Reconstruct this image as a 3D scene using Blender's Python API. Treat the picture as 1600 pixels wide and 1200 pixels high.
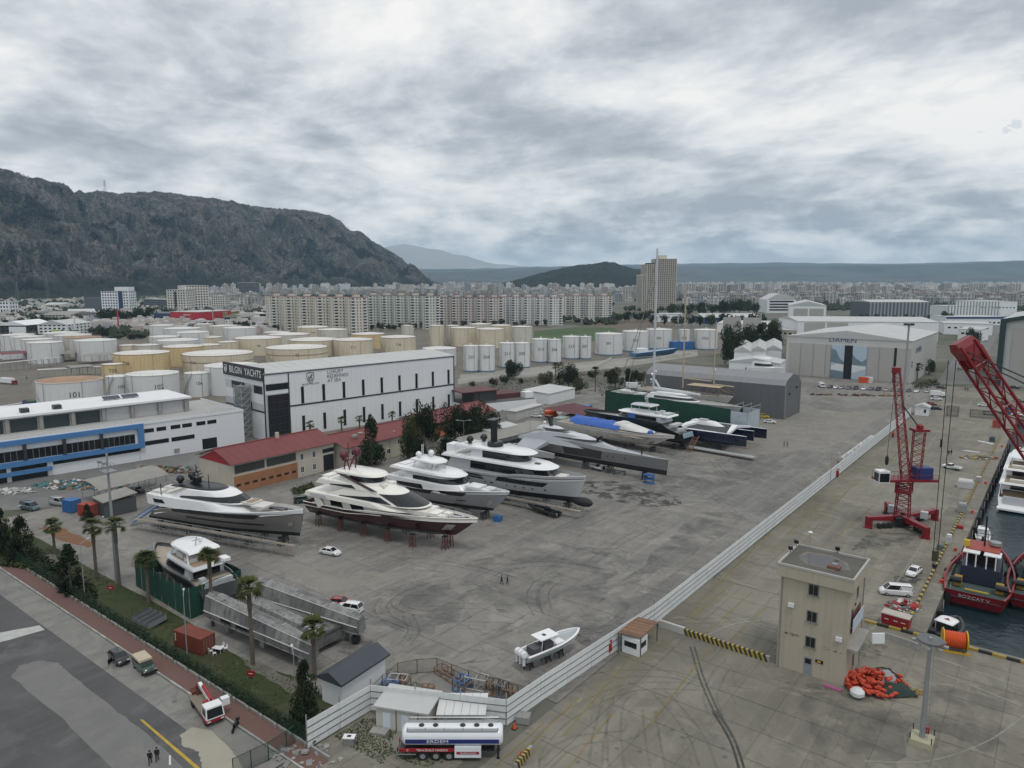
import bpy, math, random
from mathutils import Vector, Matrix, noise
R=math.radians; pi=math.pi; random.seed(7)
for o in list(bpy.data.objects): bpy.data.objects.remove(o)
SC=bpy.context.scene; COL=SC.collection
# ---------------------------------------------------------------- camera, sky, sun, exposure
F=1130.0; H=54.0; YH=438.0
PITCH=math.atan((600-YH)/F); TH=R(52.3)     # world Y runs along the yard, X towards the quay
FWD=Vector((-math.cos(TH)*math.cos(PITCH), math.sin(TH)*math.cos(PITCH), -math.sin(PITCH)))
RGT=Vector((math.sin(TH), math.cos(TH), 0)); UPV=RGT.cross(FWD)
cd=bpy.data.cameras.new('camera'); cam=bpy.data.objects.new('camera',cd); COL.objects.link(cam)
cd.sensor_width=36; cd.lens=36*F/1600; cd.clip_start=.5; cd.clip_end=90000
cam.matrix_world=Matrix(((RGT.x,UPV.x,-FWD.x,0),(RGT.y,UPV.y,-FWD.y,0),(RGT.z,UPV.z,-FWD.z,H),(0,0,0,1)))
SC.camera=cam
SUN_EL,SUN_AZ=R(66),math.atan2(.8,-.45)
w=bpy.data.worlds.new('World'); SC.world=w; w.use_nodes=True
nt=w.node_tree; nt.nodes.clear()
def N(nt,t,**k):
 n=nt.nodes.new(t)
 for a,b in k.items(): setattr(n,a,b)
 return n
def mth(nt,op,a,b=None,c=None):
 n=nt.nodes.new('ShaderNodeMath'); n.operation=op
 for i,x in enumerate((a,b,c)):
  if x is None: continue
  if isinstance(x,(int,float)): n.inputs[i].default_value=x
  else: nt.links.new(x,n.inputs[i])
 return n.outputs[0]
def ramp(nt,fac,stops,interp='EASE'):
 n=nt.nodes.new('ShaderNodeValToRGB'); cr=n.color_ramp; cr.interpolation=interp
 while len(cr.elements)<len(stops): cr.elements.new(.5)
 for e,(p,c) in zip(cr.elements,stops): e.position=p; e.color=(*c,1)
 nt.links.new(fac,n.inputs[0]); return n.outputs[0]
def nz(nt,vec,scale,detail=4,rough=.5,dist=0):
 n=nt.nodes.new('ShaderNodeTexNoise'); n.inputs['Scale'].default_value=scale; n.inputs['Detail'].default_value=detail
 n.inputs['Roughness'].default_value=rough; n.inputs['Distortion'].default_value=dist
 if vec is not None: nt.links.new(vec,n.inputs['Vector'])
 return n.outputs[0]
def mixc(nt,f,a,b,bt='MIX'):
 n=nt.nodes.new('ShaderNodeMix'); n.data_type='RGBA'; n.blend_type=bt
 for s,x in ((0,f),(6,a),(7,b)):
  if isinstance(x,(int,float)): n.inputs[s].default_value=x
  elif isinstance(x,tuple): n.inputs[s].default_value=(*x,1)
  else: nt.links.new(x,n.inputs[s])
 return n.outputs[2]
def combine(nt,x,y,z):
 n=nt.nodes.new('ShaderNodeCombineXYZ')
 for i,v in enumerate((x,y,z)):
  if isinstance(v,(int,float)): n.inputs[i].default_value=v
  else: nt.links.new(v,n.inputs[i])
 return n.outputs[0]
sky=N(nt,'ShaderNodeTexSky'); sky.sky_type='NISHITA'; sky.sun_disc=False; sky.sun_elevation=SUN_EL; sky.sun_rotation=SUN_AZ
tc=N(nt,'ShaderNodeTexCoord'); sp=N(nt,'ShaderNodeSeparateXYZ'); nt.links.new(tc.outputs['Generated'],sp.inputs[0])
# cloud deck: directions are projected on a flat layer overhead, turned so the streaks run across the yard
zz=mth(nt,'ADD',mth(nt,'MAXIMUM',sp.outputs[2],0.0),.15)
cx=mth(nt,'DIVIDE',mth(nt,'ADD',mth(nt,'MULTIPLY',sp.outputs[0],RGT.x),mth(nt,'MULTIPLY',sp.outputs[1],RGT.y)),zz)
cy=mth(nt,'DIVIDE',mth(nt,'ADD',mth(nt,'MULTIPLY',sp.outputs[0],-RGT.y),mth(nt,'MULTIPLY',sp.outputs[1],RGT.x)),zz)
tilt=mth(nt,'ADD',cy,mth(nt,'MULTIPLY',cx,.22))
pv=combine(nt,mth(nt,'MULTIPLY',cx,1.15),tilt,3.7)
n1=nz(nt,pv,.85,10,.57,.3); n2=nz(nt,combine(nt,cx,cy,9.1),.34,4,.5,.3); n3=nz(nt,pv,2.9,9,.62,.2)
# low cumulus banks near the horizon
lv=combine(nt,mth(nt,'MULTIPLY',mth(nt,'ARCTAN2',sp.outputs[0],sp.outputs[1]),8.5),mth(nt,'MULTIPLY',sp.outputs[2],19),1.3)
n4=nz(nt,lv,1.25,7,.55,.2)
low=mth(nt,'MULTIPLY',mth(nt,'SUBTRACT',1,mth(nt,'MINIMUM',mth(nt,'DIVIDE',mth(nt,'MAXIMUM',sp.outputs[2],0),.17),1)),.85)
v=mth(nt,'ADD',mth(nt,'ADD',mth(nt,'MULTIPLY',n1,.85),mth(nt,'MULTIPLY',n2,.34)),mth(nt,'MULTIPLY',mth(nt,'SUBTRACT',n3,.5),.42))
v=mth(nt,'SUBTRACT',v,.085); v=mth(nt,'ADD',mth(nt,'MULTIPLY',v,mth(nt,'SUBTRACT',1,low)),mth(nt,'MULTIPLY',mth(nt,'ADD',mth(nt,'MULTIPLY',n4,1.75),-.345),low))
cl=ramp(nt,v,[(.39,(3.7,4.05,4.5)),(.46,(4.8,5.15,5.55)),(.52,(6.2,6.5,6.75)),(.575,(7.5,7.65,7.75)),(.655,(8.9,8.8,8.6))],'LINEAR')
gap=mth(nt,'MULTIPLY',mth(nt,'GREATER_THAN',v,.76),.3)
hz_=mth(nt,'MULTIPLY',mth(nt,'SUBTRACT',1,mth(nt,'MINIMUM',mth(nt,'DIVIDE',mth(nt,'MAXIMUM',sp.outputs[2],0),.05),1)),.6)
skyc=mixc(nt,hz_,mixc(nt,gap,cl,sky.outputs[0]),(8.2,8.45,8.6))
bg=N(nt,'ShaderNodeBackground'); bg.inputs[1].default_value=.1; nt.links.new(skyc,bg.inputs[0])
wo=N(nt,'ShaderNodeOutputWorld'); nt.links.new(bg.outputs[0],wo.inputs[0])
sl=bpy.data.lights.new('sun','SUN'); sl.energy=1.05; sl.angle=R(13); sl.color=(1,.96,.9)
so=bpy.data.objects.new('sun',sl); COL.objects.link(so)
sv=Vector((math.sin(SUN_AZ)*math.cos(SUN_EL),math.cos(SUN_AZ)*math.cos(SUN_EL),math.sin(SUN_EL)))
so.rotation_euler=sv.to_track_quat('Z','Y').to_euler(); so.location=(0,0,300)
vs=SC.view_settings; vs.view_transform='Standard'; vs.look='None'; vs.exposure=.14; vs.gamma=1; vs.use_curve_mapping=False
SC.cycles.use_denoising=True; SC.cycles.max_bounces=6; SC.cycles.transparent_max_bounces=12; SC.cycles.volume_bounces=1; SC.cycles.diffuse_bounces=2
# ---------------------------------------------------------------- helpers
def ray(px,py): return FWD+RGT*((px-800)/F)+UPV*(-(py-600)/F)
def G(px,py,z=0.0):
 d=ray(px,py); t=(z-H)/d.z; return Vector((d.x*t,d.y*t,z))
def depth(p): return (Vector(p)-Vector((0,0,H))).dot(FWD)
def zat(base,top): return H*(1-(top-YH)/(base-YH))
def V(*a): return Vector(a if len(a)>1 else a[0])
def frame(o,xd,up):
 xd=Vector(xd).normalized(); up=Vector(up).normalized(); n=xd.cross(up); o=Vector(o)
 return Matrix(((xd.x,up.x,n.x,o.x),(xd.y,up.y,n.y,o.y),(xd.z,up.z,n.z,o.z),(0,0,0,1)))
class MB:
 def __init__(s): s.v=[]; s.f=[]; s.m=[]
 def add(s,vs,fs,mi=0):
  b=len(s.v); s.v+= [tuple(v) for v in vs]; s.f+=[tuple(i+b for i in f) for f in fs]; s.m+=[mi]*len(fs)
  return s
 def box(s,x0,x1,y0,y1,z0,z1,mi=0):
  return s.add([(x0,y0,z0),(x1,y0,z0),(x1,y1,z0),(x0,y1,z0),(x0,y0,z1),(x1,y0,z1),(x1,y1,z1),(x0,y1,z1)],
          [(0,3,2,1),(4,5,6,7),(0,1,5,4),(1,2,6,5),(2,3,7,6),(3,0,4,7)],mi)
 def cb(s,c,d,rz=0,mi=0,rx=0,ry=0):
  M=Matrix.Rotation(rz,3,'Z')@Matrix.Rotation(ry,3,'Y')@Matrix.Rotation(rx,3,'X'); c=Vector(c); x,y,z=d[0]/2,d[1]/2,d[2]/2
  vs=[c+M@Vector(p) for p in ((-x,-y,-z),(x,-y,-z),(x,y,-z),(-x,y,-z),(-x,-y,z),(x,-y,z),(x,y,z),(-x,y,z))]
  return s.add(vs,[(0,3,2,1),(4,5,6,7),(0,1,5,4),(1,2,6,5),(2,3,7,6),(3,0,4,7)],mi)
 def prism(s,pts,z0,z1,mi=0,mt=None):
  n=len(pts); s.add([(p[0],p[1],z0) for p in pts]+[(p[0],p[1],z1) for p in pts],[(i,(i+1)%n,n+(i+1)%n,n+i) for i in range(n)]+[tuple(range(n))[::-1]],mi)
  b=len(s.v)-n; s.f.append(tuple(range(b,b+n))); s.m.append(mi if mt is None else mt); return s
 def poly(s,pts,mi=0): return s.add(pts,[tuple(range(len(pts)))],mi)
 def tube(s,p,q,r,n=5,mi=0,r2=None):
  p=Vector(p);q=Vector(q);d=(q-p)
  if d.length<1e-6: return s
  d.normalize(); a=d.cross(Vector((0,0,1)) if abs(d.z)<.9 else Vector((1,0,0))).normalized(); b=d.cross(a); r2=r if r2 is None else r2
  vs=[p+(a*math.cos(2*pi*i/n)+b*math.sin(2*pi*i/n))*r for i in range(n)]+[q+(a*math.cos(2*pi*i/n)+b*math.sin(2*pi*i/n))*r2 for i in range(n)]
  return s.add(vs,[(i,(i+1)%n,n+(i+1)%n,n+i) for i in range(n)]+[tuple(range(n))[::-1],tuple(range(n,2*n))],mi)
 def path(s,ps,r,n=4,mi=0):
  for a,b in zip(ps,ps[1:]): s.tube(a,b,r,n,mi)
  return s
 def loft(s,rings,closed=True,cap=True,mi=0,mis=None):
  n=len(rings[0]); b=len(s.v); s.v+=[tuple(p) for r in rings for p in r]
  for k in range(len(rings)-1):
   for i in range(n if closed else n-1):
    j=(i+1)%n; s.f.append((b+k*n+i,b+k*n+j,b+(k+1)*n+j,b+(k+1)*n+i)); s.m.append(mis[i] if mis else mi)
  if cap and closed:
   s.f.append(tuple(b+i for i in range(n))[::-1]); s.m.append(mi)
   e=b+(len(rings)-1)*n; s.f.append(tuple(e+i for i in range(n))); s.m.append(mi)
  return s
 def lathe(s,prof,n=12,c=(0,0,0),mi=0,cap=True):
  return s.loft([[(c[0]+r*math.cos(2*pi*i/n),c[1]+r*math.sin(2*pi*i/n),c[2]+z) for i in range(n)] for r,z in prof],True,cap,mi)
 def ball(s,c,r,n=8,sz=1,mi=0,m=5):
  return s.lathe([(max(r*math.sin(pi*k/m),.02*r),-r*sz*math.cos(pi*k/m)) for k in range(m+1)],n,c,mi)
 def mesh(s,name,mats,smooth=False,ang=40):
  me=bpy.data.meshes.new(name); me.from_pydata(s.v,[],s.f)
  for m in (mats if isinstance(mats,(list,tuple)) else [mats]): me.materials.append(m)
  if any(s.m): me.polygons.foreach_set('material_index',s.m)
  me.validate()
  if smooth:
   me.polygons.foreach_set('use_smooth',[True]*len(me.polygons)); me.set_sharp_from_angle(angle=R(ang))
  me.update(); return me
 def build(s,name,mats,parent=None,smooth=False,loc=None,rz=0,ang=40,kind=None,label=None):
  return obj(name,s.mesh(name,mats,smooth,ang),parent,loc,rz,kind,label)
def obj(name,me,parent=None,loc=None,rz=0,kind=None,label=None):
 o=bpy.data.objects.new(name,me); COL.objects.link(o)
 if parent is not None: o.parent=parent
 if loc is not None: o.location=loc
 if rz: o.rotation_euler=(0,0,rz)
 if kind: o['kind']=kind
 if label: o['label']=label
 return o
def tag(o,label,cat,group=None,kind=None):
 if label: o['label']=label
 if cat: o['category']=cat
 if group: o['group']=group
 if kind: o['kind']=kind
 return o
def thing(name,label,cat,loc=(0,0,0),rz=0,group=None):
 o=bpy.data.objects.new(name,None); COL.objects.link(o); o.location=loc; o.rotation_euler=(0,0,rz); o.empty_display_size=.3
 return tag(o,label,cat,group)
def dup(root,label,loc=None,rz=None,group=None,sc=None):
 kids=[c for c in root.children]
 def cp(o,par):
  c=o.copy(); COL.objects.link(c)
  if par is not None:
   c.parent=par
  for k in o.children: cp(k,c)
  return c
 r=cp(root,None); r['label']=label
 if loc is not None: r.location=loc
 if rz is not None: r.rotation_euler=(0,0,rz)
 if group: r['group']=group
 if sc: r.scale=(sc,sc,sc) if isinstance(sc,(int,float)) else sc
 return r
_mc={}
def mat(name,col,rough=.6,metal=0.,var=.1,sc=.4,bump=0.,bsc=8,streak=0.,rnd=0.,spec=.5,coat=0.,attr=None):
 if name in _mc: return _mc[name]
 m=bpy.data.materials.new(name); m.use_nodes=True; t=m.node_tree; b=t.nodes['Principled BSDF']
 co=N(t,'ShaderNodeTexCoord').outputs['Object']
 hs=N(t,'ShaderNodeHueSaturation'); hs.inputs['Color'].default_value=(*col,1)
 if attr:
  a=N(t,'ShaderNodeAttribute'); a.attribute_name=attr; t.links.new(a.outputs[0],hs.inputs['Color'])
 val=mth(t,'ADD',mth(t,'MULTIPLY',mth(t,'SUBTRACT',nz(t,co,sc,5,.6),.5),var*3.2),1)
 val=mth(t,'ADD',val,mth(t,'MULTIPLY',mth(t,'SUBTRACT',nz(t,co,sc*9,3,.6),.5),var*1.2))
 if streak:
  mp=N(t,'ShaderNodeMapping'); mp.inputs['Scale'].default_value=(1.6,1.6,.07); t.links.new(co,mp.inputs[0])
  s=mth(t,'MULTIPLY',mth(t,'MAXIMUM',mth(t,'SUBTRACT',nz(t,mp.outputs[0],1.2,4,.6),.48),0),streak*5)
  val=mth(t,'SUBTRACT',val,s)
 if rnd:
  val=mth(t,'ADD',val,mth(t,'MULTIPLY',mth(t,'SUBTRACT',N(t,'ShaderNodeObjectInfo').outputs['Random'],.5),2*rnd))
 t.links.new(val,hs.inputs['Value']); t.links.new(hs.outputs[0],b.inputs['Base Color'])
 b.inputs['Roughness'].default_value=rough; b.inputs['Metallic'].default_value=metal
 b.inputs['Specular IOR Level'].default_value=spec; b.inputs['Coat Weight'].default_value=coat
 if bump:
  bp=N(t,'ShaderNodeBump'); bp.inputs['Strength'].default_value=bump; bp.inputs['Distance'].default_value=.05
  t.links.new(nz(t,co,bsc,4,.6),bp.inputs['Height']); t.links.new(bp.outputs[0],b.inputs['Normal'])
 _mc[name]=m; return m
def ground(name,c1,c2,c3,sc=.03,rough=.85,fine=.08,rnd=0.,bump=.25,strk=0,spec=.3):
 """mottled outdoor surface: two big tones, a stain tone, fine grain"""
 m=bpy.data.materials.new(name); m.use_nodes=True; t=m.node_tree; b=t.nodes['Principled BSDF']
 co=N(t,'ShaderNodeTexCoord').outputs['Object']
 f1=ramp(t,nz(t,co,sc,7,.62,.6),[(.36,(0,0,0)),(.62,(1,1,1))]); c=mixc(t,f1,c1,c2)
 f2=ramp(t,nz(t,co,sc*2.7,8,.68,1.2),[(.5,(0,0,0)),(.72,(1,1,1))]); c=mixc(t,f2,c,c3)
 if strk:
  mp=N(t,'ShaderNodeMapping'); mp.inputs['Scale'].default_value=(.5,.035,1); mp.inputs['Rotation'].default_value=(0,0,R(strk)); t.links.new(co,mp.inputs[0])
  f3=ramp(t,nz(t,mp.outputs[0],.9,6,.6,.5),[(.45,(0,0,0)),(.75,(1,1,1))]); c=mixc(t,mth(t,'MULTIPLY',f3,.5),c,c3)
 if strk>30:   # hairline cracks, drips and scuffed patches in the slabs
  wv=N(t,'ShaderNodeVectorMath'); wv.operation='ADD'; t.links.new(co,wv.inputs[0]); wn=N(t,'ShaderNodeTexNoise'); wn.inputs['Scale'].default_value=.25; wn.inputs['Detail'].default_value=6; t.links.new(co,wn.inputs['Vector'])
  ws=N(t,'ShaderNodeVectorMath'); ws.operation='SCALE'; ws.inputs['Scale'].default_value=5; t.links.new(wn.outputs['Color'],ws.inputs[0]); t.links.new(ws.outputs[0],wv.inputs[1])
  v1=N(t,'ShaderNodeTexVoronoi'); v1.feature='DISTANCE_TO_EDGE'; v1.inputs['Scale'].default_value=.085; t.links.new(wv.outputs[0],v1.inputs['Vector'])
  c=mixc(t,mth(t,'MULTIPLY',ramp(t,v1.outputs['Distance'],[(.0,(1,1,1)),(.011,(0,0,0))]),.35),c,(.07,.068,.062))
  v2=N(t,'ShaderNodeTexVoronoi'); v2.inputs['Scale'].default_value=.42; t.links.new(co,v2.inputs['Vector'])
  c=mixc(t,mth(t,'MULTIPLY',ramp(t,v2.outputs['Distance'],[(.07,(1,1,1)),(.17,(0,0,0))]),ramp(t,nz(t,co,.05,4,.6),[(.45,(0,0,0)),(.62,(.6,.6,.6))])),c,(.07,.068,.064))
  c=mixc(t,ramp(t,nz(t,co,.11,9,.75,1.5),[(.54,(0,0,0)),(.6,(.4,.4,.4))]),c,c3)
  c=mixc(t,ramp(t,nz(t,co,.07,9,.75,2),[(.56,(0,0,0)),(.64,(.42,.42,.42))]),c,(.12,.117,.11))
 hs=N(t,'ShaderNodeHueSaturation'); t.links.new(c,hs.inputs['Color'])
 val=mth(t,'ADD',mth(t,'MULTIPLY',mth(t,'SUBTRACT',nz(t,co,1.3,5,.7),.5),fine*3),1)
 val=mth(t,'ADD',val,mth(t,'MULTIPLY',mth(t,'SUBTRACT',nz(t,co,.25,4,.7,.8),.5),fine*3))
 if rnd: val=mth(t,'ADD',val,mth(t,'MULTIPLY',mth(t,'SUBTRACT',N(t,'ShaderNodeObjectInfo').outputs['Random'],.5),2*rnd))
 t.links.new(val,hs.inputs['Value']); t.links.new(hs.outputs[0],b.inputs['Base Color'])
 b.inputs['Roughness'].default_value=rough; b.inputs['Specular IOR Level'].default_value=spec
 if bump:
  bp=N(t,'ShaderNodeBump'); bp.inputs['Strength'].default_value=bump; bp.inputs['Distance'].default_value=.03
  t.links.new(nz(t,co,3,5,.6),bp.inputs['Height']); t.links.new(bp.outputs[0],b.inputs['Normal'])
 return m
_tc={}
def textmesh(s,size,ext=.01,bold=.0):
 k=(s,size,ext,bold)
 if k in _tc: return _tc[k].copy()
 c=bpy.data.curves.new('lettering','FONT'); c.body=s; c.size=size; c.extrude=ext; c.align_x='CENTER'; c.align_y='CENTER'; c.resolution_u=2; c.offset=bold
 o=bpy.data.objects.new('lettering',c); COL.objects.link(o)
 me=bpy.data.meshes.new_from_object(o.evaluated_get(bpy.context.evaluated_depsgraph_get()))
 bpy.data.objects.remove(o); bpy.data.curves.remove(c); me.name='lettering'; _tc[k]=me; return me.copy()
def text(s,size,o,xd,up,m,parent=None,name='lettering',ext=.01,bold=.0,sx=1):
 me=textmesh(s,size,ext,bold); me.materials.clear(); me.materials.append(m)
 me.transform(frame(o,xd,up)@Matrix.Diagonal((sx,1,1,1))); return obj(name,me,parent)
# ---------------------------------------------------------------- materials
WHITE=mat('white_gelcoat',(.78,.79,.80),.22,var=.03,sc=.15,coat=.3)
CREAM=mat('cream_gelcoat',(.80,.78,.72),.25,var=.03,sc=.15,coat=.3)
GLASS=mat('dark_glass',(.012,.014,.017),.08,var=.2,sc=.3,spec=.6)
BLACK=mat('black_paint',(.012,.013,.015),.35,var=.15,sc=.5)
ANTIF=mat('antifouling_black',(.018,.019,.022),.7,var=.25,sc=.6)
SILVER=mat('silver_paint',(.42,.44,.46),.3,.3,var=.03,sc=.1,coat=.3)
LGREY=mat('light_grey_paint',(.50,.52,.54),.3,.0,var=.04,sc=.15,coat=.3)
TAUPE=mat('taupe_grey_paint',(.225,.218,.208),.28,.25,var=.05,sc=.12,coat=.4)
MAROON=mat('maroon_paint',(.045,.006,.012),.25,var=.1,sc=.2,coat=.4)
NAVY=mat('navy_paint',(.008,.012,.035),.25,var=.1,sc=.2,coat=.3)
TEAK=mat('teak_deck',(.30,.22,.14),.7,var=.15,sc=1.2)
PALETEAK=mat('weathered_teak',(.36,.31,.25),.75,var=.15,sc=1.2)
CUSH=mat('cushion_fabric',(.62,.60,.56),.9,var=.08,sc=2)
STEEL=mat('stainless_steel',(.55,.56,.57),.3,.8,var=.05)
GALV=mat('galvanised_steel',(.33,.345,.35),.5,.4,var=.12,sc=.8)
RUST=mat('rusty_red_steel',(.12,.035,.022),.8,var=.35,sc=1.5)
REDP=mat('crane_red_paint',(.20,.010,.015),.4,var=.14,sc=.4,streak=.12)
RUBBER=mat('black_rubber',(.015,.015,.016),.85,var=.2,sc=2)
CONC=mat('weathered_concrete',(.30,.295,.28),.9,var=.14,sc=.3,bump=.3,streak=.15)
WALLW=mat('white_cladding',(.76,.78,.80),.45,var=.035,sc=.08,streak=.035,rnd=.012)
GREYROOF=mat('pale_metal_roof',(.47,.475,.47),.5,var=.08,sc=.1,streak=0,rnd=.02)
DARKTRIM=mat('dark_grey_trim',(.035,.038,.045),.5,var=.1)
ORANGE=mat('orange_plastic',(.62,.09,.02),.55,var=.15,sc=1)
BLUEP=mat('blue_paint',(.03,.13,.34),.5,var=.12,sc=.6)
YELLOW=mat('yellow_paint',(.55,.38,.03),.55,var=.15,sc=1)
BARK=mat('bark',(.11,.085,.065),.95,var=.3,sc=2,bump=.6)
BRICKR=mat('red_roof_sheet',(.165,.034,.034),.6,var=.12,sc=.2,rnd=.05)
BEIGE=mat('beige_render',(.42,.375,.295),.85,var=.06,sc=.25,streak=.12,bump=.1)
WOODB=mat('brown_plank',(.20,.115,.07),.8,var=.25,sc=.8,rnd=.2)
GREENNET=mat('green_debris_net',(.005,.05,.032),.8,var=.22,sc=.5,bump=.5,bsc=1.2)
HORD=mat('hoarding_sheet',(.60,.62,.62),.45,var=.06,sc=.2,streak=.1,rnd=.05)
# ---------------------------------------------------------------- the setting: ground, water, road, path, hills
GM=ground('city_ground',(.145,.14,.125),(.075,.085,.05),(.20,.19,.17),.012)
YARDM=ground('yard_concrete',(.218,.208,.192),(.150,.144,.134),(.285,.270,.243),.035,fine=.075,rnd=.02,strk=52)
QUAYM=ground('quay_concrete',(.216,.202,.168),(.155,.145,.121),(.270,.25,.20),.035,fine=.07,rnd=.028,strk=35)
ASPH=ground('old_asphalt',(.098,.099,.101),(.075,.076,.078),(.125,.125,.124),.05,fine=.05,strk=20)
ROADC=ground('road_concrete',(.24,.232,.215),(.195,.19,.175),(.15,.148,.14),.06,fine=.06,strk=80)
GRASSM=ground('grass_soil',(.030,.048,.014),(.05,.055,.024),(.09,.085,.05),.09,fine=.2,bump=.8)
JOINT=mat('joint_filler',(.185,.18,.168),.9)
BX0,BY0,BY1=-13.7,122.4,345.0
E9=17000
g=MB()
def sheet(x0,x1,y0,y1,z,mi=0): g.add([(x0,y0,z),(x1,y0,z),(x1,y1,z),(x0,y1,z)],[(0,1,2,3)],mi)
for r in ((-E9,BX0,-2500,E9),(BX0,E9,-2500,BY0),(BX0,E9,BY1,E9)): sheet(*r,-.1)
tag(g.build('ground',GM),None,None,kind='structure')
m=bpy.data.materials.new('harbour_water'); m.use_nodes=True; t=m.node_tree; b=t.nodes['Principled BSDF']
b.inputs['Base Color'].default_value=(.012,.028,.034,1); b.inputs['Roughness'].default_value=.12; b.inputs['IOR'].default_value=1.33
co=N(t,'ShaderNodeTexCoord').outputs['Object']; bp=N(t,'ShaderNodeBump'); bp.inputs['Strength'].default_value=.55; bp.inputs['Distance'].default_value=.35
hh=mth(t,'ADD',nz(t,co,.55,5,.6,.6),mth(t,'MULTIPLY',nz(t,co,.12,3,.5,.5),.8)); t.links.new(hh,bp.inputs['Height']); t.links.new(bp.outputs[0],b.inputs['Normal'])
g=MB(); g.poly([(BX0-.5,BY0-.5,-2.4),(E9,BY0-.5,-2.4),(E9,BY1+.5,-2.4),(BX0-.5,BY1+.5,-2.4)]); tag(g.build('water',m),None,None,kind='structure')
g=MB(); g.box(BX0-.9,BX0+.02,BY0,BY1,-4,-.02).box(BX0+.02,260,BY0-.9,BY0+.0,-4,-.02).box(BX0+.02,260,BY1,BY1+.9,-4,-.02)
tag(g.build('quay_wall',mat('quay_wall_concrete',(.15,.145,.13),.9,var=.25,sc=.8,streak=.3)),None,None,kind='structure')
def slabs(name,rects,size,mm,limit,zt=0.0,skip=None):
 root=MB()
 for (x0,x1,y0,y1) in rects: root.add([(x0,y0,zt-.06),(x1,y0,zt-.06),(x1,y1,zt-.06),(x0,y1,zt-.06)],[(0,1,2,3)])
 root=tag(root.build(name,JOINT),None,None,kind='structure')
 cells=[]
 for (x0,x1,y0,y1) in rects:
  nx=max(1,round((x1-x0)/size)); ny=max(1,round((y1-y0)/size)); a=(x1-x0)/nx; c=(y1-y0)/ny
  for i in range(nx):
   for j in range(ny): cells.append((x0+i*a,x0+(i+1)*a,y0+j*c,y0+(j+1)*c))
 def key(c):
  p=Vector(((c[0]+c[1])/2,(c[2]+c[3])/2,0)); d=p-Vector((0,0,H)); z=d.dot(FWD)
  if z<20: return 1e9
  u=800+F*d.dot(RGT)/z; vv=600-F*d.dot(UPV)/z
  return z+(0 if -60<u<1660 and vv<1260 else 1e6)
 cells.sort(key=key); rest=MB()
 for k,(a,b2,c,d) in enumerate(cells):
  s=MB() if k<limit else rest; e=.03; zz=zt+random.uniform(-.006,.006)
  s.add([(a+e,c+e,zz-.01),(b2-e,c+e,zz-.01),(b2-e,d-e,zz-.01),(a+e,d-e,zz-.01),(a+e+.03,c+e+.03,zz),(b2-e-.03,c+e+.03,zz),(b2-e-.03,d-e-.03,zz),(a+e+.03,d-e-.03,zz)],
              [(4,5,6,7),(0,1,5,4),(1,2,6,5),(2,3,7,6),(3,0,4,7)])
  if k<limit: s.build('slab',mm,root)
 if rest.f: rest.build('slab',mm,root,kind='stuff')
 return root
yard=slabs('yard',[(-190,-66.4,48,426),(-66.4,-50.6,64.4,72),(-66.4,-48.3,72,426)],6.5,YARDM,300)
quay=slabs('quay',[(-47.9,BX0,122.4,430),(-48.2,60,30,122.3),(-66.0,-50.2,30,56)],5.6,QUAYM,300)
def strip(name,pts,m,parent=None,z=.004,kind=None): return MB().poly([(p[0],p[1],z) for p in pts]).build(name,m,parent,kind=kind)
def rect(x0,x1,y0,y1): return [(x0,y0),(x1,y0),(x1,y1),(x0,y1)]
road=tag(strip('road',rect(-420,-66.2,-60,44.0),ASPH,z=-.03),None,None,kind='structure')
strip('concrete_strip',rect(-420,-66.3,39.9,43.9),ROADC,road,z=-.022)
def blob(pts,n=6,jit=.12):
 out=[]
 for i in range(len(pts)):
  a=Vector(pts[i]);b2=Vector(pts[(i+1)%len(pts)])
  for k in range(n):
   p=a.lerp(b2,k/n); out.append((p.x+random.uniform(-jit,jit),p.y+random.uniform(-jit,jit)))
 return out
def GP(*pp): return [tuple(G(a,b2)[:2]) for a,b2 in pp]
ISL=ground('patch_concrete',(.175,.175,.17),(.15,.15,.145),(.20,.19,.18),.08,fine=.05,strk=10)
strip('concrete_patch',blob(GP((17,1057),(30,1040),(60,1032),(90,1035),(100,1045),(175,1105),(235,1150),(300,1215),(330,1260),(240,1260),(170,1195),(100,1125))),ISL,road,z=-.018)
strip('concrete_patch',blob(GP((282,1148),(300,1136),(330,1142),(360,1170),(375,1190),(400,1230),(330,1230),(314,1195),(310,1175),(285,1165))),mat('sand_patch',(.33,.31,.25),.9,var=.08,sc=.3),road,z=-.016)
strip('road_marking',blob(GP((-10,990),(62,977),(70,984),(20,998),(-10,1006)),4,.05),mat('worn_white_paint',(.42,.43,.41),.8,var=.2,sc=.7),road,z=-.014)
YL=mat('worn_yellow_paint',(.42,.29,.04),.8,var=.3,sc=.8)
strip('road_marking',GP((218,1124),(223,1124),(318,1204),(309,1204)),YL,road,z=-.014)
strip('road_marking',GP((264,1180),(267,1180),(267,1195),(264,1195)),mat('white_line',(.6,.6,.58),.8),road,z=-.014)
path=tag(strip('path',rect(-300,-62.5,44.3,46.8),JOINT,z=.0),None,None,kind='structure')
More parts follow.
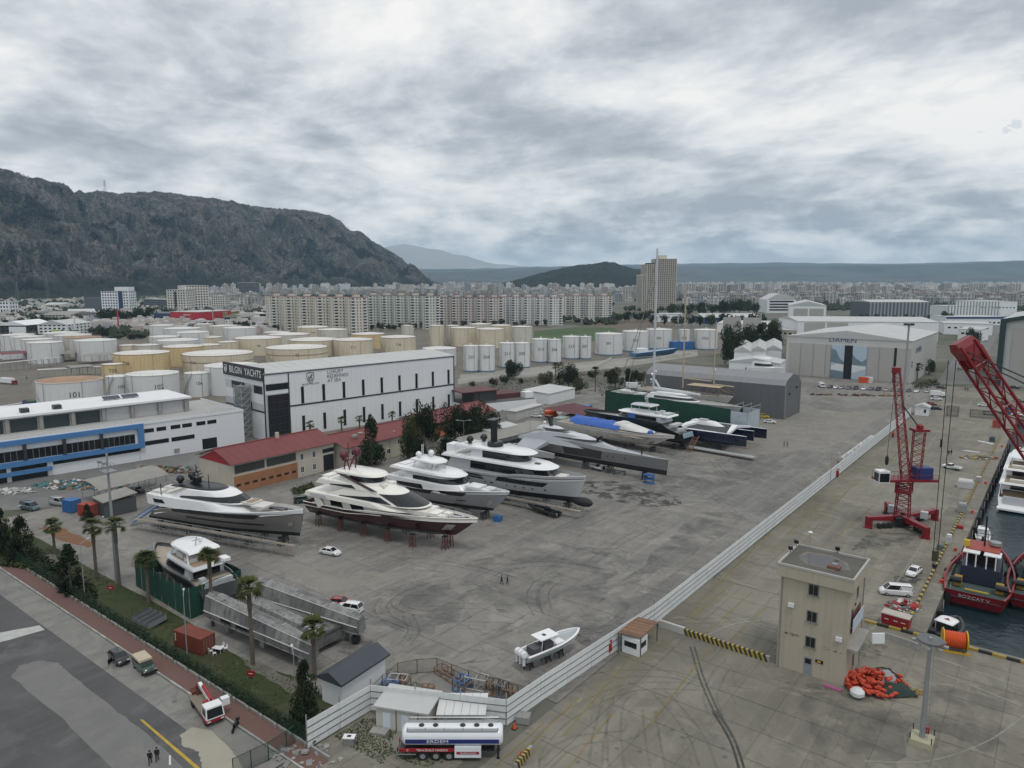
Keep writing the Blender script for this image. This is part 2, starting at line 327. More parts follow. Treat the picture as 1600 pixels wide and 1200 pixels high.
# paving sheet: herringbone-free running bond
pm=bpy.data.materials.new('red_paver'); pm.use_nodes=True; t=pm.node_tree; b=t.nodes['Principled BSDF']; br=N(t,'ShaderNodeTexBrick')
t.links.new(N(t,'ShaderNodeTexCoord').outputs['Object'],br.inputs['Vector']); br.inputs['Scale'].default_value=2.4
br.inputs['Color1'].default_value=(.21,.095,.075,1); br.inputs['Color2'].default_value=(.155,.07,.058,1); br.inputs['Mortar'].default_value=(.10,.07,.06,1); br.inputs['Mortar Size'].default_value=.03
t.links.new(mixc(t,mth(t,'MULTIPLY',nz(t,N(t,'ShaderNodeTexCoord').outputs['Object'],.35,6,.7),.7),br.outputs[0],(.13,.09,.08)),b.inputs['Base Color']); b.inputs['Roughness'].default_value=.9
s=MB()
for k in range(240):
 x0=-300+k*.99; s.box(x0+.005,x0+.985,44.33,46.78,0,.05+random.uniform(0,.008))
tag(s.build('paving',pm,path),None,None,kind='stuff')
KM=mat('kerb_stone_white',(.33,.33,.31),.85,var=.2,sc=1,rnd=.25)
me=MB().box(-.74,.74,-.12,.12,-.1,.14).mesh('kerb_stone',KM)
for k in range(150): obj('kerb_stone',me,path,(-62.8-.75-k*1.5,44.12,0))
me2=MB().box(-.14,.14,-.15,.1,0,.5).mesh('fence_foot',CONC)
gw=MB().box(-300,-62.6,46.9,47.12,-.1,.32).build('low_kerb_wall',CONC,path)
LAWN=[(-300,47.12),(-66.3,47.12),(-66.3,56.0)]+GP((500,1085),(478,1062),(400,1040),(330,1003),(300,975),(225,932),(200,920),(175,906),(140,888),(105,866),(60,841),(20,826))+[(-300,57)]
gr=MB(); gr.poly([(x,y,.02) for x,y in LAWN])
def inlawn(x,y):
 c=False
 for (a,b2),(d,e) in zip(LAWN,LAWN[1:]+LAWN[:1]):
  if (b2>y)!=(e>y) and x<(d-a)*(y-b2)/(e-b2)+a: c=not c
 return c
grass=tag(gr.build('lawn',GRASSM),None,None,kind='structure')
gr=MB(); gr.poly([(-66,47,-.005),(-50.4,52,-.005),(-50.4,63.9,-.005),(-66,56,-.005)]); tag(gr.build('dirt_patch',ground('weedy_dirt',(.06,.065,.03),(.12,.11,.085),(.2,.19,.165),.2,fine=.2)),None,None,kind='structure')
# dirt and paths inside the lawn, flat grey slabs
for pp in (((205,872),(235,868),(250,880),(225,893),(205,885)),((376,1025),(425,1045),(470,1070),(455,1085),(410,1055),(380,1040)),((60,870),(85,865),(95,878),(70,884))):
 strip('bare_soil',blob(GP(*pp),4,.25),ground('bare_soil',(.15,.14,.12),(.11,.1,.08),(.2,.19,.17),.3,fine=.12),grass,z=.03)
tf=MB()
for k in range(15000):
 x=random.uniform(-200,-66.5) if k<12000 else random.uniform(-65.5,-51); y=random.uniform(47.3,60.2) if k<12000 else random.uniform(50,57+(x+66)*.4)
 if x<-66 and not inlawn(x,y): continue
 if noise.noise((x*.15,y*.15,0))<-.12: continue
 h=random.uniform(.06,.22); a=random.uniform(0,pi)
 dx,dy=math.cos(a)*.1,math.sin(a)*.1
 tf.add([(x-dx,y-dy,-.02),(x+dx,y+dy,-.02),(x+random.uniform(-.2,.2),y+random.uniform(-.2,.2),h)],[(0,1,2)])
 tf.add([(x+dy,y-dx,-.02),(x-dy,y+dx,-.02),(x+random.uniform(-.2,.2),y+random.uniform(-.2,.2),h)],[(0,1,2)])
GRM=mat('grass_blade',(.045,.075,.018),.8,var=.35,sc=.25)
tag(tf.build('grass',GRM),'short green grass with weeds between the fence and the yard','grass',kind='stuff')
# ---- wear on the concrete: tyre arcs, stains, faded lines (thin sheets with broken-up cover)
def wear(name,col,cover,sc=.6,edge=.1,th=None):
 th=.5-cover*.25 if th is None else th
 m=bpy.data.materials.new(name); m.use_nodes=True; t=m.node_tree; b=t.nodes['Principled BSDF']; b.inputs['Base Color'].default_value=(*col,1); b.inputs['Roughness'].default_value=.85; b.inputs['Specular IOR Level'].default_value=.2
 co=N(t,'ShaderNodeTexCoord').outputs['Object']
 n=ramp(t,nz(t,co,sc,7,.7,.5),[(th-edge,(0,0,0)),(th+edge,(cover,)*3)])
 n2=N(t,'ShaderNodeMix'); mx=N(t,'ShaderNodeMixShader'); tr=N(t,'ShaderNodeBsdfTransparent'); t.links.new(n,mx.inputs[0]); t.links.new(tr.outputs[0],mx.inputs[1]); t.links.new(b.outputs[0],mx.inputs[2]); t.links.new(mx.outputs[0],t.nodes['Material Output'].inputs[0]); return m
TYRE=wear('tyre_rubber_trace',(.09,.09,.088),.19,.5,.3); TYRE2=wear('old_tyre_trace',(.09,.09,.088),.22,.35,.3); SOFT=wear('soft_stain',(.10,.10,.098),.3,.14,.14,.53)
WET=wear('damp_stain',(.065,.065,.064),.62,.32,.06,.51); PALE=wear('pale_dust',(.36,.34,.30),.5,.2,.2); OLDY=wear('faded_yellow_line',(.33,.25,.09),.42,.5,.2); OLDW=wear('faded_white_line',(.42,.42,.39),.42,.6,.2); YDUST=wear('yellow_dust',(.29,.255,.18),.34,.12,.15,.5); ORG=wear('orange_soil_stain',(.25,.12,.06),.7,.3,.2); DARKP=wear('dark_patch',(.07,.07,.067),.4,.35,.12,.52)  # last material: broken dark patches by the tower foot, crane and barrier
wz=[.012]
def ribbon(mb,pts,wd):
 wz[0]+=.0003; n=len(pts); L=[];Rr=[]
 for i,p in enumerate(pts):
  a=Vector(pts[max(0,i-1)]);b2=Vector(pts[min(n-1,i+1)]); d=(b2-a); d=Vector((-d.y,d.x)).normalized() if d.length>0 else Vector((1,0)); d*=wd/2
  p=Vector(p[:2]); L.append((p.x+d.x,p.y+d.y,wz[0])); Rr.append((p.x-d.x,p.y-d.y,wz[0]))
 for i in range(n-1): mb.add([L[i],Rr[i],Rr[i+1],L[i+1]],[(3,2,1,0)])
def curve(pp,n=10):
 P=[Vector(q) for q in pp]; P=[P[0]*2-P[1]]+P+[P[-1]*2-P[-2]]; out=[]
 for i in range(1,len(P)-2):
  for k in range(n):
   u=k/n; a,b2,c,d=P[i-1:i+3]
   out.append(.5*((2*b2)+(c-a)*u+(2*a-5*b2+4*c-d)*u*u+(3*b2-a-3*c+d)*u**3))
 return out+[P[-2]]
mk=MB()
def tyre(pp,gap=1.7,wd=.35,mb=None):
 c=curve(GP(*pp)); mb=mb or mk
 ribbon(mb,c,wd); d=(c[-1]-c[0]).normalized()
 off=[]
 for i,p in enumerate(c):
  e=c[min(i+1,len(c)-1)]-c[max(i-1,0)]; e=Vector((-e.y,e.x)).normalized()*gap; off.append(p+e)
 ribbon(mb,off,wd)
tyre([(818,1140),(850,1095),(940,1062),(1040,1058),(1090,1072)]); tyre([(842,1200),(850,1170),(900,1120),(990,1080),(1090,1078)])
tyre([(860,1200),(905,1165),(985,1155),(1000,1140)]); tyre([(975,1200),(970,1140),(975,1100),(995,1082)]); tyre([(1120,1200),(1100,1150),(1060,1100),(1040,1080)],1.9)
tyre([(1040,1200),(1030,1150),(1025,1110)]); tyre([(1130,1120),(1120,1090),(1130,1062),(1140,1045)]); tyre([(940,1200),(945,1150),(960,1090)],1.4)
mk.build('tyre_mark',TYRE,quay,kind='stuff')
mk=MB(); tyre([(1170,1230),(1150,1160),(1122,1110),(1100,1060),(1085,1010)],.6,.3); tyre([(1172,1230),(1148,1160),(1118,1110)],.5,.3)
mk.build('chain_scrape',wear('dark_scrape',(.07,.07,.068),.45,1.6,.2),quay,kind='stuff')
mk=MB()
tyre([(850,960),(838,935),(850,912),(885,905)]); tyre([(862,955),(858,925),(880,905)]); tyre([(660,985),(620,968),(605,945),(640,920),(700,905)],2.0); tyre([(700,960),(640,950),(630,935),(680,915)])
tyre([(640,1010),(655,985),(645,960)]); tyre([(970,760),(1060,765),(1150,790),(1200,800)]); tyre([(1010,740),(1100,770),(1140,800)]); tyre([(900,830),(980,800),(1100,790)],3); tyre([(760,905),(800,890),(870,885),(960,900)],2.2)
tyre([(580,900),(640,880),(700,885),(770,880)],2.4); tyre([(1105,715),(1130,740),(1180,745),(1110,760)]); tyre([(760,1000),(800,985),(830,970)]); tyre([(930,880),(990,840),(1040,820)]); tyre([(540,905),(560,890),(600,880)])
for k in range(26):
 a=random.uniform(520,1350); b2=random.uniform(690,1010)
 if b2>1130-.33*a+260 or a>1420-(b2-650)*1.2: continue
 l=random.uniform(40,150); s_=random.uniform(-.25,.35); tyre([(a,b2),(a+l*.5,b2+l*s_*.4),(a+l,b2+l*s_)],random.choice((1.6,1.9,2.4)),.3)
mk.build('tyre_mark',TYRE2,yard,kind='stuff')
def stain(pp,m,par,n=5,j=.3,nm='stain'):
 wz[0]+=.0004; strip(nm,blob(GP(*pp),n,j),m,par,z=wz[0],kind='stuff')
stain([(915,752),(960,752),(1010,765),(1060,775),(1062,790),(1010,792),(940,778),(905,770)],WET,yard,6,.8)
for pp in ([(740,880),(860,850),(980,860),(930,940),(800,960),(720,930)],[(600,930),(700,905),(740,960),(640,1000),(590,980)],[(960,700),(1150,690),(1230,730),(1100,770),(990,750)],[(1080,800),(1180,800),(1080,880),(980,900)],[(880,980),(960,930),(990,980),(930,1010)]): stain(pp,SOFT,yard,6,1.5)
for pp in ([(780,1000),(830,980),(860,985),(810,1008)],[(590,1040),(640,1020),(760,1032),(680,1045),(620,1055)],[(1000,690),(1200,650),(1400,640),(1300,700),(1100,720)],[(420,880),(520,890),(640,900),(520,930),(450,900)]): stain(pp,PALE,yard,6,.8)
stain([(822,1068),(880,1045),(900,1052),(840,1085)],WET,yard); stain([(1115,905),(1160,855),(1190,870),(1090,975),(1060,985)],YDUST,quay,6,.6)
stain([(800,1180),(900,1100),(1020,985),(1070,980),(960,1080),(840,1200)],YDUST,quay,6,.8); stain([(1230,800),(1400,690),(1420,700),(1250,830),(1190,890),(1170,870)],YDUST,quay,6,.8)
stain([(1360,830),(1430,835),(1420,850),(1330,860)],DARKP,quay); stain([(1400,900),(1440,905),(1420,925),(1390,915)],WET,quay); stain([(1330,1000),(1390,1010),(1370,1030),(1320,1020)],DARKP,quay)
stain([(1210,1055),(1330,1080),(1325,1090),(1205,1062)],DARKP,quay); stain([(1240,1080),(1350,1090),(1430,1130),(1400,1200),(1280,1160)],SOFT,quay,6,.8); stain([(1440,1060),(1580,1100),(1560,1180),(1450,1140)],SOFT,quay,6,.8)
stain([(60,825),(90,822),(150,850),(140,855),(95,845)],ORG,yard); stain([(480,1000),(560,985),(590,1010),(560,1030)],DARKP,yard)
ym=MB(); wm=MB()
for a,b2 in (((1200,946),(1147,997)),((1175,925),(1102,990)),((1140,915),(1068,975)),((1330,760),(1258,845)),((1365,790),(1300,845)),((1290,780),(1230,835)),((1090,945),(1230,805)),((1255,760),(1330,700)),((905,1090),(800,1190)),((880,1150),(1020,985)),((1010,1140),(1110,1010)),((880,1210),(960,1110)),((1450,660),(1390,720)),((760,1210),(850,1130))):
 ribbon(ym,[Vector(q) for q in GP(a,b2)],.28)
for a,b2 in (((1140,905),(1215,932)),((1278,795),(1340,812)),((1150,965),(1215,990)),((1440,1040),(1600,1105)),((1460,1028),(1600,1075)),((1480,655),(1450,700)),((1385,935),(1480,790)),((1392,960),(1360,985))):
 ribbon(wm,[Vector(q) for q in GP(a,b2)],.3)
ribbon(wm,curve(GP((1090,1000),(1150,975),(1215,968))),.3); ribbon(wm,curve(GP((1350,1190),(1450,1190),(1540,1160),(1600,1120))),.25)
ym.build('lane_line',OLDY,quay,kind='stuff'); wm.build('lane_line',OLDW,quay,kind='stuff')
# green field beyond the tanks, rough ground round the tanks
def area(name,pp,m,z): return tag(strip(name,[tuple(G(*q)[:2]) for q in pp],m,z=z),None,None,kind='structure')
area('field',[(832,532),(835,517),(905,511),(960,512),(985,528),(900,536)],mat('green_field',(.045,.085,.02),.9,var=.25,sc=.02),-.05)
area('bare_ground',[(905,511),(970,497),(1060,500),(1040,525),(985,528),(960,512)],mat('ploughed_soil',(.12,.095,.07),.95,var=.2,sc=.02),-.045)
area('tank_yard',[(-200,640),(-100,560),(150,505),(640,505),(830,512),(1130,515),(1150,548),(900,585),(720,600),(700,660),(430,700)],ground('gravel',(.17,.155,.13),(.13,.125,.11),(.2,.14,.09),.05,fine=.12),-.06)
area('side_street',[(-60,800),(60,795),(240,770),(330,735),(420,700),(390,690),(80,742),(-60,770)],ground('street',(.175,.175,.17),(.15,.15,.145),(.21,.2,.19),.06),-.055)
area('side_street',[(1462,600),(1520,600),(1550,540),(1570,505),(1545,505),(1500,545)],ground('street_two',(.165,.165,.16),(.15,.15,.145),(.2,.19,.18),.06),-.05)
area('service_road',[(715,600),(720,585),(950,562),(1060,548),(1090,547),(1090,556),(960,575)],ground('service_road',(.30,.29,.26),(.25,.24,.22),(.35,.34,.32),.06),-.04)
# ---------------------------------------------------------------- hills
def lerp_tab(tab,x):
 if x<=tab[0][0]: return tab[0][1]
 for (a,b2),(c,d) in zip(tab,tab[1:]):
  if x<=c: return b2+(d-b2)*(x-a)/(c-a)
 return tab[-1][1]
def hill(name,m,tab,rb,rr,x0,x1,dx,ns,prof,amp,nsc,back=900,jag=0):
 """one relief: each sight line's ground runs from its foot (rb) up to its ridge (rr), then down the back"""
 rows=[]; Pts=[]
 px=x0
 cols=[]
 while px<=x1: cols.append(px); px+=dx
 for px in cols:
  top=lerp_tab(tab,px); D1=lerp_tab(rr,px); D0=lerp_tab(rb,px); d=ray(px,YH); hd=Vector((d.x,d.y))
  zr=H+(YH-top)/F*D1*1.02; col=[]
  for k in range(ns+1):
   s=k/ns; D=D0+(D1-D0)*s; z=max(zr,0)*lerp_tab(prof,s); q=hd*D
   e=min(1,s*4)*min(1,max(zr,1)/150.0)*min(1,(1-s)*3.2+.08)
   if k<ns: z+=e*amp*(noise.fractal(Vector((q.x*nsc,q.y*nsc,z*nsc*1.6)),.8,2.2,7)+.0)*(1 if s<.93 else .35)
   elif jag: z+=jag*noise.fractal(Vector((px*.06,1,2)),.8,2.,5)
   w2=e*amp*1.3*noise.fractal(Vector((q.x*nsc,z*nsc,q.y*nsc+9)),.8,2.2,6); q=hd*(D+w2)
   col.append((q.x,q.y,z-.5 if s>0 else -2))
  for k in range(1,5): q=hd*(D1+back*k/4); col.append((q.x,q.y,max(zr,0)*(1-k/4)*.97-2))
  rows.append(col)
 mb=MB(); mb.loft([c for c in rows],False,False); n=len(rows[0])
 o=mb.build(name,m,smooth=True,ang=180); tag(o,None,None,kind='structure'); return rows
def rockmat(name,rock1,rock2,green,sc,cover):
 m=bpy.data.materials.new(name); m.use_nodes=True; t=m.node_tree; b=t.nodes['Principled BSDF']; co=N(t,'ShaderNodeTexCoord').outputs['Object']
 mp=N(t,'ShaderNodeMapping'); mp.inputs['Scale'].default_value=(1,1,.45); t.links.new(co,mp.inputs[0])
 c=mixc(t,ramp(t,nz(t,mp.outputs[0],sc,8,.65,.8),[(.38,(0,0,0)),(.62,(1,1,1))]),rock1,rock2)
 c=mixc(t,ramp(t,nz(t,mp.outputs[0],sc*.5,5,.6,.5),[(.6,(0,0,0)),(.72,(.45,.45,.45))]),c,(.17,.085,.05))
 c=mixc(t,ramp(t,nz(t,co,sc*6,5,.7),[(.5-cover,(0,0,0)),(.6-cover,(1,1,1))]),green,c)
 ge=N(t,'ShaderNodeSeparateXYZ'); t.links.new(co,ge.inputs[0])
 lo=ramp(t,mth(t,'ADD',mth(t,'DIVIDE',ge.outputs[2],260),mth(t,'MULTIPLY',mth(t,'SUBTRACT',nz(t,co,.006,4,.6),.5),.55)),[(.12,(.92,.92,.92)),(.36,(0,0,0))]); c=mixc(t,lo,c,green)
 t.links.new(c,b.inputs['Base Color']); b.inputs['Roughness'].default_value=.95; b.inputs['Specular IOR Level'].default_value=.1
 bp=N(t,'ShaderNodeBump'); bp.inputs['Strength'].default_value=1; bp.inputs['Distance'].default_value=9
 t.links.new(nz(t,mp.outputs[0],sc*2.5,8,.7),bp.inputs['Height']); t.links.new(bp.outputs[0],b.inputs['Normal']); return m
RK=rockmat('limestone_slope',(.058,.054,.051),(.165,.146,.130),(.015,.019,.011),.016,.08)
MT=[(-500,250),(-150,250),(0,268),(30,275),(60,284),(90,289),(118,297),(128,307),(145,308),(175,306),(200,309),(250,305),(300,311),(350,317),(400,327),(440,331),(480,333),(520,341),(535,349),(545,361),(580,377),(620,399),(650,424),(680,442),(700,446),(740,448)]
MB_=[(-500,1900),(0,2000),(150,2350),(420,3000),(690,3700)]; MR=[(-500,2750),(0,2850),(128,3050),(150,3350),(420,3850),(690,4300)]
PROF=[(0,0),(.15,.07),(.35,.2),(.55,.42),(.75,.74),(.88,.93),(1,1)]
mrows=hill('mountain',RK,MT,MB_,MR,-500,720,3,60,PROF,95,.0058,900,6)
sh=MB()
OCT=[(1,0,0),(0,1,0),(-1,0,0),(0,-1,0),(0,0,1)]
def shrub(p,r,sz=1.0):
 a=random.uniform(0,2); j=[random.uniform(.7,1.3) for _ in range(5)]
 sh.add([(p[0]+r*j[i]*(x*math.cos(a)-y*math.sin(a)),p[1]+r*j[i]*(x*math.sin(a)+y*math.cos(a)),p[2]-.3*r+r*sz*j[i]*z) for i,(x,y,z) in enumerate(OCT)],[(0,1,4),(1,2,4),(2,3,4),(3,0,4)])
for k in range(13000):
 i=random.randrange(len(mrows)-1); j=int(random.random()**1.15*60)
 if j>=60: continue
 p=Vector(mrows[i][j]).lerp(Vector(mrows[i+1][j+1]),random.random())
 low=max(0,1-p.z/110)
 if random.random()>.42+.6*low and noise.noise(p*.006)<.05: continue
 shrub(p,random.uniform(2.5,6.5)+3.5*low*random.random(),1.1)
for c in mrows:
 for q in range(2):
  if random.random()<.8: p=Vector(c[60]); shrub(p+Vector((random.uniform(-8,8),random.uniform(-8,8),0)),random.uniform(2,5),1.2)
HS=[(760,446),(780,443),(800,439),(830,431),(870,421),(885,418),(900,415),(915,414),(930,412),(945,410),(960,411),(970,415),(985,419),(1000,421),(1015,427),(1035,437),(1050,445),(1100,448)]
hrows=hill('hill',rockmat('scrub_hill',(.06,.062,.055),(.10,.097,.088),(.016,.022,.013),.02,-.02),HS,[(760,3300),(1100,3300)],[(760,3750),(1100,3750)],760,1100,3,26,PROF,26,.009,400,4)
for k in range(3600):
 i=random.randrange(len(hrows)-1); j=int(random.random()*26)
 p=Vector(hrows[i][j]).lerp(Vector(hrows[i+1][j+1]),random.random()); shrub(p,random.uniform(2.5,6))
tag(sh.build('hillside_shrubs',mat('dark_scrub',(.018,.024,.013),.95,var=.3,sc=.01)),'dark green scrub dotted over the rocky slopes','shrubs',kind='stuff')
PM=mat('hazed_woodland',(.07,.08,.082),.95,var=.55,sc=.0035)  # woodland tone paled to blue grey: extra distance haze put into the colour
hill('plateau',PM,[(-600,421),(600,425),(690,425),(780,422),(830,421),(1000,418),(1060,417),(1200,416.5),(1350,415),(1480,414),(1560,411),(1700,408),(2200,405)],[(-600,6900),(2200,6900)],[(-600,8000),(2200,8000)],-600,2200,20,14,[(0,0),(.4,.25),(.75,.75),(.9,.98),(1,1)],45,.0016,2500,14)
hill('low_ridge',PM,[(600,436),(700,434),(900,435),(1100,432),(1300,434),(1450,431),(1600,429),(2200,428)],[(600,5300),(2200,5300)],[(600,6000),(2200,6000)],600,2200,16,8,[(0,0),(.5,.6),(1,1)],12,.003,900,8)
hill('back_ridge',PM,[(-600,418),(700,421),(1000,414),(1200,411),(1400,413),(1600,408),(2200,404)],[(-600,10300),(2200,10300)],[(-600,11300),(2200,11300)],-600,2200,20,8,[(0,0),(.5,.5),(1,1)],30,.001,1500,16)
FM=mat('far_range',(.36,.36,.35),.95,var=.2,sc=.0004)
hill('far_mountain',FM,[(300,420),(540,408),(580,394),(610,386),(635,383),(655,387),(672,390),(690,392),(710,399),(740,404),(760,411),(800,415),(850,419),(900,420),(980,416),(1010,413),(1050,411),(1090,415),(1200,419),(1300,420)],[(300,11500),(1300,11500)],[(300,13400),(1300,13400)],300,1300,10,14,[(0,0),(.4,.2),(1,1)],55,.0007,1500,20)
hz=MB().box(-17500,17500,-3500,17500,-5.5,780)
hm=bpy.data.materials.new('haze'); hm.use_nodes=True; t=hm.node_tree; t.nodes.clear()
pvn=N(t,'ShaderNodeVolumePrincipled'); pvn.inputs['Color'].default_value=(.52,.77,1,1); pvn.inputs['Density'].default_value=5.2e-5; pvn.inputs['Anisotropy'].default_value=.2
ou=N(t,'ShaderNodeOutputMaterial'); t.links.new(pvn.outputs[0],ou.inputs['Volume'])
tag(hz.build('haze',hm),None,None,kind='stuff')
# ---------------------------------------------------------------- buildings
TRIMW=mat('white_trim',(.7,.71,.72),.5,var=.04)
def shape_roof(mb,x0,x1,y0,y1,h,roof,rise,mi=0,ov=.4):
 a,b2,c,d=x0-ov,x1+ov,y0-ov,y1+ov
 if roof=='flat':
  mb.box(a,b2,c,d,h,h+.35,mi)
 elif roof=='x':   # ridge along local x
  ym=(c+d)/2
  mb.add([(a,c,h),(b2,c,h),(b2,ym,h+rise),(a,ym,h+rise),(b2,d,h),(a,d,h)]+[(a,c,h-.25),(b2,c,h-.25),(b2,d,h-.25),(a,d,h-.25)],[(0,1,2,3),(3,2,4,5),(0,6,7,1),(4,8,9,5),(1,7,8,4,2),(0,3,5,9,6),(6,9,8,7)],mi)
 elif roof=='y':
  xm=(a+b2)/2
  mb.add([(a,c,h),(a,d,h),(xm,d,h+rise),(xm,c,h+rise),(b2,d,h),(b2,c,h)]+[(a,c,h-.25),(a,d,h-.25),(b2,d,h-.25),(b2,c,h-.25)],[(0,3,2,1),(3,5,4,2),(0,1,7,6),(4,5,9,8),(1,2,4,8,7),(0,6,9,5,3),(6,7,8,9)],mi)
 elif roof=='mono':
  mb.add([(a,c,h),(b2,c,h),(b2,d,h+rise),(a,d,h+rise),(a,c,h+.2),(b2,c,h+.2),(b2,d,h+rise+.2),(a,d,h+rise+.2)],[(0,3,2,1),(4,5,6,7),(0,1,5,4),(1,2,6,5),(2,3,7,6),(3,0,4,7)],mi)
 elif roof=='arch':
  n=10; A=[(a+(b2-a)*i/n,c,h+rise*math.sin(pi*i/n)) for i in range(n+1)]; B=[(p[0],d,p[2]) for p in A]
  mb.loft([A,B],False,False,mi); mb.poly(A[::-1],mi); mb.poly(B,mi)
 elif roof=='hip':
  mb.add([(a,c,h),(b2,c,h),(b2,d,h),(a,d,h),((a+b2)/2,(c+d)/2,h+rise)],[(0,1,4),(1,2,4),(2,3,4),(3,0,4),(0,3,2,1)],mi)
def block(name,label,cat,p0,p1,dep,h,wall,roofm,roof='flat',rise=1.5,rows=(),ov=.3,group=None,L=None,rz=None,z0=-.1):
 a=G(*p0) if len(p0)==2 else V(*p0); b2=G(*p1) if len(p1)==2 else V(*p1); d=b2-a
 rz=math.atan2(d.y,d.x) if rz is None else rz; L=L or d.length
 t=thing(name,label,cat,(a.x,a.y,0),rz,group)
 mb=MB().box(0,L,0,dep,z0,h)
 if roof in('x',): mb.add([(0,0,h),(0,dep,h),(0,dep/2,h+rise*.97),(L,0,h),(L,dep,h),(L,dep/2,h+rise*.97)],[(0,2,1),(3,4,5)])
 if roof in('y',): mb.add([(0,0,h),(L,0,h),(L/2,0,h+rise*.97),(0,dep,h),(L,dep,h),(L/2,dep,h+rise*.97)],[(0,1,2),(3,5,4)])
 mb.build('wall',wall,t); rb=MB(); shape_roof(rb,0,L,0,dep,h+.004,roof,rise,0,ov); rb.build('roof',roofm,t)
 t['L']=L; t['dep']=dep; t['h']=h
 for r in rows: winrow(t,*r)
 return t
def wbox(mb,face,L,dep,u0,u1,z0,z1,pr=.05,mi=0):
 if face=='f': mb.box(u0,u1,-pr,.02,z0,z1,mi)
 elif face=='b': mb.box(u0,u1,dep-.02,dep+pr,z0,z1,mi)
 elif face=='r': mb.box(L-.02,L+pr,u0,u1,z0,z1,mi)
 else: mb.box(-pr,.02,u0,u1,z0,z1,mi)
def winrow(t,face,n,u0,u1,wd,z0,hh,m=None,name='window',frame_m=None,pr=.05,floors=1,dz=3.2,each=True):
 """n openings of width wd spread between u0 and u1; every one is a part (each) or they are joined"""
 L,dep=t['L'],t['dep']; j=MB()
 for f in range(floors):
  for i in range(n):
   c=u0+(u1-u0)*((i+.5)/n); mb=MB() if each else j
   zb=z0+f*dz
   if frame_m:
    wbox(mb,face,L,dep,c-wd/2-.12,c+wd/2+.12,zb-.12,zb+hh+.12,pr*.6,1); wbox(mb,face,L,dep,c-wd/2,c-.05,zb,zb+hh,pr); wbox(mb,face,L,dep,c+.05,c+wd/2,zb,zb+hh,pr); wbox(mb,face,L,dep,c-wd/2-.25,c+wd/2+.25,zb-.22,zb-.13,pr*2,1)
   else: wbox(mb,face,L,dep,c-wd/2,c+wd/2,zb,zb+hh,pr)
   if each: mb.build(name,[m or GLASS]+([frame_m] if frame_m else []),t)
 if not each: j.build(name,m or GLASS,t,kind='stuff')
def local(t,p):
 c,s=math.cos(-t.rotation_euler.z),math.sin(-t.rotation_euler.z); q=Vector(p)-t.location; return Vector((q.x*c-q.y*s,q.x*s+q.y*c,q.z))
def lx(t,px,py,z=0): return local(t,G(px,py,z))
def panels(t,face,L,dep,z0,z1,step,m,name='panel',skip=(),pr=.03,x0=0,x1=None):
 x1=L if x1 is None else x1; n=max(1,round((x1-x0)/step)); st=(x1-x0)/n; me=None
 for i in range(n):
  a=x0+i*st+.02; c=x0+(i+1)*st-.02
  if any(c>s0 and a<s1 for s0,s1 in skip): continue
  if me is None:
   mb=MB(); wbox(mb,face,0,dep,-st/2+.02,st/2-.02,z0,z1,pr); me=mb.mesh(name,m)
  mid=(a+c)/2
  obj(name,me,t,(mid,0,0) if face in 'fb' else (L if face=='r' else 0,mid,0))
# yacht maker's hall
RZ=R(90-6.8)
bc=G(416,690)
bil=thing('shipyard_hall','long white panel-clad hall with dark trim and shield emblem behind the red roofs','building',(bc.x,bc.y,0),RZ); bil['L']=84; bil['dep']=29.5
MB().box(0,84,0,29.5,-.1,23).build('wall',mat('hall_joint',(.52,.54,.56),.5),bil)
panels(bil,'f',84,29.5,.2,10.7,2.1,WALLW,x0=9.4); panels(bil,'f',84,29.5,11.3,22.6,2.1,WALLW,x0=9.4); panels(bil,'f',84,29.5,15.9,17.1,3,WALLW,x0=.4,x1=9.4); panels(bil,'f',84,29.5,19.5,22.6,3,WALLW,x0=.4,x1=9.4)
for z0,z1 in ((.2,9.6),(12.6,15.8),(18.8,20.4)): panels(bil,'l',0,29.5,z0,z1,2.9,WALLW,x0=.4,x1=29.3)
tr=MB()
tr.box(9.2,84.1,-.16,.0,10.75,11.25).box(-.1,84.15,-.25,.0,22.6,23.1).box(83.7,84.1,-.2,.0,0,22.6).box(-.12,.3,-.2,.0,0,22.6).box(-.15,0,.3,29.4,9.7,10.2).box(8.9,9.3,-.14,0,0,22.5)
tr.build('trim',DARKTRIM,bil)
rb=MB(); shape_roof(rb,0,84,0.1,29.4,23.15,'x',1.6); rb.build('roof',GREYROOF,bil)
rib=MB()
for i in range(1,20): rib.add([(i*4.2-.06,.1,23.2),(i*4.2+.06,.1,23.2),(i*4.2+.06,14.7,24.86),(i*4.2-.06,14.7,24.86)],[(0,1,2,3)])
rib.build('roof_seam',mat('roof_seam',(.42,.43,.44),.6),bil,kind='stuff')
MB().box(-.5,0,-.3,29.6,20.5,25.0).box(0,.5,-.28,-.0,23.2,25).build('sign_board',mat('sign_board',(.03,.033,.04),.5),bil)
LET=mat('sign_letters',(.75,.76,.78),.5)
text('BILGIN  YACHTS',3.5,(-.53,12.4,22.7),(0,-1,0),(0,0,1),LET,bil,sx=.93)
def emblem(mb,s):   # outlined shield with a looped monogram
 pts=[(-.8,1),(0,1.12),(.8,1),(.8,-.1),(.45,-.8),(0,-1.15),(-.45,-.8),(-.8,-.1)]
 for a,b2 in zip(pts,pts[1:]+pts[:1]): mb.tube((a[0]*s,a[1]*s,0),(b2[0]*s,b2[1]*s,0),.07*s,4)
 lp=curve([(-.35,-.6),(-.1,.1),(.3,.65),(.4,.4),(.0,.1),(.42,-.15),(.2,-.6),(-.2,-.45),(-.45,.1),(-.3,.5)],5)
 mb.path([(p.x*s,p.y*s,0) for p in lp],.07*s,4)
e=MB(); emblem(e,1.25); o=e.build('emblem',LET,bil); o.matrix_local=frame((-.55,27.3,22.7),(0,-1,0),(0,0,1))
DL=mat('dark_letters',(.05,.055,.065),.6)
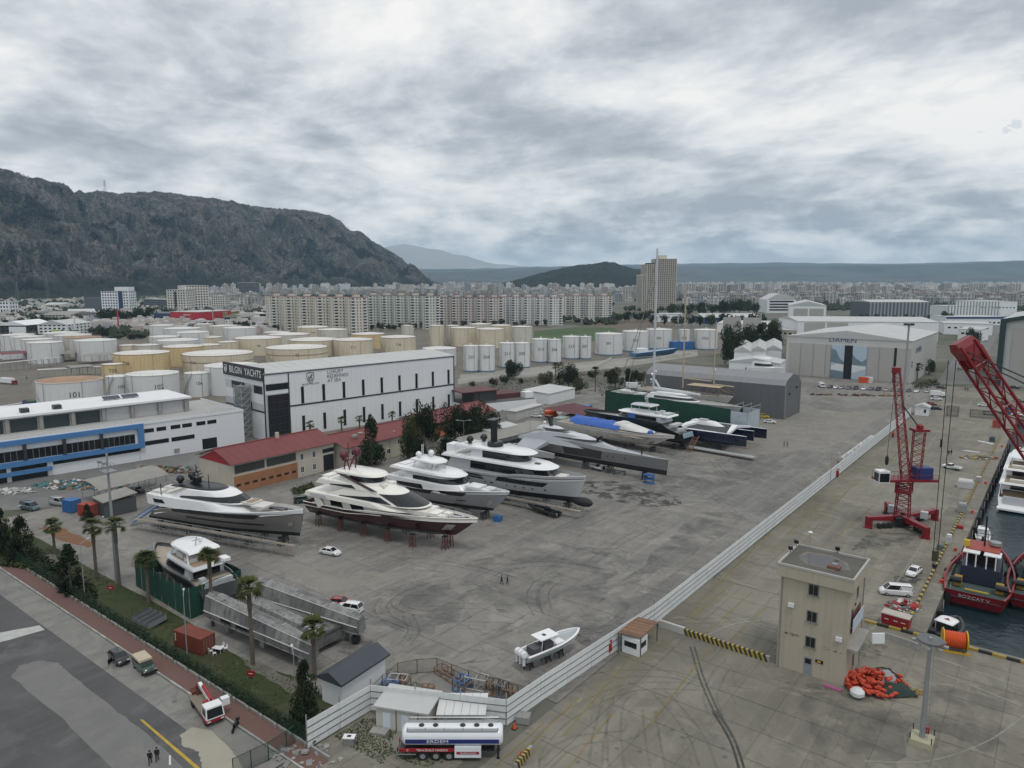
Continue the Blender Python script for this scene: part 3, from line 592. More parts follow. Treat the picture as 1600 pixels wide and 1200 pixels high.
e=MB(); emblem(e,1.7); o=e.build('emblem',DL,bil); o.matrix_local=frame((17.5,-.1,20.1),(1,0,0),(0,0,1))
text('BILGIN YACHTS',.95,(17.5,-.07,17.9),(1,0,0),(0,0,1),DL,bil)
for s_,z_ in (('LUXURY',21.4),('REDEFINED',19.85),('AT SEA',18.3)):
 q=text(s_,1.75,(0,0,0),(1,0,0),(0,0,1),DL,bil); wd=q.dimensions.x
 q.data.transform(Matrix.Translation((24.2+max(v.co.x for v in q.data.vertices),-.07,z_)))
GL2=mat('hall_window_glass',(.02,.024,.03),.12,var=.3,sc=.2)
ws=MB().box(-.55,.55,-.12,.02,0,5.6).box(-.62,.62,-.15,.02,-.14,0,1).box(-.62,.62,-.15,.02,5.6,5.74,1).mesh('window',[GL2,DARKTRIM])
for i in range(9):
 for z in (1.3,11.6): obj('window',ws,bil,(14.2+8.35*i,0,z))
gw=thing; cw=MB().box(1.2,8.8,-.3,.02,.3,15.6); cw.build('glass_front',GL2,bil)
mu=MB()
for k in range(6): mu.box(1.2,8.8,-.36,-.3,.3+k*2.55,.42+k*2.55)
for k in range(5): mu.box(1.2+k*1.88,1.28+k*1.88,-.36,-.3,.3,15.6)
mu.build('mullion',DARKTRIM,bil); MB().box(.8,8.8,-.14,.02,17.2,19.3).build('window',GL2,bil)
for y0,y1,z0,z1 in ((1,7,16,18.6),(14,24,16.2,18.7),(9,17,10.3,12.4),(19,21,10.3,12.4)): MB().box(-.12,.02,y0,y1,z0,z1).build('window',GL2,bil)
lf=thing('lift_tower','grey lattice lift tower leaning against the end wall under the dark sign','tower',tuple(bil.matrix_basis@V(-.2,9,0)) ,RZ)
lm=MB()
for x in (-3.4,-.35):
 for y in (0,6): lm.tube((x,y,0),(x,y,18.5),.16,4)
lm.build('post',GALV,lf); lb=MB()
for k in range(8):
 z=k*2.3
 for (a,b2) in (((-3.4,0),(-3.4,6)),((-3.4,0),(-.35,0)),((-3.4,6),(-.35,6))):
  lb.tube((*a,z),(*b2,z),.08,4); lb.tube((*a,z),(*b2,z+2.3),.06,4); lb.tube((*b2,z),(*a,z+2.3),.06,4)
lb.build('brace',GALV,lf,kind='stuff'); MB().box(-3.2,-.6,.3,5.7,0,18).build('mesh_cladding',mat('grey_mesh_panel',(.21,.22,.23),.7,var=.15,sc=.3),lf)
# white building with a blue frame
wc=G(382.5,692.5)
wb=thing('white_building','long white building with a bright blue window frame and roof terrace','building',(wc.x,wc.y,0),RZ); wb['L']=0; wb['dep']=34
WW=mat('white_render',(.72,.74,.77),.6,var=.03,sc=.1,streak=.03)
MB().box(-120,0,0,34,-.1,10.7).build('wall',WW,wb); MB().box(-120.1,.1,-.1,34.1,10.71,10.8).build('terrace',mat('terrace_floor',(.40,.40,.39),.9,var=.1,sc=.1),wb)
MB().box(-120,.12,-.14,.1,10.8,11.5).box(-.1,.12,.1,34,10.8,11.5).build('parapet',WW,wb)
BLF=mat('bright_blue_render',(.07,.20,.43),.5,var=.05)
xr=lx(wb,226,718).x; xl=lx(wb,81,742).x
MB().box(-120,xr,-.9,.02,9.9,11.3).box(xr-1.6,xr,-.9,.02,5.3,9.9).box(-120,xr,-.9,.02,4.0,5.3).box(-120,xl,-1.2,.02,1.7,2.6).build('blue_frame',BLF,wb)
gl=[]
x=xr-2.4; 
for k in range(10):
 MB().box(x-8.6,x,-.12,.02,5.5,8.3).build('window',GLASS,wb); 
 fr=MB()
 for q in range(1,6): fr.box(x-8.6+q*1.43-.04,x-8.6+q*1.43+.04,-.17,-.12,5.5,8.3)
 fr.build('mullion',GALV,wb); MB().box(x-9.5,x-8.7,-.75,.02,5.3,9.9).build('column',DARKTRIM,wb); x-=9.5
MB().box(xl+.5,xr-1,-.1,.02,2.9,3.8).build('window',GLASS,wb)
x=xl-1
for k in range(5):
 MB().box(x-8.4,x,-.1,.02,2.7,3.9).build('window',GLASS,wb); MB().box(x-8.4,x,-.1,.02,-.0,1.6).build('window',GLASS,wb); x-=9.5
for pa,pb,z0,z1 in ((228,243,8.2,9.4),(247,262,8.2,9.4),(269,284,8.2,9.4),(287,302,8.2,9.4),(309,323,8.2,9.4),(326,340,8.2,9.4),(228,265,4.3,5.6),(269,305,4.3,5.6)):
 a=lx(wb,pa,718-(pa-226)*.164).x; c=lx(wb,pb,718-(pb-226)*.164).x; MB().box(a,c,-.06,.02,z0,z1).build('window',GLASS,wb)
a=lx(wb,316,703).x; c=lx(wb,338,699).x; MB().box(a,c,-.06,.02,.2,3.6).build('roller_door',GLASS,wb)
MB().box(lx(wb,271,710).x,lx(wb,280,709).x,-.3,.02,.8,1.9).build('wall_box',CONC,wb)
PX=-12; pent=MB().box(-120,PX,14,34,10.8,15.2).build('penthouse_wall',mat('penthouse_render',(.42,.42,.41),.8,var=.08,streak=.1),wb)
MB().box(-120.4,PX+.4,12.6,34.4,15.2,15.8).build('penthouse_roof',mat('white_roof_membrane',(.74,.75,.76),.6,var=.05,sc=.1),wb)
for k in range(12):
 x=PX-.8-k*8.3; MB().box(x-.9,x,13.1,14,10.82,15.18).build('pillar',CONC,wb)
 MB().box(x-7.9,x-1.3,13.9,14.02,10.9,14.6).build('bay_door',mat('dark_teal_shutter',(.03,.045,.05),.6) if k>2 else mat('grey_shutter',(.44,.45,.45),.6),wb)
 if k>3: MB().box(x-4.5,x-2.4,16.5,19,15.82,17).build('skylight',DARKTRIM,wb)
for k in range(2): 
 o=MB().cb((0,0,0),(5,2.4,.1),rx=.3).build('solar_panel',mat('solar_glass',(.015,.02,.05),.15),wb,loc=(-27-5.6*k,24,16.6))
rl=MB()
for k in range(78): rl.tube((-117+k*1.5,.02,11.5),(-117+k*1.5,.02,12.4),.03,4)
rl.tube((-118,.02,12.4),(0,.02,12.4),.035,4); rl.build('railing',STEEL,wb)
# red roofed sheds along the back of the yard
WALLB=mat('cream_render',(.50,.46,.38),.85,var=.06,sc=.3,streak=.1); OPANEL=mat('orange_brown_board',(.33,.15,.075),.75,var=.12,sc=.5,rnd=.08)
def redroof(label,x0,x1,y0,y1,h,rise):
 t=thing('red_roofed_shed',label,'building',(x1,y0,0),R(90),'red roofed sheds behind the yachts'); L=y1-y0; D=x1-x0
 t['L']=L; t['dep']=D
 MB().box(0,L,0,D,-.1,h).add([(0,0,h),(0,D,h),(0,D/2,h+rise*.95),(L,0,h),(L,D,h),(L,D/2,h+rise*.95)],[(0,2,1),(3,4,5)]).build('wall',WALLB,t)
 n=max(2,round(L/2.6))
 for s in (0,1):
  for i in range(n):
   a=-.6+(L+1.2)*i/n+.02; c=-.6+(L+1.2)*(i+1)/n-.02
   ya,yb=(-.9,D/2) if s==0 else (D+.9,D/2); za=h-.15
   zb=h+rise
   v=[(a,ya,za),(c,ya,za),(c,yb,zb),(a,yb,zb)]; v+=[(p[0],p[1],p[2]+.1) for p in v]
   MB().add(v,[(0,3,2,1),(4,5,6,7),(0,1,5,4),(2,3,7,6),(1,2,6,5),(3,0,4,7)]).build('roof_sheet',BRICKR,t)
 MB().box(-.6,L+.6,D/2-.25,D/2+.25,h+rise+.08,h+rise+.2).build('ridge_cap',BRICKR,t); return t
r1=redroof('long red roofed workshop with orange boards nearest the grey yacht',-181.5,-165.5,98,130,7.9,2.7)
MB().add([(-.05,0.1,7.2),(-.05,15.9,7.2),(-.05,8,10.3)],[(0,2,1)]).build('gable_board',mat('bright_red_board',(.33,.02,.025),.6),r1)
for i in range(8): MB().box(.3+2.4*i,2.6+2.4*i,-.08,.02,.1,4.4).build('board',OPANEL,r1)
for i in range(8): MB().box(.8+2.4*i,2.1+2.4*i,-.12,-.07,1.7,2.3).build('window',GLASS,r1)
for a,c in ((.6,9.2),(9.9,19)): MB().box(a,c,-.1,.02,5.1,7.2).build('window',mat('old_workshop_glass',(.05,.055,.05),.3,var=.4,sc=.6),r1)
for a in (21,25): 
 for z in (1.2,4.8): winrow(r1,'f',1,a-.6,a+.6,.9,z,1.6,None,'window',TRIMW)
MB().box(28.2,31.8,-.1,.02,0,4.6).build('garage_opening',BLACK,r1); MB().box(28,31.9,-.12,.02,5.3,6.4).build('window',BLACK,r1); MB().box(18,18.8,7,7.8,9,12).build('chimney',WALLB,r1)
r2=redroof('middle red roofed shed half hidden by the tall conifer',-178.5,-162.5,131.5,168,6.3,2.6)
r3=redroof('farthest red roofed shed behind dark trees',-182,-167,171,205,6.5,2.4)
for t in (r2,r3):
 for k in range(7): winrow(t,'f',1,2+4.6*k,4+4.6*k,1.2,1.4 if k%2 else 3.6,1.4,None,'window',TRIMW)
for x,y in ((6,3),(9.5,4.5)): MB().box(x,x+1.6,y,y+1.3,7.6,8.4).build('solar_heater',CONC,r2)
o=block('porch','low shed with an orange tile porch beside the dark trees','shed',(672,698),(708,697),7,3.4,WALLB,mat('orange_tile',(.24,.075,.04),.8,var=.2,sc=1),'mono',1.6)
# carports and sheds
def canopy(label,p0,p1,dep,h,rise,m,n=6,L=None,name='carport'):
 a=G(*p0); b2=G(*p1); d=b2-a; L=L or d.length; t=thing(name,label,'canopy',(a.x,a.y,0),math.atan2(d.y,d.x))
 A=[(-.4,-.5+(dep+1)*i/6,h+rise*math.sin(pi*i/6*.8)) for i in range(7)]; B=[(L+.4,y,z) for _,y,z in A]
 lo=[[(x,y,z) for x,y,z in A],[(x,y,z) for x,y,z in B]]; mb=MB(); mb.loft([A+[(x,y,z-.12) for x,y,z in A[::-1]],B+[(x,y,z-.12) for x,y,z in B[::-1]]],True,True); mb.build('roof',m,t)
 for i in range(n):
  for y in (.3,dep-.3): MB().tube((L*i/(n-1),y,0),(L*i/(n-1),y,h+rise*.3),.08,5).build('post',GALV,t)
 t['L']=L; t['dep']=dep; return t
ASB=mat('grey_fibre_cement',(.27,.26,.24),.9,var=.15,sc=.4,streak=.1)
canopy('long grey curved carport roof over parked cars behind the explorer yacht',(733,713),(858,680),9,3.2,1.2,ASB,9)
canopy('long workshop canopy with grey roof at the stern of the grey yacht',(158,792),(262,766),9,4.2,1.4,ASB,7,name='workshop_canopy')
block('white_annex','white flat roofed annex beside the carport','shed',(770,695),(815,684),7,4,WALLW,GREYROOF,'mono',.6)
o=block('dark_shed','dark grey steel shed beside the workshop canopy','shed',(148,801),(164,810),7,3.6,mat('slate_cladding',(.07,.075,.08),.6),ASB,'mono',.8)
enc=block('roofless_workshop','white panelled enclosure with open maroon steel frame','building',(728,648),(838,636),26,3.6,WALLW,mat('dark_floor',(.1,.1,.1),.9),'flat',ov=-.5)
fm=MB()
for x in (0,8,16): 
 for y in (3,14): fm.tube((x,y,0),(x,y,8.5),.2,4)
fm.box(-.6,17,2,15,8.4,8.8); fm.build('steel_frame',mat('maroon_steel',(.1,.025,.025),.6),enc); MB().box(6,16.5,4,14.5,3.7,8).build('inner_hall',mat('dark_grey_sheet',(.08,.085,.085),.7),enc)
MB().box(18,30,6,18,3.7,6).build('inner_room',mat('dark_red_roof',(.09,.03,.03),.7),enc); MB().box(30,34,2,6,3.6,6.5).build('inner_shed',WALLW,enc)
block('white_store','white panel store with pale roof behind the pavilion','shed',(858,632),(898,622),14,4.6,WALLW,GREYROOF,'mono',.6)
block('site_box','long white box container beside the waste heap','container',(806,657),(848,645),4,3.3,mat('offwhite_box',(.5,.51,.49),.6,streak=.1),GREYROOF,'flat')
pv_=thing('pavilion','open pavilion with a maroon pyramid roof near the black yacht','pavilion',tuple(G(848,656)),R(-10))
mb=MB(); shape_roof(mb,0,20,0,14,4.6,'hip',2.6); mb.build('roof',mat('maroon_roof_sheet',(.10,.03,.035),.6,var=.1),pv_)
for x in (.5,10,19.5):
 for y in (.5,13.5): MB().tube((x,y,0),(x,y,4.6),.12,5).build('post',GALV,pv_)
MB().box(11,19,7,13,0,3).build('inner_box',WALLW,pv_)
for lb,a,b2,d,h,m in (('pale green portable cabin behind the silver trimaran',(878,668),(905,661),4,2.9,mat('pale_green_box',(.30,.36,.33),.6)),('blue box container behind the tarpaulin covered yacht',(906,654),(925,648),4,3.6,BLUEP)):
 block('portable_cabin',lb,'container',a,b2,d,h,m,m,'flat',ov=.05)
# orange heaps beside the pavilion
for lb,a,s_ in (('bright orange stack of floats left of the pavilion post',(858,652),1),('bright orange stack of floats right of the pavilion',(903,648),1.2)):
 p=G(*a); h=thing('float_stack',lb,'floats',tuple(p),.2)
 for k in range(5):
  mb=MB(); mb.lathe([(.5,0),(.75,.3),(.75,4.0*s_),(.5,4.4*s_)],8); mb.v=[(z-2,y+(k%3)*1.5,x+.75+(k//3)*1.3) for x,y,z in mb.v]; mb.build('float',ORANGE,h,smooth=True)
# grey tent hall
TG=mat('tent_grey_wall',(.125,.13,.14),.6,var=.06,sc=.1,rnd=.03); TGR=mat('tent_grey_roof',(.215,.22,.23),.5,var=.05,sc=.1,rnd=.02)
tn=thing('grey_hall','large plain grey sheet clad boat hall with chamfered roof','building',(-146,285,0),0); L=60;D=20
tn['L']=L; tn['dep']=D
prof=[(0,0),(0,13.3),(2.2,15.2),(10,17.2),(17.8,15.2),(20,13.3),(20,0)]
MB().loft([[(0,y,z) for y,z in prof],[(L,y,z) for y,z in prof]],True,True).build('frame_body',TG,tn)
for i in range(20):
 a=L*i/20+.03; c=L*(i+1)/20-.03
 for (y0,z0),(y1,z1),m in (((0,.1),(0,13.2),TG),((0,13.3),(2.2,15.2),TGR),((2.2,15.2),(10,17.2),TGR),((10,17.2),(17.8,15.2),TGR)):
  n=V(0,-(z1-z0),(y1-y0)).normalized()*.06 if y1==y0 else V(0,-(z1-z0),y1-y0).normalized()*.06
  if y1==y0: n=V(0,-.06,0)
  v=[V(a,y0,z0),V(c,y0,z0),V(c,y1,z1),V(a,y1,z1)]; v+=[p+n for p in v]
  MB().add(v,[(4,5,6,7),(0,1,5,4),(1,2,6,5),(2,3,7,6),(3,0,4,7)]).build('wall_panel' if m is TG else 'roof_panel',m,tn)
for z,y in ((9.2,5),(11,14)): MB().box(L,L+.4,y,y+1,z,z+.7).build('vent',BLACK,tn)
MB().box(L,L+.3,-.1,.6,0,13.3).box(L,L+.3,19.4,20.1,0,13.3).build('corner_post',TGR,tn)
# big beige hangar with sliding doors
dm=thing('hangar','wide pale grey hangar with sliding doors and a yacht banner','building',(-129,426,0),0); L=64;D=88;Hh=22.5; dm['L']=L; dm['dep']=D
DW=mat('pale_grey_cladding',(.52,.52,.50),.6,var=.05,sc=.08,rnd=.03,streak=.06); DWD=mat('greige_door',(.40,.39,.365),.6,var=.04,sc=.08,rnd=.05)
MB().box(0,L,0,D,-.1,Hh).add([(0,0,Hh),(L,0,Hh),(L/2,0,Hh+4)],[(0,1,2)]).build('wall',DW,dm); rb=MB(); shape_roof(rb,0,L,0,D,Hh+.05,'y',4.1,0,.3); rb.build('roof',GREYROOF,dm)
panels(dm,'r',L,D,.2,Hh-.6,2.9,DW); MB().box(-.3,L+.3,-.25,0,Hh-.35,Hh).build('eave_trim',GALV,dm)
def dx(px): return local(dm,G(px,585+(px-1228)*.0773)).x
for a,c in ((1232,1249),(1250,1269),(1270,1288),(1289,1296),(1353,1371),(1372,1394),(1398,1420)): MB().box(dx(a)+.1,dx(c)-.1,-.4,.02,.2,18.6).build('sliding_door',DWD,dm)
for a,c in ((1317,1330),(1394,1398)): MB().box(dx(a),dx(c),-.1,.02,.1,18.6).build('door_gap',BLACK,dm)
SKYB=mat('banner_sky',(.42,.52,.60),.7,var=.06,sc=.1); MTB=mat('banner_mountain',(.16,.22,.27),.7,var=.15,sc=.2); YTB=mat('banner_white',(.68,.70,.71),.6,var=.04)
for a,c,s_ in ((1297,1317,0),(1330,1352,1)):
 x0,x1=dx(a),dx(c); b_=MB().box(x0,x1,-.5,.02,.2,18.6).build('banner',SKYB,dm); w_=x1-x0
 if s_==0: MB().poly([(x0,-.52,9),(x0,-.52,16.5),(x0+w_*.35,-.52,15.8),(x0+w_*.7,-.52,11),(x1,-.52,9.5),(x1,-.52,8)]).build('printed_mountain',MTB,dm); MB().poly([(x0+.2,-.54,5),(x1,-.54,4.4),(x1,-.54,8),(x0+w_*.5,-.54,8.3),(x0+.3,-.54,7)]).build('printed_yacht',YTB,dm); MB().poly([(x0,-.53,.3),(x1,-.53,.3),(x1,-.53,4),(x0,-.53,4.6)]).build('printed_sea',MTB,dm)
 else: MB().poly([(x0,-.52,8),(x0,-.52,14),(x0+w_*.3,-.52,11.5),(x0+w_*.7,-.52,10),(x1,-.52,12),(x1,-.52,8)]).build('printed_mountain',MTB,dm); MB().poly([(x0,-.54,3.5),(x1-.3,-.54,6.2),(x1-.4,-.54,7.4),(x0,-.54,8.2)]).build('printed_yacht',YTB,dm)
DB=mat('dark_blue_letters',(.02,.05,.17),.5)
text('DAMEN',3.1,(L/2-2,-.1,21.2),(1,0,0),(0,0,1),DB,dm,sx=1.35); text('DAMEN',4.4,(L+.1,21,16.5),(0,1,0),(0,0,1),DB,dm,sx=1.25)
MB().box(L+.05,L+.12,2,5,8.5,11.6).build('logo',DB,dm); MB().box(L+.12,L+.16,2.6,4.4,9.9,10.4).build('logo_stripe',YTB,dm)
for lb,x,w_,m in (('orange skip in front of the hangar doors',1342,4,ORANGE),('pale box in front of the hangar doors',1352,3,WALLW)):
 p=G(x,598); s_=MB().add([(0,0,0),(w_,0,0),(w_,2.4,0),(0,2.4,0),(-.4,-.2,3),(w_+.4,-.2,3),(w_+.4,2.6,3),(-.4,2.6,3)],[(0,1,5,4),(1,2,6,5),(2,3,7,6),(3,0,4,7),(4,5,6,7)]).build('skip',m,loc=tuple(p)); tag(s_,lb,'skip')
# hangar with dark green frame, right edge
gh=thing('framed_hangar','tall beige hangar with dark green corner frame at the right edge','building',(-27.5,449,0),0); L=60;D=95;Hh=33
GF=mat('dark_green_steel',(.018,.04,.042),.5,var=.1)
MB().box(0,L,0,D,-.1,Hh).add([(0,0,Hh),(L,0,Hh),(L/2,0,Hh+7)],[(0,1,2)]).build('wall',mat('pale_frame',(.45,.46,.45),.6),gh); rb=MB(); shape_roof(rb,0,L,0,D,Hh+1.2,'y',7,0,1); rb.build('roof',GREYROOF,gh)
MB().box(-1.6,1,-1.4,0,0,Hh+1.2).box(-1.6,-.02,0,D,Hh-2,Hh+1.1).build('corner_frame',GF,gh); MB().add([(-1.6,-1.2,Hh-.8),(L/2,-1.2,Hh+6.1),(L/2,-1.2,Hh+8.3),(-1.6,-1.2,Hh+1.2),(-1.6,0,Hh-.8),(L/2,0,Hh+6.1),(L/2,0,Hh+8.3),(-1.6,0,Hh+1.2)],[(0,1,2,3),(0,4,5,1),(3,2,6,7)]).build('gable_frame',GF,gh)
for i in range(7): MB().box(4+7.5*i+.1,4+7.5*(i+1)-.1,-.3,.02,.2,Hh-3).build('sliding_door',DWD,gh)
# tower building on the quay
tw=block('tower_building','beige four storey tower block with puddled flat roof on the quay','building',(-29,98.8,0),(-20,98.8,0),8.3,14.6,BEIGE,mat('roof_felt',(.10,.095,.085),.85,var=.2,sc=.5),'flat',ov=-.25)
DADO=MB().box(-.42,9.42,-.42,8.72,13.4,15.0).build('parapet',BEIGE,tw)
cut=MB().box(-.2,9.2,-.2,8.5,14.97,15.03).build('roof_deck',mat('roof_felt',(.1,.1,.1)),tw)
cp=MB()
for a,b2,c,d in ((-.48,9.48,-.48,-.22),(-.48,9.48,8.52,8.78),(-.48,-.22,-.22,8.52),(9.22,9.48,-.22,8.52)): cp.box(a,b2,c,d,15.0,15.3)
cp.build('coping',mat('pale_coping',(.4,.39,.36),.85,var=.15),tw)
MB().poly(blob([(1.2,4.2,0),(2,6.5,0),(4.5,7,0),(6.8,5.8,0),(7.6,3.6,0),(6,2,0),(3,2.2,0)],5,.12) and [(x,y,15.04) for x,y in blob([(1.2,4.2),(1.8,6.4),(4.5,6.9),(6.8,5.6),(7.6,3.6),(6,2.1),(3,2.4)],6,.1)]).build('puddle',mat('puddle_water',(.09,.085,.085),.04,var=.05),tw)
MB().poly([(x,y,15.036) for x,y in blob([(.9,4.2),(1.5,6.8),(4.5,7.3),(7.2,5.8),(8,3.5),(6.2,1.7),(2.8,2.0)],6,.12)]).build('puddle_edge',mat('silt_rim',(.17,.155,.13),.9,var=.2),tw)
bk=MB().box(5.4,7.0,2.1,3.2,15.05,15.45).build('brick_pad',mat('old_brick',(.19,.09,.065),.9,var=.3,sc=2),tw); MB().box(5.9,6.6,2.4,2.9,15.45,15.75).build('cap_slab',CONC,tw)
FRM=mat('window_frame_grey',(.2,.2,.19),.6)
for z in (11.7,7.9,4.2): winrow(tw,'f',1,3.6,5.2,1.15,z,1.35,None,'window',FRM,.1)
d_=MB().box(3.75,4.75,-.06,.02,0,2.6); d_.build('door',mat('grey_blue_door',(.22,.25,.27),.6),tw); MB().box(3.85,4.65,-.1,-.05,1.7,2.4).build('door_pane',GLASS,tw); MB().box(5.2,6.2,-.08,.02,2.2,2.65).build('sign',BLACK,tw); MB().box(5.45,5.9,-.1,-.08,2.3,2.55).build('sign_mark',YELLOW,tw)
winrow(tw,'r',1,3.9,4.7,.7,11.4,1.4,None,'window',FRM,.1); winrow(tw,'r',1,4,4.8,.7,1.2,1.4,None,'window',FRM,.1); winrow(tw,'r',1,1.4,2.2,.7,8,2.2,None,'window',FRM,.1)
MB().box(9.05,9.15,3.0,3.3,10.4,10.7).box(9.02,9.1,1.6,6.5,6.8,9.6,0).build('rust_panel',RUST,tw); MB().add([(9.3,1.2,7.2),(9.3,7.2,7.2),(9.3,7.2,9.0),(9.3,1.2,9.0),(9.38,1.2,7.2),(9.38,7.2,7.2),(9.38,7.2,9.0),(9.38,1.2,9.0)],[(0,3,2,1),(4,5,6,7),(0,1,5,4),(2,3,7,6),(1,2,6,5),(3,0,4,7)]).build('banner',mat('pale_blue_banner',(.50,.56,.65),.6,var=.03),tw)
MB().box(9,10.3,.2,7.6,5.0,5.35).build('balcony_slab',CONC,tw)
for x_,z_ in ((1.2,9.2),(7.6,6.2)): MB().box(x_,x_+.8,-.32,-.02,z_,z_+.55).build('air_conditioner',TRIMW,tw)
MB().tube((.25,-.07,0),(.25,-.07,13.4),.06,5).build('drainpipe',FRM,tw); MB().tube((9.08,8.0,0),(9.08,8.0,13.4),.06,5).build('drainpipe',FRM,tw)
cr=MB()
random.seed(3)
for k in range(34):
 x=random.uniform(.2,2.8) if k<22 else random.uniform(6,8.4); z=5.2-x*.02+random.uniform(-.12,.12)+(0 if k<22 else -.55); cr.box(x,x+random.uniform(.1,.4),-.012,.01,z,z+random.uniform(.03,.14))
cr.build('spalled_render',mat('spalled_render',(.24,.21,.165),.95),tw,kind='stuff')
for x,y,h in ((1.4,8.3,2.4),(8.9,8,3.2)): MB().tube((x,y,15),(x,y,15+h),.04,5).build('antenna_mast',GALV,tw)
MB().ball((1.4,8.3,17.5),.35,8,.6).build('antenna_dish',TRIMW,tw,smooth=True)
for x,y in ((-.3,7.6),(5.2,8.4),(-.2,4.5)): MB().cb((x,y,15.9),(.6,.25,.5),rx=.3).tube((x,y,15.2),(x,y,15.7),.05,4).build('floodlight',BLACK,tw)
# small industrial blocks on the right, far and middle distance
BLUEB=mat('cobalt_band',(.03,.05,.17),.5,var=.06); STRIPE=mat('slate_stripe',(.10,.115,.13),.6,var=.06)
I=lambda *a,**k: block('industrial_hall',*a,**k)
ib=I('white gabled yard office with blue shutters left of the hangar','building',(1138,594),(1217,599),22,10.5,WALLW,GREYROOF,'y',2.2)
for k in range(6): MB().box(3+k*3.9,4.6+k*3.9,-.12,.02,1.2,4.6).build('shutter',DB,ib)
MB().box(9,16,-1.5,.02,6.6,7.6).build('awning',DB,ib); winrow(ib,'f',4,8,18,1.2,5,1.4)
for k in range(3): I('ridged white shed roof number behind the yard office','building',(1146+k*24,578-k*2),(1172+k*24,579-k*2),60,11.5,WALLW,GREYROOF,'y',2.6,group='ridged white sheds')
for o,lb in zip([o for o in COL.objects if o.get('group')=='ridged white sheds'],('left ridged white shed behind the yard office','middle ridged white shed behind the yard office','right ridged white shed touching the big hangar')): o['label']=lb
FA=[('long low white warehouse left of the hangar roof',(1120,519),(1200,521),70,9,WALLW,GREYROOF,'flat',1),
('broad pale roofed warehouse straight behind the hangar',(1245,531),(1465,533),70,17,WALLW,GREYROOF,'x',3),
('blue banded shed behind the row of dark trees',(1100,506),(1190,506),60,8,BLUEB,GREYROOF,'x',4),
('second hangar with grey doors and pale roof behind',(1232,500),(1290,501),95,20,WALLW,GREYROOF,'y',6),
('dark striped hall with a pale roof behind the hangars',(1358,497),(1452,497),60,23,STRIPE,GREYROOF,'x',3),
('blue trimmed white hall right of the striped hall',(1480,494),(1562,494),50,15,WALLW,GREYROOF,'flat',1),
('lower blue trimmed hall in front of its twin',(1478,508),(1566,508),35,10,WALLW,GREYROOF,'flat',1),
('white flat hall at the head of the harbour street',(1474,522),(1550,524),40,11,WALLW,GREYROOF,'flat',1),
('large white warehouse at the upper right',(1528,494),(1588,494),60,22,WALLW,GREYROOF,'flat',1),
('small white works office beside the harbour street tree',(1496,531),(1532,533),20,10,WALLW,GREYROOF,'mono',1.5),
('white workshop range behind the leafy row',(1020,503),(1070,503),30,10,WALLW,GREYROOF,'flat',1),
('beige warehouse with white roof beyond the ridged sheds',(1180,527),(1250,531),60,8,WALLB,GREYROOF,'flat',1)]
for lb,a,b2,d,h,wm_,rm_,rf,rs in FA:
 t=I(lb,'building',a,b2,d,h,wm_,rm_,rf,rs)
 L=t['L']
 if 'striped' in lb:
  for i in range(17): MB().box(i*L/17+.2,i*L/17+L/38,-.25,.02,.1,22.5).build('pale_stripe',mat('pale_stripe',(.3,.32,.33),.6),t)
 elif 'hangar' in lb:
  for i in range(2): MB().box(6+i*20,24+i*20,-.3,.02,.1,16).build('sliding_door',DWD,t)
 elif 'trimmed' in lb: MB().box(-.2,L+.2,-.4,.02,h-2.2,h-.1).build('blue_band',DB,t); winrow(t,'f',12,2,L-2,3,2,2,None,'window',each=True)
 else: winrow(t,'f',int(L/6)+1,2,L-2,2.6,h*.55,1.6)
ao=block('arched_office','white office with arched roof and dark window bands','building',(1198,489),(1243,489),40,22,WALLW,GREYROOF,'arch',10)
for k in range(4): MB().box(4,ao['L']-4,-.3,.02,4+k*4.6,6.4+k*4.6).build('window_band',GLASS,ao)
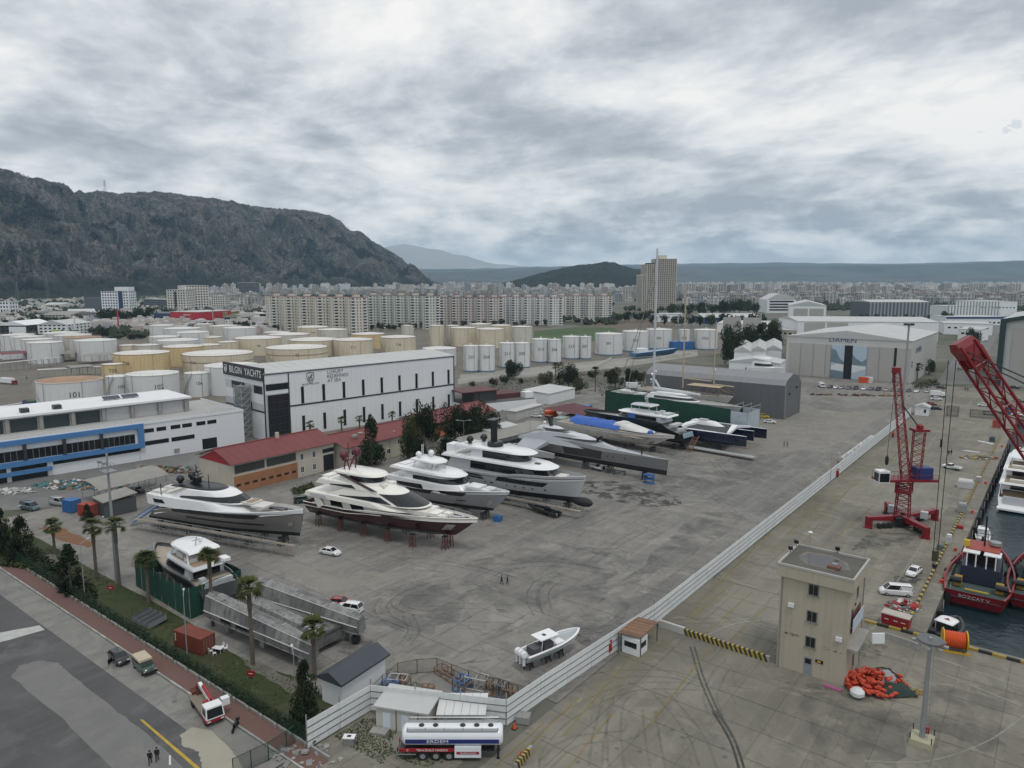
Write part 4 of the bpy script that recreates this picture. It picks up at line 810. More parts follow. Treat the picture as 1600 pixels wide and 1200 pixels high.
# left middle distance
CR2=mat('warm_white_render',(.60,.58,.53),.8,var=.05,sc=.1,streak=.05); GRE=mat('grey_render',(.34,.34,.33),.8,var=.06,sc=.1)
LB=[('office_tower','white and navy office tower with stepped roof left of the tree clump',(160,489),(203,489),24,36,WALLW,DARKTRIM,'flat',8),
('office_block','pale grey slab offices with dark stair strip',(262,488),(292,488),40,38,CR2,GREYROOF,'flat',9),
('office_block','taller beige slab offices right of the grey slab',(292,487),(328,486),40,45,CR2,GREYROOF,'flat',10),
('office_block','dark banded low offices behind the tree clump',(225,482),(262,483),30,18,STRIPE,GREYROOF,'flat',4),
('hotel_block','dark glazed tower with white slabs left of the apartment rows',(372,470),(400,470),30,48,STRIPE,WALLW,'flat',13),
('red_store','bright red big box store','',(267,506),(311,507),60,15,mat('store_red',(.42,.015,.03),.5,var=.05),GREYROOF,'flat',0),
('market_hall','ochre and brown market hall right of the red store','',(312,504),(352,504),50,13,mat('ochre_wall',(.28,.21,.07),.8,var=.3,sc=.05),GREYROOF,'flat',0),
('arched_hall','dark glass hall with grey arched roof','',(349,506),(381,506),60,8,GLASS,ASB,'arch',9),
('car_hall','long dark glazed showroom beside the arched hall','',(382,503),(420,502),50,10,GLASS,GREYROOF,'flat',0),
('shop_hall','dark fronted shop with a white sign board at the left edge','',(0,528),(42,528),40,12,DARKTRIM,WALLW,'y',3),
('shop_hall','white gabled shop with lime green entrance','',(60,527),(106,527),40,12,WALLW,GREYROOF,'y',4),
('shop_hall','low grey shop between the sign board and the lime entrance','',(44,525),(58,525),20,7,GRE,GREYROOF,'flat',0),
('white_house','white house with blue glass at the far left','',(0,494),(16,494),20,22,WALLW,GREYROOF,'flat',4),
('villa','cream villa with red hipped roof on the foothill','',(106,459),(128,459),25,20,CR2,BRICKR,'hip',3),
('villa','smaller cream villa right of the red roofed villa','',(131,460),(152,460),25,16,CR2,BRICKR,'hip',2),
('retaining_wall','long orange terraced building at the foot of the mountain','',(192,458),(252,457),15,10,mat('orange_render',(.34,.15,.06),.8,var=.3,sc=.03),ASB,'flat',2),
('office_block','long low beige works at the foot of the slabs','',(330,480),(352,480),30,22,CR2,GREYROOF,'flat',5),
('tower_house','white high rise standing alone left of centre','',(531,462),(546,462),20,42,WALLW,GREYROOF,'flat',11),
('tower_house','pale high rise standing alone in front of the mountain tail','',(626,462),(646,462),24,40,CR2,GREYROOF,'flat',11),
('logistics_shed','grey sheds with saw tooth skylights below the office tower','',(108,497),(150,496),60,8,GRE,GREYROOF,'x',5),
('logistics_shed','long pale low shed left of the saw tooth sheds','',(64,503),(110,503),60,9,GRE,ASB,'x',3),
('logistics_shed','cream low works with white roof at the edge of the scrub','',(68,483),(98,483),40,8,CR2,GREYROOF,'x',3)]
for nm,lb,*r in LB:
 if isinstance(r[0],str): r=r[1:]
 a,b2,d,h,wm_,rm_,rf,fl=r
 t=block(nm,lb,'building',a,b2,d,h,wm_,rm_,rf if rf!='hip' else 'hip',4)
 L=t['L']
 for f in range(fl): winrow(t,'f',max(3,int(L/4.5)),1,L-1,2.4,1.6+f*h/fl,h/fl*.5,each=False); 
 if fl: winrow(t,'r',max(2,int(d/6)),1,d-1,2.4,1.6,h/fl*.5,floors=fl,dz=h/fl,each=False)
 if nm=='office_tower':
  MB().box(L*.62,L*.78,-.5,.02,1,h).build('navy_strip',mat('navy_panel',(.02,.04,.10),.4),t); MB().box(L*.5,L,0,20,h+.4,h+7).build('roof_block',WALLW,t); MB().box(-30,0,2,20,0,h*.72).build('side_wing',STRIPE,t)
 if 'stair strip' in lb: MB().box(L*.4,L*.52,-.4,.02,1,h-3).build('stair_strip',DARKTRIM,t)
 if 'white sign' in lb: MB().box(L*.38,L,-.6,.02,4,10.5).build('sign_board',WALLW,t)
 if 'lime' in lb: MB().box(L*.52,L*.72,-2,.02,0,7).build('entrance',mat('lime_panel',(.32,.45,.02),.5),t); MB().box(L*.56,L*.68,-2.1,-1.9,0,5).build('doorway',BLACK,t)
 if nm=='red_store': text('MARKET',3,(L*.6,-.2,11.5),(1,0,0),(0,0,1),WHITE,t); MB().box(L*.5,L*.78,-.3,.02,2,8).build('poster',mat('store_poster',(.5,.12,.14),.6,var=.5,sc=.2),t); MB().box(-26,-.2,0,30,0,13).build('blue_wing',mat('navy_panel',(.02,.04,.1)),t)
def pylon(label,px,py,top,wd,m1,m2):
 p=G(px,py); h=zat(py,top); t=thing('pylon_sign',label,'sign',tuple(p),-R(30)); MB().box(-.5,.5,-.4,.4,0,h*.45).build('post',m2,t); MB().box(-wd/2,wd/2,-.5,.5,h*.35,h).build('sign_panel',m1,t)
pylon('tall pylon sign white above and lime below',118,527,493,4,WALLW,mat('lime_panel',(.3,.4,.02))); pylon('slim pylon sign red above and white below',186,523,484,2.6,mat('store_red',(.4,.02,.03)),WALLW); pylon('slim white pylon with dark round head by the market',334,516,484,3,GRE,WALLW)
# ---------------------------------------------------------------- apartment rows
AP=[mat('apartment_cream',(.62,.595,.53),.85,var=.05,sc=.05,streak=.05),mat('apartment_mint',(.55,.59,.54),.85,var=.05,sc=.05),mat('apartment_rose',(.54,.50,.475),.85,var=.05,sc=.05),mat('apartment_white',(.66,.66,.66),.85,var=.05,sc=.05),mat('apartment_ivory',(.63,.62,.58),.85,var=.05,sc=.05)]
APR=mat('apartment_roof',(.20,.10,.075),.9,var=.2); PALEP=mat('balcony_parapet',(.72,.72,.70),.7,var=.05)
_ap={}
def apart(label,cl,p,rz,fl,group):
 t=thing('apartment_block',label,'apartment block',tuple(p),rz,group); key=(cl,fl)
 if key not in _ap:
  W,D,f=17,20,3.05; h=fl*f
  wl=MB().box(-W/2,W/2,0,D,0,h).box(-W/2-1.6,-W/2,4,D-3,0,h).box(W/2,W/2+1.6,4,D-3,0,h).box(-3,3,5,12,h,h+3.2)
  win=MB(); ba=MB()
  for k in range(fl):
   z=k*f+.95
   for x0,x1 in ((-7.6,-4.6),(-2.2,-1.1),(1.1,2.2),(4.6,7.6)): win.box(x0,x1,-.08,.02,z,z+1.3)
   for s in (-1,1):
    for y0,y1 in ((1,2.4),(6.2,7.6),(11.5,13)):
     xs=s*(W/2+(1.6 if 4<y0<17 else 0)); win.box(min(xs,xs+s*.08),max(xs,xs+s*.08),y0,y1,z,z+1.4)
   for s in (-1,1):
    x0=s*8.6; x1=s*3.8; ba.prism([(x0,0),(x0,-1.1),(x0*.9,-1.7),(x1*1.1,-1.7),(x1,0)] if s<0 else [(x0,0),(x1,0),(x1*1.1,-1.7),(x0*.9,-1.7),(x0,-1.1)],k*f-.05,k*f+.85)
   for y in (6.2,11.2): ba.box(W/2+1.6,W/2+2.7,y,y+3.4,k*f-.05,k*f+.85)
  _ap[key]=(wl.mesh('wall',AP[cl]),win.mesh('windows',GLASS),ba.mesh('balconies',PALEP),MB().box(-W/2-.3,W/2+.3,-.3,D+.3,h,h+.5).box(-3.2,3.2,4.8,12.2,h+3.2,h+3.6).mesh('roof',APR))
 a,b2,c,d=_ap[key]; obj('wall',a,t); obj('window_grid',b2,t,kind='stuff'); obj('balcony_stack',c,t,kind='stuff'); obj('roof',d,t)
ROWS=[(0,6,(438,515),(562,521),'cream',12),(1,5,(588,511),(676,514),'pale mint',12),(2,5,(698,508),(775,509),'rose grey',11),(3,5,(790,506),(868,508),'white',11),(4,4,(880,502),(946,502),'ivory',11)]
ORD=['first','second','third','fourth','fifth','sixth']
for cl,n,a,b2,nm,fl in ROWS:
 for i in range(n):
  p=G(*a).lerp(G(*b2),i/(n-1)); d=G(*b2)-G(*a); apart(f'{nm} apartment block, {ORD[i]} from the left of the {nm} row',cl,p+V(0,0,0),math.atan2(-p.x,p.y)*1.0+R(17),fl,'long rows of balconied apartment blocks')
# half-finished tower
p0=G(1003,486); tb=thing('tower_block','unfinished pale concrete tower block with open grid facade','tower block',tuple(p0),math.atan2(RGT.y,RGT.x)+R(8)); SK=mat('raw_concrete_frame',(.56,.525,.46),.9,var=.1,sc=.05)
W1,D1=62,36
def tower(x0,x1,h,nm):
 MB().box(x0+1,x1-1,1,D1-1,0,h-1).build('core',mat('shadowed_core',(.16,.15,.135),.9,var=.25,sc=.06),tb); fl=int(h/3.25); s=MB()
 for k in range(fl+1): s.box(x0,x1,0,D1,k*3.25,k*3.25+.75)
 s.build('floor_slab',SK,tb,kind='stuff'); c=MB(); n=int((x1-x0)/3.6)
 for i in range(n+1): c.box(x0+(x1-x0-.9)*i/n,x0+(x1-x0-.9)*i/n+.9,-.2,.8,0,h)
 for i in range(11): c.box(x1-.8,x1+.2,(D1-1)*i/10,(D1-1)*i/10+.9,0,h); c.box(x0-.2,x0+.8,(D1-1)*i/10,(D1-1)*i/10+.9,0,h)
 c.build('column',SK,tb,kind='stuff')
tower(0,8,64,'a'); tower(8,27,82,'b'); tower(27,62,92,'c'); MB().box(32,46,8,24,92,98).build('roof_plant',SK,tb); MB().box(10,24,4,20,82,84.5).build('roof_formwork',DARKTRIM,tb)
# ---------------------------------------------------------------- storage tanks
TKW=mat('tank_white_paint',(.68,.69,.69),.55,var=.05,sc=.12,streak=.1); TKB=mat('tank_cream_paint',(.66,.59,.45),.65,var=.09,sc=.12,streak=.22); TKY=mat('tank_yellow_paint',(.66,.51,.28),.65,var=.09,sc=.12,streak=.22); TKP=mat('tank_pale_paint',(.62,.60,.53),.6,var=.08,sc=.12,streak=.25)
TKR=mat('tank_roof_paint',(.66,.65,.62),.65,var=.1,sc=.2); TKRR=mat('rusty_tank_roof',(.36,.22,.14),.8,var=.3,sc=.25); RIM=mat('tank_rim_rust',(.36,.26,.2),.8,var=.3,sc=.4); NUM=mat('tank_number_paint',(.03,.03,.04),.6)
tankn=0
def tank(label,x0,x1,top,h,wallm=TKW,num=None,roofm=None,tall=False,ns=2.6,band=False,stair=0,nx=0.0):
 global tankn
 wz_=x1-x0; fr=G((x0+x1)/2,top,h); D=depth(fr); r=wz_/2*D/F*1.01; p=fr+V(fr.x,fr.y,0).normalized()*r; p.z=0; t=thing('storage_tank',label,'storage tank',(p.x,p.y,0),0,'cylindrical storage tanks')
 n=28 if wz_>30 else 18
 MB().lathe([(r,-.1),(r,h)],n,cap=False).build('shell',wallm,t,smooth=True)
 MB().lathe([(r+.02,h-.02),(r*.5,h+r*.05),(.3,h+r*.075)],n).build('tank_roof',roofm or TKR,t,smooth=True)
 MB().lathe([(r+.14,h-.22),(r+.14,h),(r-.1,h+.03),(r-.1,h-.2)],n,cap=False).build('rim',RIM if wallm is not TKW else TKR,t)
 rl=MB(); m=n
 for i in range(m):
  a=2*pi*i/m; b2=2*pi*(i+1)/m; q=(r*math.cos(a),r*math.sin(a),h); q2=(r*math.cos(b2),r*math.sin(b2),h)
  if i%2==0: rl.tube(q,(q[0],q[1],h+1.0),.05,3)
  rl.tube((q[0],q[1],h+1),(q2[0],q2[1],h+1),.05,3)
 rl.build('railing',GALV if wallm is TKW else RIM,t,kind='stuff')
 face=math.atan2(-p.y,-p.x)     # bearing that looks back along the yard
 st=MB(); a0=face-(.75 if stair==0 else 1.35); a1=a0+(-.85 if stair==0 else 1.0); k=16; prev=None
 for i in range(k+1):
  a=a0+(a1-a0)*i/k; z=h*i/k; q=V((r+.5)*math.cos(a),(r+.5)*math.sin(a),z)
  if prev: st.tube(prev,q,.14,4); st.tube(prev+V(0,0,1),q+V(0,0,1),.05,3)
  prev=q
 st.build('stair',GALV if wallm is TKW else RIM,t)
 pp=MB()
 for da in (-.85,.35): a=face+da; pp.tube(((r+.2)*math.cos(a),(r+.2)*math.sin(a),0),((r+.2)*math.cos(a),(r+.2)*math.sin(a),h),.11,4)
 pp.build('pipe',RIM if wallm in(TKB,TKY) else GALV,t)
 if band: MB().lathe([(r+.1,h*.55),(r+.16,h*.58),(r+.1,h*.61)],n,cap=False).build('stiffening_ring',RIM,t)
 if wallm is TKW and tall: MB().lathe([(r+.03,-.1),(r+.03,.9)],n,cap=False).build('blue_plinth',mat('plinth_blue',(.12,.2,.3),.7),t); MB().lathe([(.5,h+r*.07),(.5,h+r*.07+.8),(.1,h+r*.07+1)],8).build('roof_vent',TKR,t)
 if num:
  me=textmesh(num,ns*1.1,.03)
  for v in me.vertices:
   a=face-nx+(v.co.x)/r; v.co=((r+.06)*math.cos(a),(r+.06)*math.sin(a),h*.58+v.co.y)
  me.materials.clear(); me.materials.append(NUM); obj('lettering',me,t)
 return t
T_=tank
T_('rust topped white tank numbered 101 behind the blue framed building',62,155,598,12.5,TKW,'101',TKRR,ns=2.9,nx=-.12)
T_('small white stair tank numbered 105 between 101 and 102',167,204,589,11,TKW,'105',ns=2.0,stair=.4,nx=-.15); T_('broad white tank numbered 102',200,277,587,12.5,TKW,'102',ns=2.6,nx=-.2)
T_('small white stair tank numbered 106 next to the dark sign wall',289,326,584,11,TKW,'106',ns=2.0,stair=.4,nx=-.15); T_('large white tank hidden behind the dark sign wall',321,401,574,13.5,TKW)
for i,(a,b2,c) in enumerate(((4,51,524),(20,66,527),(37,80,531),(45,94,536))): T_(('rearmost','second','third','front')[i]+' tank of the far left white group',a,b2,c,13.5)
T_('rearmost tank of the left second white group',71,122,521,13.5); T_('second tank of the left second white group',88,140,524.5,13.5); T_('rust roofed cream tank in the left second group',103,155,528,13.5,TKP,None,TKRR); T_('front white tank of the left second group',120,179,533,13.5)
for i,(a,b2,c) in enumerate(((235,272,509),(258,312,514),(278,325,520))): T_(('rear','middle','front')[i]+' white tank left of the pale pair beyond the cream tanks',a,b2,c,13.5)
T_('narrow pale tank at the rear of the far tank row',304,333,507,13.5,TKP); T_('pale tank half hidden by the white tank at the far row',328,370,510,13.5,TKP); T_('white tank at the right end of the far row',350,399,513,13.5)
T_('white cone roofed tank in the second row left',235,279,527,11); T_('white tank in front of the cone roofed tank',248,309,533,11); T_('small cream tank in the second row',303,346,528,9,TKB)
T_('small cream tank left of the T26 tank top',187,215,540,9,TKB); T_('small white tank beside the small cream tank',212,248,540,9,TKP)
T_('cream tank right behind the T26 tank',256,316,543,12,TKY,'T10',ns=2); T_('white topped cream tank behind tank T14',304,344,540,11,TKB); T_('cream tank between T14 and the far row',340,371,535,11,TKB); T_('cream tank numbered T9 behind T14',367,440,530,12,TKB,'T9',ns=2)
T_('broad yellow tank numbered T26',181,263,554,12,TKY,'T26',ns=2.4,nx=.6); T_('short yellow tank numbered T25',160,191,570,8,TKY,'T25',ns=2.3); T_('very broad cream tank numbered T14',287,395,556,10,TKB,'T14',ns=2.2,band=True,nx=.75)
T_('broad squat cream tank with a rust band behind the hall roof',416,512,546,9.5,TKB,'T2',band=True,ns=2); T_('pale cream tank left of T34',412,452,520,10,TKP); T_('cream tank numbered T34 at the rear',464,513,512,11,TKB,'T34',ns=2.2); T_('pale tank right of T34',496,543,516,11,TKP); T_('pale white roofed tank in front of T34',420,483,524,10,TKP); T_('cream tank left of T11',452,530,533,11,TKB)
T_('cream tank numbered T11 behind the hall roof',521,583,532.5,11.5,TKB,'T11',ns=2.2); T_('cream tank behind T11 and T18',549,601,523,11.5,TKY); T_('cream tank numbered T18 with a curved stair',594,650,528,12,TKB,'T18',ns=2.2)
T_('small upright white tank behind T18',627,646,509,15,TKP); T_('upright cream tank with a rusty stair',670,694,509,17,TKB); T_('narrow white tank between the cream uprights',697,718,509,16,TKP); T_('large cream tank with a diagonal rust stair',704,744,513,15,TKB); T_('rear cream tank of the right hand group',733,767,507,14,TKP); T_('cream tank right of the diagonal stair tank',744,788,515,15,TKB); T_('pale rear tank of the right hand group',765,799,509,14,TKB); T_('pale tank at the right end of the cream group',798,832,511,14,TKP); T_('white tank peeping over the hall roof corner',660,713,546,11)
for (nm,a,b2,c),lb in zip((('210',724,749,541),('204',747,773,541),('211',780,806,536.5),('205',803,828,536.5),('212',831,859,530.5),('206',856,877,531),('213',879,907,526.5),('207',905,924,526.5),('201',930,973,522.5),('202',973,1013,518.5),('203',1010,1050,515.5),('208',1061,1078,515.5),('F7/01',1085,1121,516)),['foremost tank, numbered 210, beside the hall corner', 'right neighbour of tank 210, numbered 204', 'left tank of the second white pair, numbered 211', 'right tank of the second white pair, numbered 205', 'left tank of the third white pair, numbered 212', 'right tank of the third white pair, numbered 206', 'left tank of the fourth white pair, numbered 213', 'right tank of the fourth white pair, numbered 207', 'wide white tank numbered 201 left of the tall mast', 'white tank numbered 202 just left of the tall mast', 'white tank numbered 203 just right of the tall mast', 'slim white tank beside the dark trees, second from the right end', 'white tank marked F7/01 at the right end of the row']): T_(lb,a,b2,c,15.5,TKW,nm,None,True,2.4)
# ---------------------------------------------------------------- boats and yachts
def sstep(a,b2,x): x=max(0,min(1,(x-a)/(b2-a))); return x*x*(3-2*x)
class Hull:
 def __init__(s,L,B,zk,sheer,rb=2.5,rs=1.,e0=.22,e1=.95,full=2.2,tmid=.5,st=.9,rise=1.2,minb=.03):
  s.L,s.B,s.zk,s.sheer,s.rb,s.rs,s.e0,s.e1,s.full,s.tmid,s.st,s.rise,s.minb=L,B,zk,sheer,rb,rs,e0,e1,full,tmid,st,rise,minb
 def plan(s,t):
  if t<s.tmid: return s.st+(1-s.st)*math.sin(t/s.tmid*pi/2)
  u=(t-s.tmid)/(1-s.tmid); return max(s.minb,(1-u**s.full)**.8 if u<1 else 0)
 def sh(s,t): return lerp_tab(s.sheer,t)
 def kz(s,t): return s.zk+s.rise*max(0,(t-.7)/.3)**2
 def P(s,t,f,side=-1,off=0):
  k=s.kz(t); z=k+f*(s.sh(t)-k); e=s.e0+s.e1*max(0,(t-.35)/.65)**2.2
  y=s.B/2*s.plan(t)*(max(f,0)**e)+off; xs=s.rs*f; xb=s.L-s.rb*(1-f)**1.15
  return V(xs+(xb-xs)*t+off*max(0,(t-.8)*2),side*y,z)
 def F(s,t,z): return max(0,min(1,(z-s.kz(t))/(s.sh(t)-s.kz(t))))
 def build(s,par,mats,bands,n=30,deck=1.0,deckm=None,wall=.22,t0=0,name='hull'):
  """bands: heights z(t) where the paint changes, bottom up"""
  fs=[0,.06]; mb=MB()
  ts=[i/n for i in range(n+1)]; ts=[1-(1-t)**1.25 for t in ts]
  lv=[lambda t:0.0]; mi=[]
  prev=lambda t:0.0
  for k,bd in enumerate(bands+[None]):
   nx=(lambda t,bd=bd:s.F(t,bd(t) if callable(bd) else bd)) if bd is not None else (lambda t:1.0)
   q=4 if k==0 else 3
   for j in range(1,q+1): lv.append(lambda t,p=prev,nx=nx,u=(j/q)**(1.8 if k==0 else 1):p(t)+(max(nx(t),p(t))-p(t))*u); mi.append(k)
   prev=(lambda t,nx=nx,p=prev:max(nx(t),p(t)))
  m=len(lv); rings=[]
  for t in ts:
   st=[s.P(t,lv[j](t),-1) for j in range(m)]; pt=[s.P(t,lv[j](t),1) for j in range(m)]
   rings.append(pt[::-1]+st[1:])
  mis=mi[::-1]+mi
  mb.loft(rings,False,False,0,mis+[0]); r0=rings[0]
  for j in range(len(r0)//2):   # transom, band by band
   a,b2=j,len(r0)-1-j; mb.add([r0[a],r0[a+1],r0[b2-1],r0[b2]],[(0,1,2,3)] if a+1<b2-1 else [(0,1,3)],mis[a])
  o=mb.build(name,mats,par,smooth=True,ang=50)
  if deckm:
   d=MB(); top=[]
   for sd in (-1,1):
    A=[s.P(t,1,sd) for t in ts]; Bq=[V(p.x-(.25 if i==len(ts)-1 else 0),sd*max(abs(p.y)-wall,.01),p.z+.05) for i,p in enumerate(A)]; Cq=[V(p.x,p.y,p.z-.05-(deck(ts[i]) if callable(deck) else deck)) for i,p in enumerate(Bq)]
    d.loft([A,Bq] if sd<0 else [Bq,A],False,False,0); d.loft([Bq,Cq] if sd<0 else [Cq,Bq],False,False,0); top.append(Cq)
   d.build('bulwark',mats[-1],par,smooth=True); q=MB(); q.loft([top[0],top[1]],False,False); q.build('deck',deckm,par)
  return o
 def patch(s,par,name,t0,t1,za,zb,m,off=.04,n=26,sl0=0,sl1=0,sides=(-1,1)):
  for sd in sides:
   rows=[]
   for j in range(4):
    v=j/3; r=[]
    for i in range(n+1):
     a0=t0+sl0*(1-v); a1=t1-sl1*(1-v); t=a0+(a1-a0)*i/n; z1=za(t) if callable(za) else za; z2=zb(t) if callable(zb) else zb; r.append(s.P(t,s.F(t,z1+(z2-z1)*v),sd,off+.05))
    rows.append(r)
   mb=MB(); mb.loft(rows if sd<0 else rows[::-1],False,False); mb.build(name,m,par)
class Tier:
 """a deckhouse or roof: rounded plan at z0 leaning to a shorter plan at z1"""
 def __init__(s,x0,x1,w,z0,z1,rf=1.,rr=.3,nose=4.,tum=.06,sq=2.4,dz=0.,tail=0,tw=1):
  s.__dict__.update(locals())
 def pt(s,u,h,side,off=0):
  """u 0..1 from the after corner forward to the nose"""
  x0=s.x0+s.rr*h; x1=s.x1-s.rf*h; L=x1-x0; no=min(s.nose,L*.9); w=s.w/2*(1-s.tum*h)
  us=.6
  if u<us: x=x0+(L-no)*(u/us); y=w*(1 if s.tail<=0 else s.tw+(1-s.tw)*min(1,(x-x0)/s.tail))
  else: a=(u-us)/(1-us)*pi/2; x=x1-no+no*math.sin(a)**(2/s.sq) if a>0 else x1-no; y=w*math.cos(a)**(2/s.sq) if a<pi/2 else 0
  return V(x+(off if u>.85 else 0)*((u-.85)/.15 if u>.85 else 0),side*(y+off*(1 if u<.97 else .3)),s.z0+(s.z1-s.z0)*h+s.dz*(x-s.x0)/max(1,s.x1-s.x0))
 def ring(s,h,n=12,off=0):
  n=20; us=[.6*i/4 for i in range(4)]+[.6+.4*i/n for i in range(n+1)]
  a=[s.pt(u,h,-1,off) for u in us]; b2=[s.pt(u,h,1,off) for u in us[:-1]]; return a+b2[::-1]
 def build(s,par,name,m,n=10,round_=0):
  mb=MB(); R_=[s.ring(0,n),s.ring(1,n)]
  if round_:
   r=Tier(s.x0,s.x1,s.w,s.z0,s.z1,s.rf,s.rr,s.nose,s.tum,s.sq,s.dz,s.tail,s.tw); top=[V(p.x+(-1 if p.x>(s.x0+s.x1)/2 else 1)*round_,p.y*(1-2*round_/s.w),p.z+round_*.45) for p in R_[1]]; R_.append(top)
  mb.loft(R_,True,True); return mb.build(name,m,par,smooth=True,ang=35)
 def win(s,par,name,u0,u1,h0,h1,m=None,off=.05,n=12,wrap=False,taper=0):
  m=m or GLASS; off=.13 if wrap else .07
  def bandpts(side): 
   us=[u0+(u1-u0)*i/n for i in range(n+1)]
   return [s.pt(u,h0,side,off) for u in us],[s.pt(u,h1-(taper*(1-i/n)),side,off) for i,u in enumerate(us)]
  if wrap:
   a0,b0=bandpts(-1); a1,b1=bandpts(1); MB().loft([a0+a1[::-1],b0+b1[::-1]],False,False).build(name,m,par)
  else:
   for sd in (-1,1): a,b2=bandpts(sd); MB().loft([a,b2] if sd<0 else [b2,a],False,False).build(name,m,par)
def rail(par,pts,h=.9,step=1,m=None,name='railing'):
 mb=MB(); up=[V(p)+V(0,0,h) for p in pts]
 for p,q in zip(pts,up): mb.tube(p,q,.025,3)
 mb.path(up,.03,3); mb.path([V(p)+V(0,0,h*.5) for p in pts],.018,3); return mb.build(name,m or STEEL,par)
def boat(name,label,cat,ps,pe,L=None,ang=None,group=None,end='bow'):
 """ps: ground under the stern, pe: ground under the bow (pixels of the survey)"""
 a=G(*ps); b2=G(*pe); d=b2-a; rz=R(ang) if ang is not None else math.atan2(d.y,d.x); L=L or d.length
 if end=='bow': a=b2-V(math.cos(rz),math.sin(rz),0)*L
 return thing(name,label,cat,(a.x,a.y,0),rz,group),L
def dome(par,c,r,m=None,name='radar_dome'):
 MB().lathe([(r*.5,-r*1.1),(r*.55,-r*.7),(r*.98,-r*.25),(r,.1*r),(r*.8,r*.6),(r*.4,r*.92),(.02,r)],10,c).build(name,m or WHITE,par,smooth=True)
def cushions(par,items,m=None,name='sun_pad'):
 for c,d in items: MB().cb(c,d).build(name,m or CUSH,par)
def open_bar(par,pts,r=.05,m=None,name='radar_mast'):
 mb=MB()
 for p,q in pts:
  if 'pillar' in name or 'frame' in name: MB().tube(p,q,r,4).build(name,m or BLACK,par)
  else: mb.tube(p,q,r,4)
 if mb.f: mb.build(name,m or BLACK,par)
# red trestles and keel blocks under the hulls
_st={}
def stand(p,h,m,label,group):
 k=(round(h,1),m.name)
 if k not in _st:
  mb=MB()
  for x,y in ((-.5,-.5),(.5,-.5),(.5,.5),(-.5,.5)): mb.tube((x,y,0),(x*.75,y*.75,h-.2),.09,4)
  br=MB()
  for z0,z1 in ((.15,h*.5),(h*.5,h-.25)):
   for (a,b2),(c,d) in (((-.5,-.5),(.5,-.5)),((.5,-.5),(.5,.5)),((.5,.5),(-.5,.5)),((-.5,.5),(-.5,-.5))): br.tube((a*.9,b2*.9,z0),(c*.9,d*.9,z1),.05,3); br.tube((a*.9,b2*.9,z1),(c*.9,d*.9,z1),.05,3)
  _st[k]=(mb.mesh('leg_frame',m),br.mesh('bracing',m),MB().cb((0,0,h-.1),(.9,.9,.2)).mesh('pad',RUBBER))
 t=thing('yacht_trestle',label,'trestle',tuple(p),random.uniform(-.2,.2),group)
 for n,me in zip(('leg_frame','bracing','pad'),_st[k]): obj(n,me,t)
def stands(b,L,xs,w,h,m,who,skipport=False):
 nm=['stern','second','third','fourth','fifth','sixth','bow']
 c,s_=math.cos(b.rotation_euler.z),math.sin(b.rotation_euler.z)
 for i,x in enumerate(xs):
  for sd in (-1,1):
   y=sd*w*(1 if i<len(xs)-1 else .3); hh=h if not callable(h) else h(x)
   p=b.location+V(x*c-y*s_,x*s_+y*c,0); hh+=p.z; p.z=0
   stand(p,hh,m,f'{"rusty red" if m is RUST else "dark steel"} trestle under the {who}, {nm[i] if i<len(xs)-1 else "bow"} position on its {"quay" if sd<0 else "far"} side','steel trestles under the yachts')
def scaffold(label,b,L,w,hts,n):
 t=thing('scaffold',label,'scaffold',tuple(b.location),b.rotation_euler.z,'scaffolds round the hulls'); up=MB(); y0=-w
 for i in range(n+1):
  x=-1+(L+2.5)*i/n; yy=y0 if i<n-1 else y0*.72
  for y in (yy,yy+1.1): MB().tube((x,y,0),(x,y,hts),.045,4).build('upright',GALV,t)
  up.tube((x,yy,1.7),(x,yy+1.1,1.7),.035,3).tube((x,yy,hts-.7),(x,yy+1.1,hts-.7),.035,3)
 for z in (1.7,hts-.7,hts-.1): up.tube((-1,y0,z),(L*.93,y0,z),.035,3).tube((-1,y0+1.1,z),(L*.93,y0+1.1,z),.035,3)
 up.tube((L*.93,y0,hts-.7),(L+1.5,y0*.72,hts-.7),.035,3); up.build('ledger',GALV,t)
 for i in range(n): x=-1+(L+2.5)*i/n; MB().cb((x+(L+2.5)/n/2,y0+.55,hts-.62),((L+2.5)/n-.1,.95,.06)).build('plank',mat('scaffold_board',(.26,.22,.17),.9,var=.2,rnd=.1),t)
 return t
# ---- 1 grey yacht
y,L=boat('motor_yacht','sleek grey hulled yacht with white top, nearest the left on scaffolding','yacht',(248,820),(477,857),40.5,15.5,'motor yachts laid up in the yard')
h=Hull(L,8.2,1.9,[(0,4.6),(.1,5.6),(.22,6.0),(.5,6.6),(.8,7.6),(1,8.3)],rb=1.2,rs=3.2,e0=.2,e1=.6,full=2.6,tmid=.45,rise=.6)
h.build(y,[ANTIF,TAUPE,WHITE],[lambda t:3.0+.2*t,lambda t:min(h.sh(t)-.02,5.6+1.75*sstep(.1,1,t))],deck=.95,deckm=PALETEAK)
h.patch(y,'hull_window',.15,.78,lambda t:4.9+1.2*t,lambda t:5.75+1.35*t,GLASS,.06,sl0=.02,sl1=.04); h.patch(y,'hull_stripe',.28,.8,lambda t:4.0+.5*t,lambda t:4.32+.5*t,BLACK,.05); h.patch(y,'bow_stripe',.8,.995,lambda t:h.sh(t)-1.0,lambda t:h.sh(t)-.88,BLACK,.03)
h.patch(y,'anchor_plate',.93,.955,4.6,5.5,STEEL,.05,4,sides=(-1,1))
a=Tier(1.6,30,8.1,5.9,8.05,5.5,-.6,9,.05,tail=3,tw=.85); a.build(y,'upper_deck_side',WHITE,round_=.2); a.win(y,'side_vent',.09,.2,.35,.7)
a=Tier(8,27,6.7,8.1,10.1,4.2,4.5,8,.12); a.build(y,'deckhouse',WHITE,round_=.35); a.win(y,'cabin_window',.14,1,.12,.72,wrap=True,taper=.4)
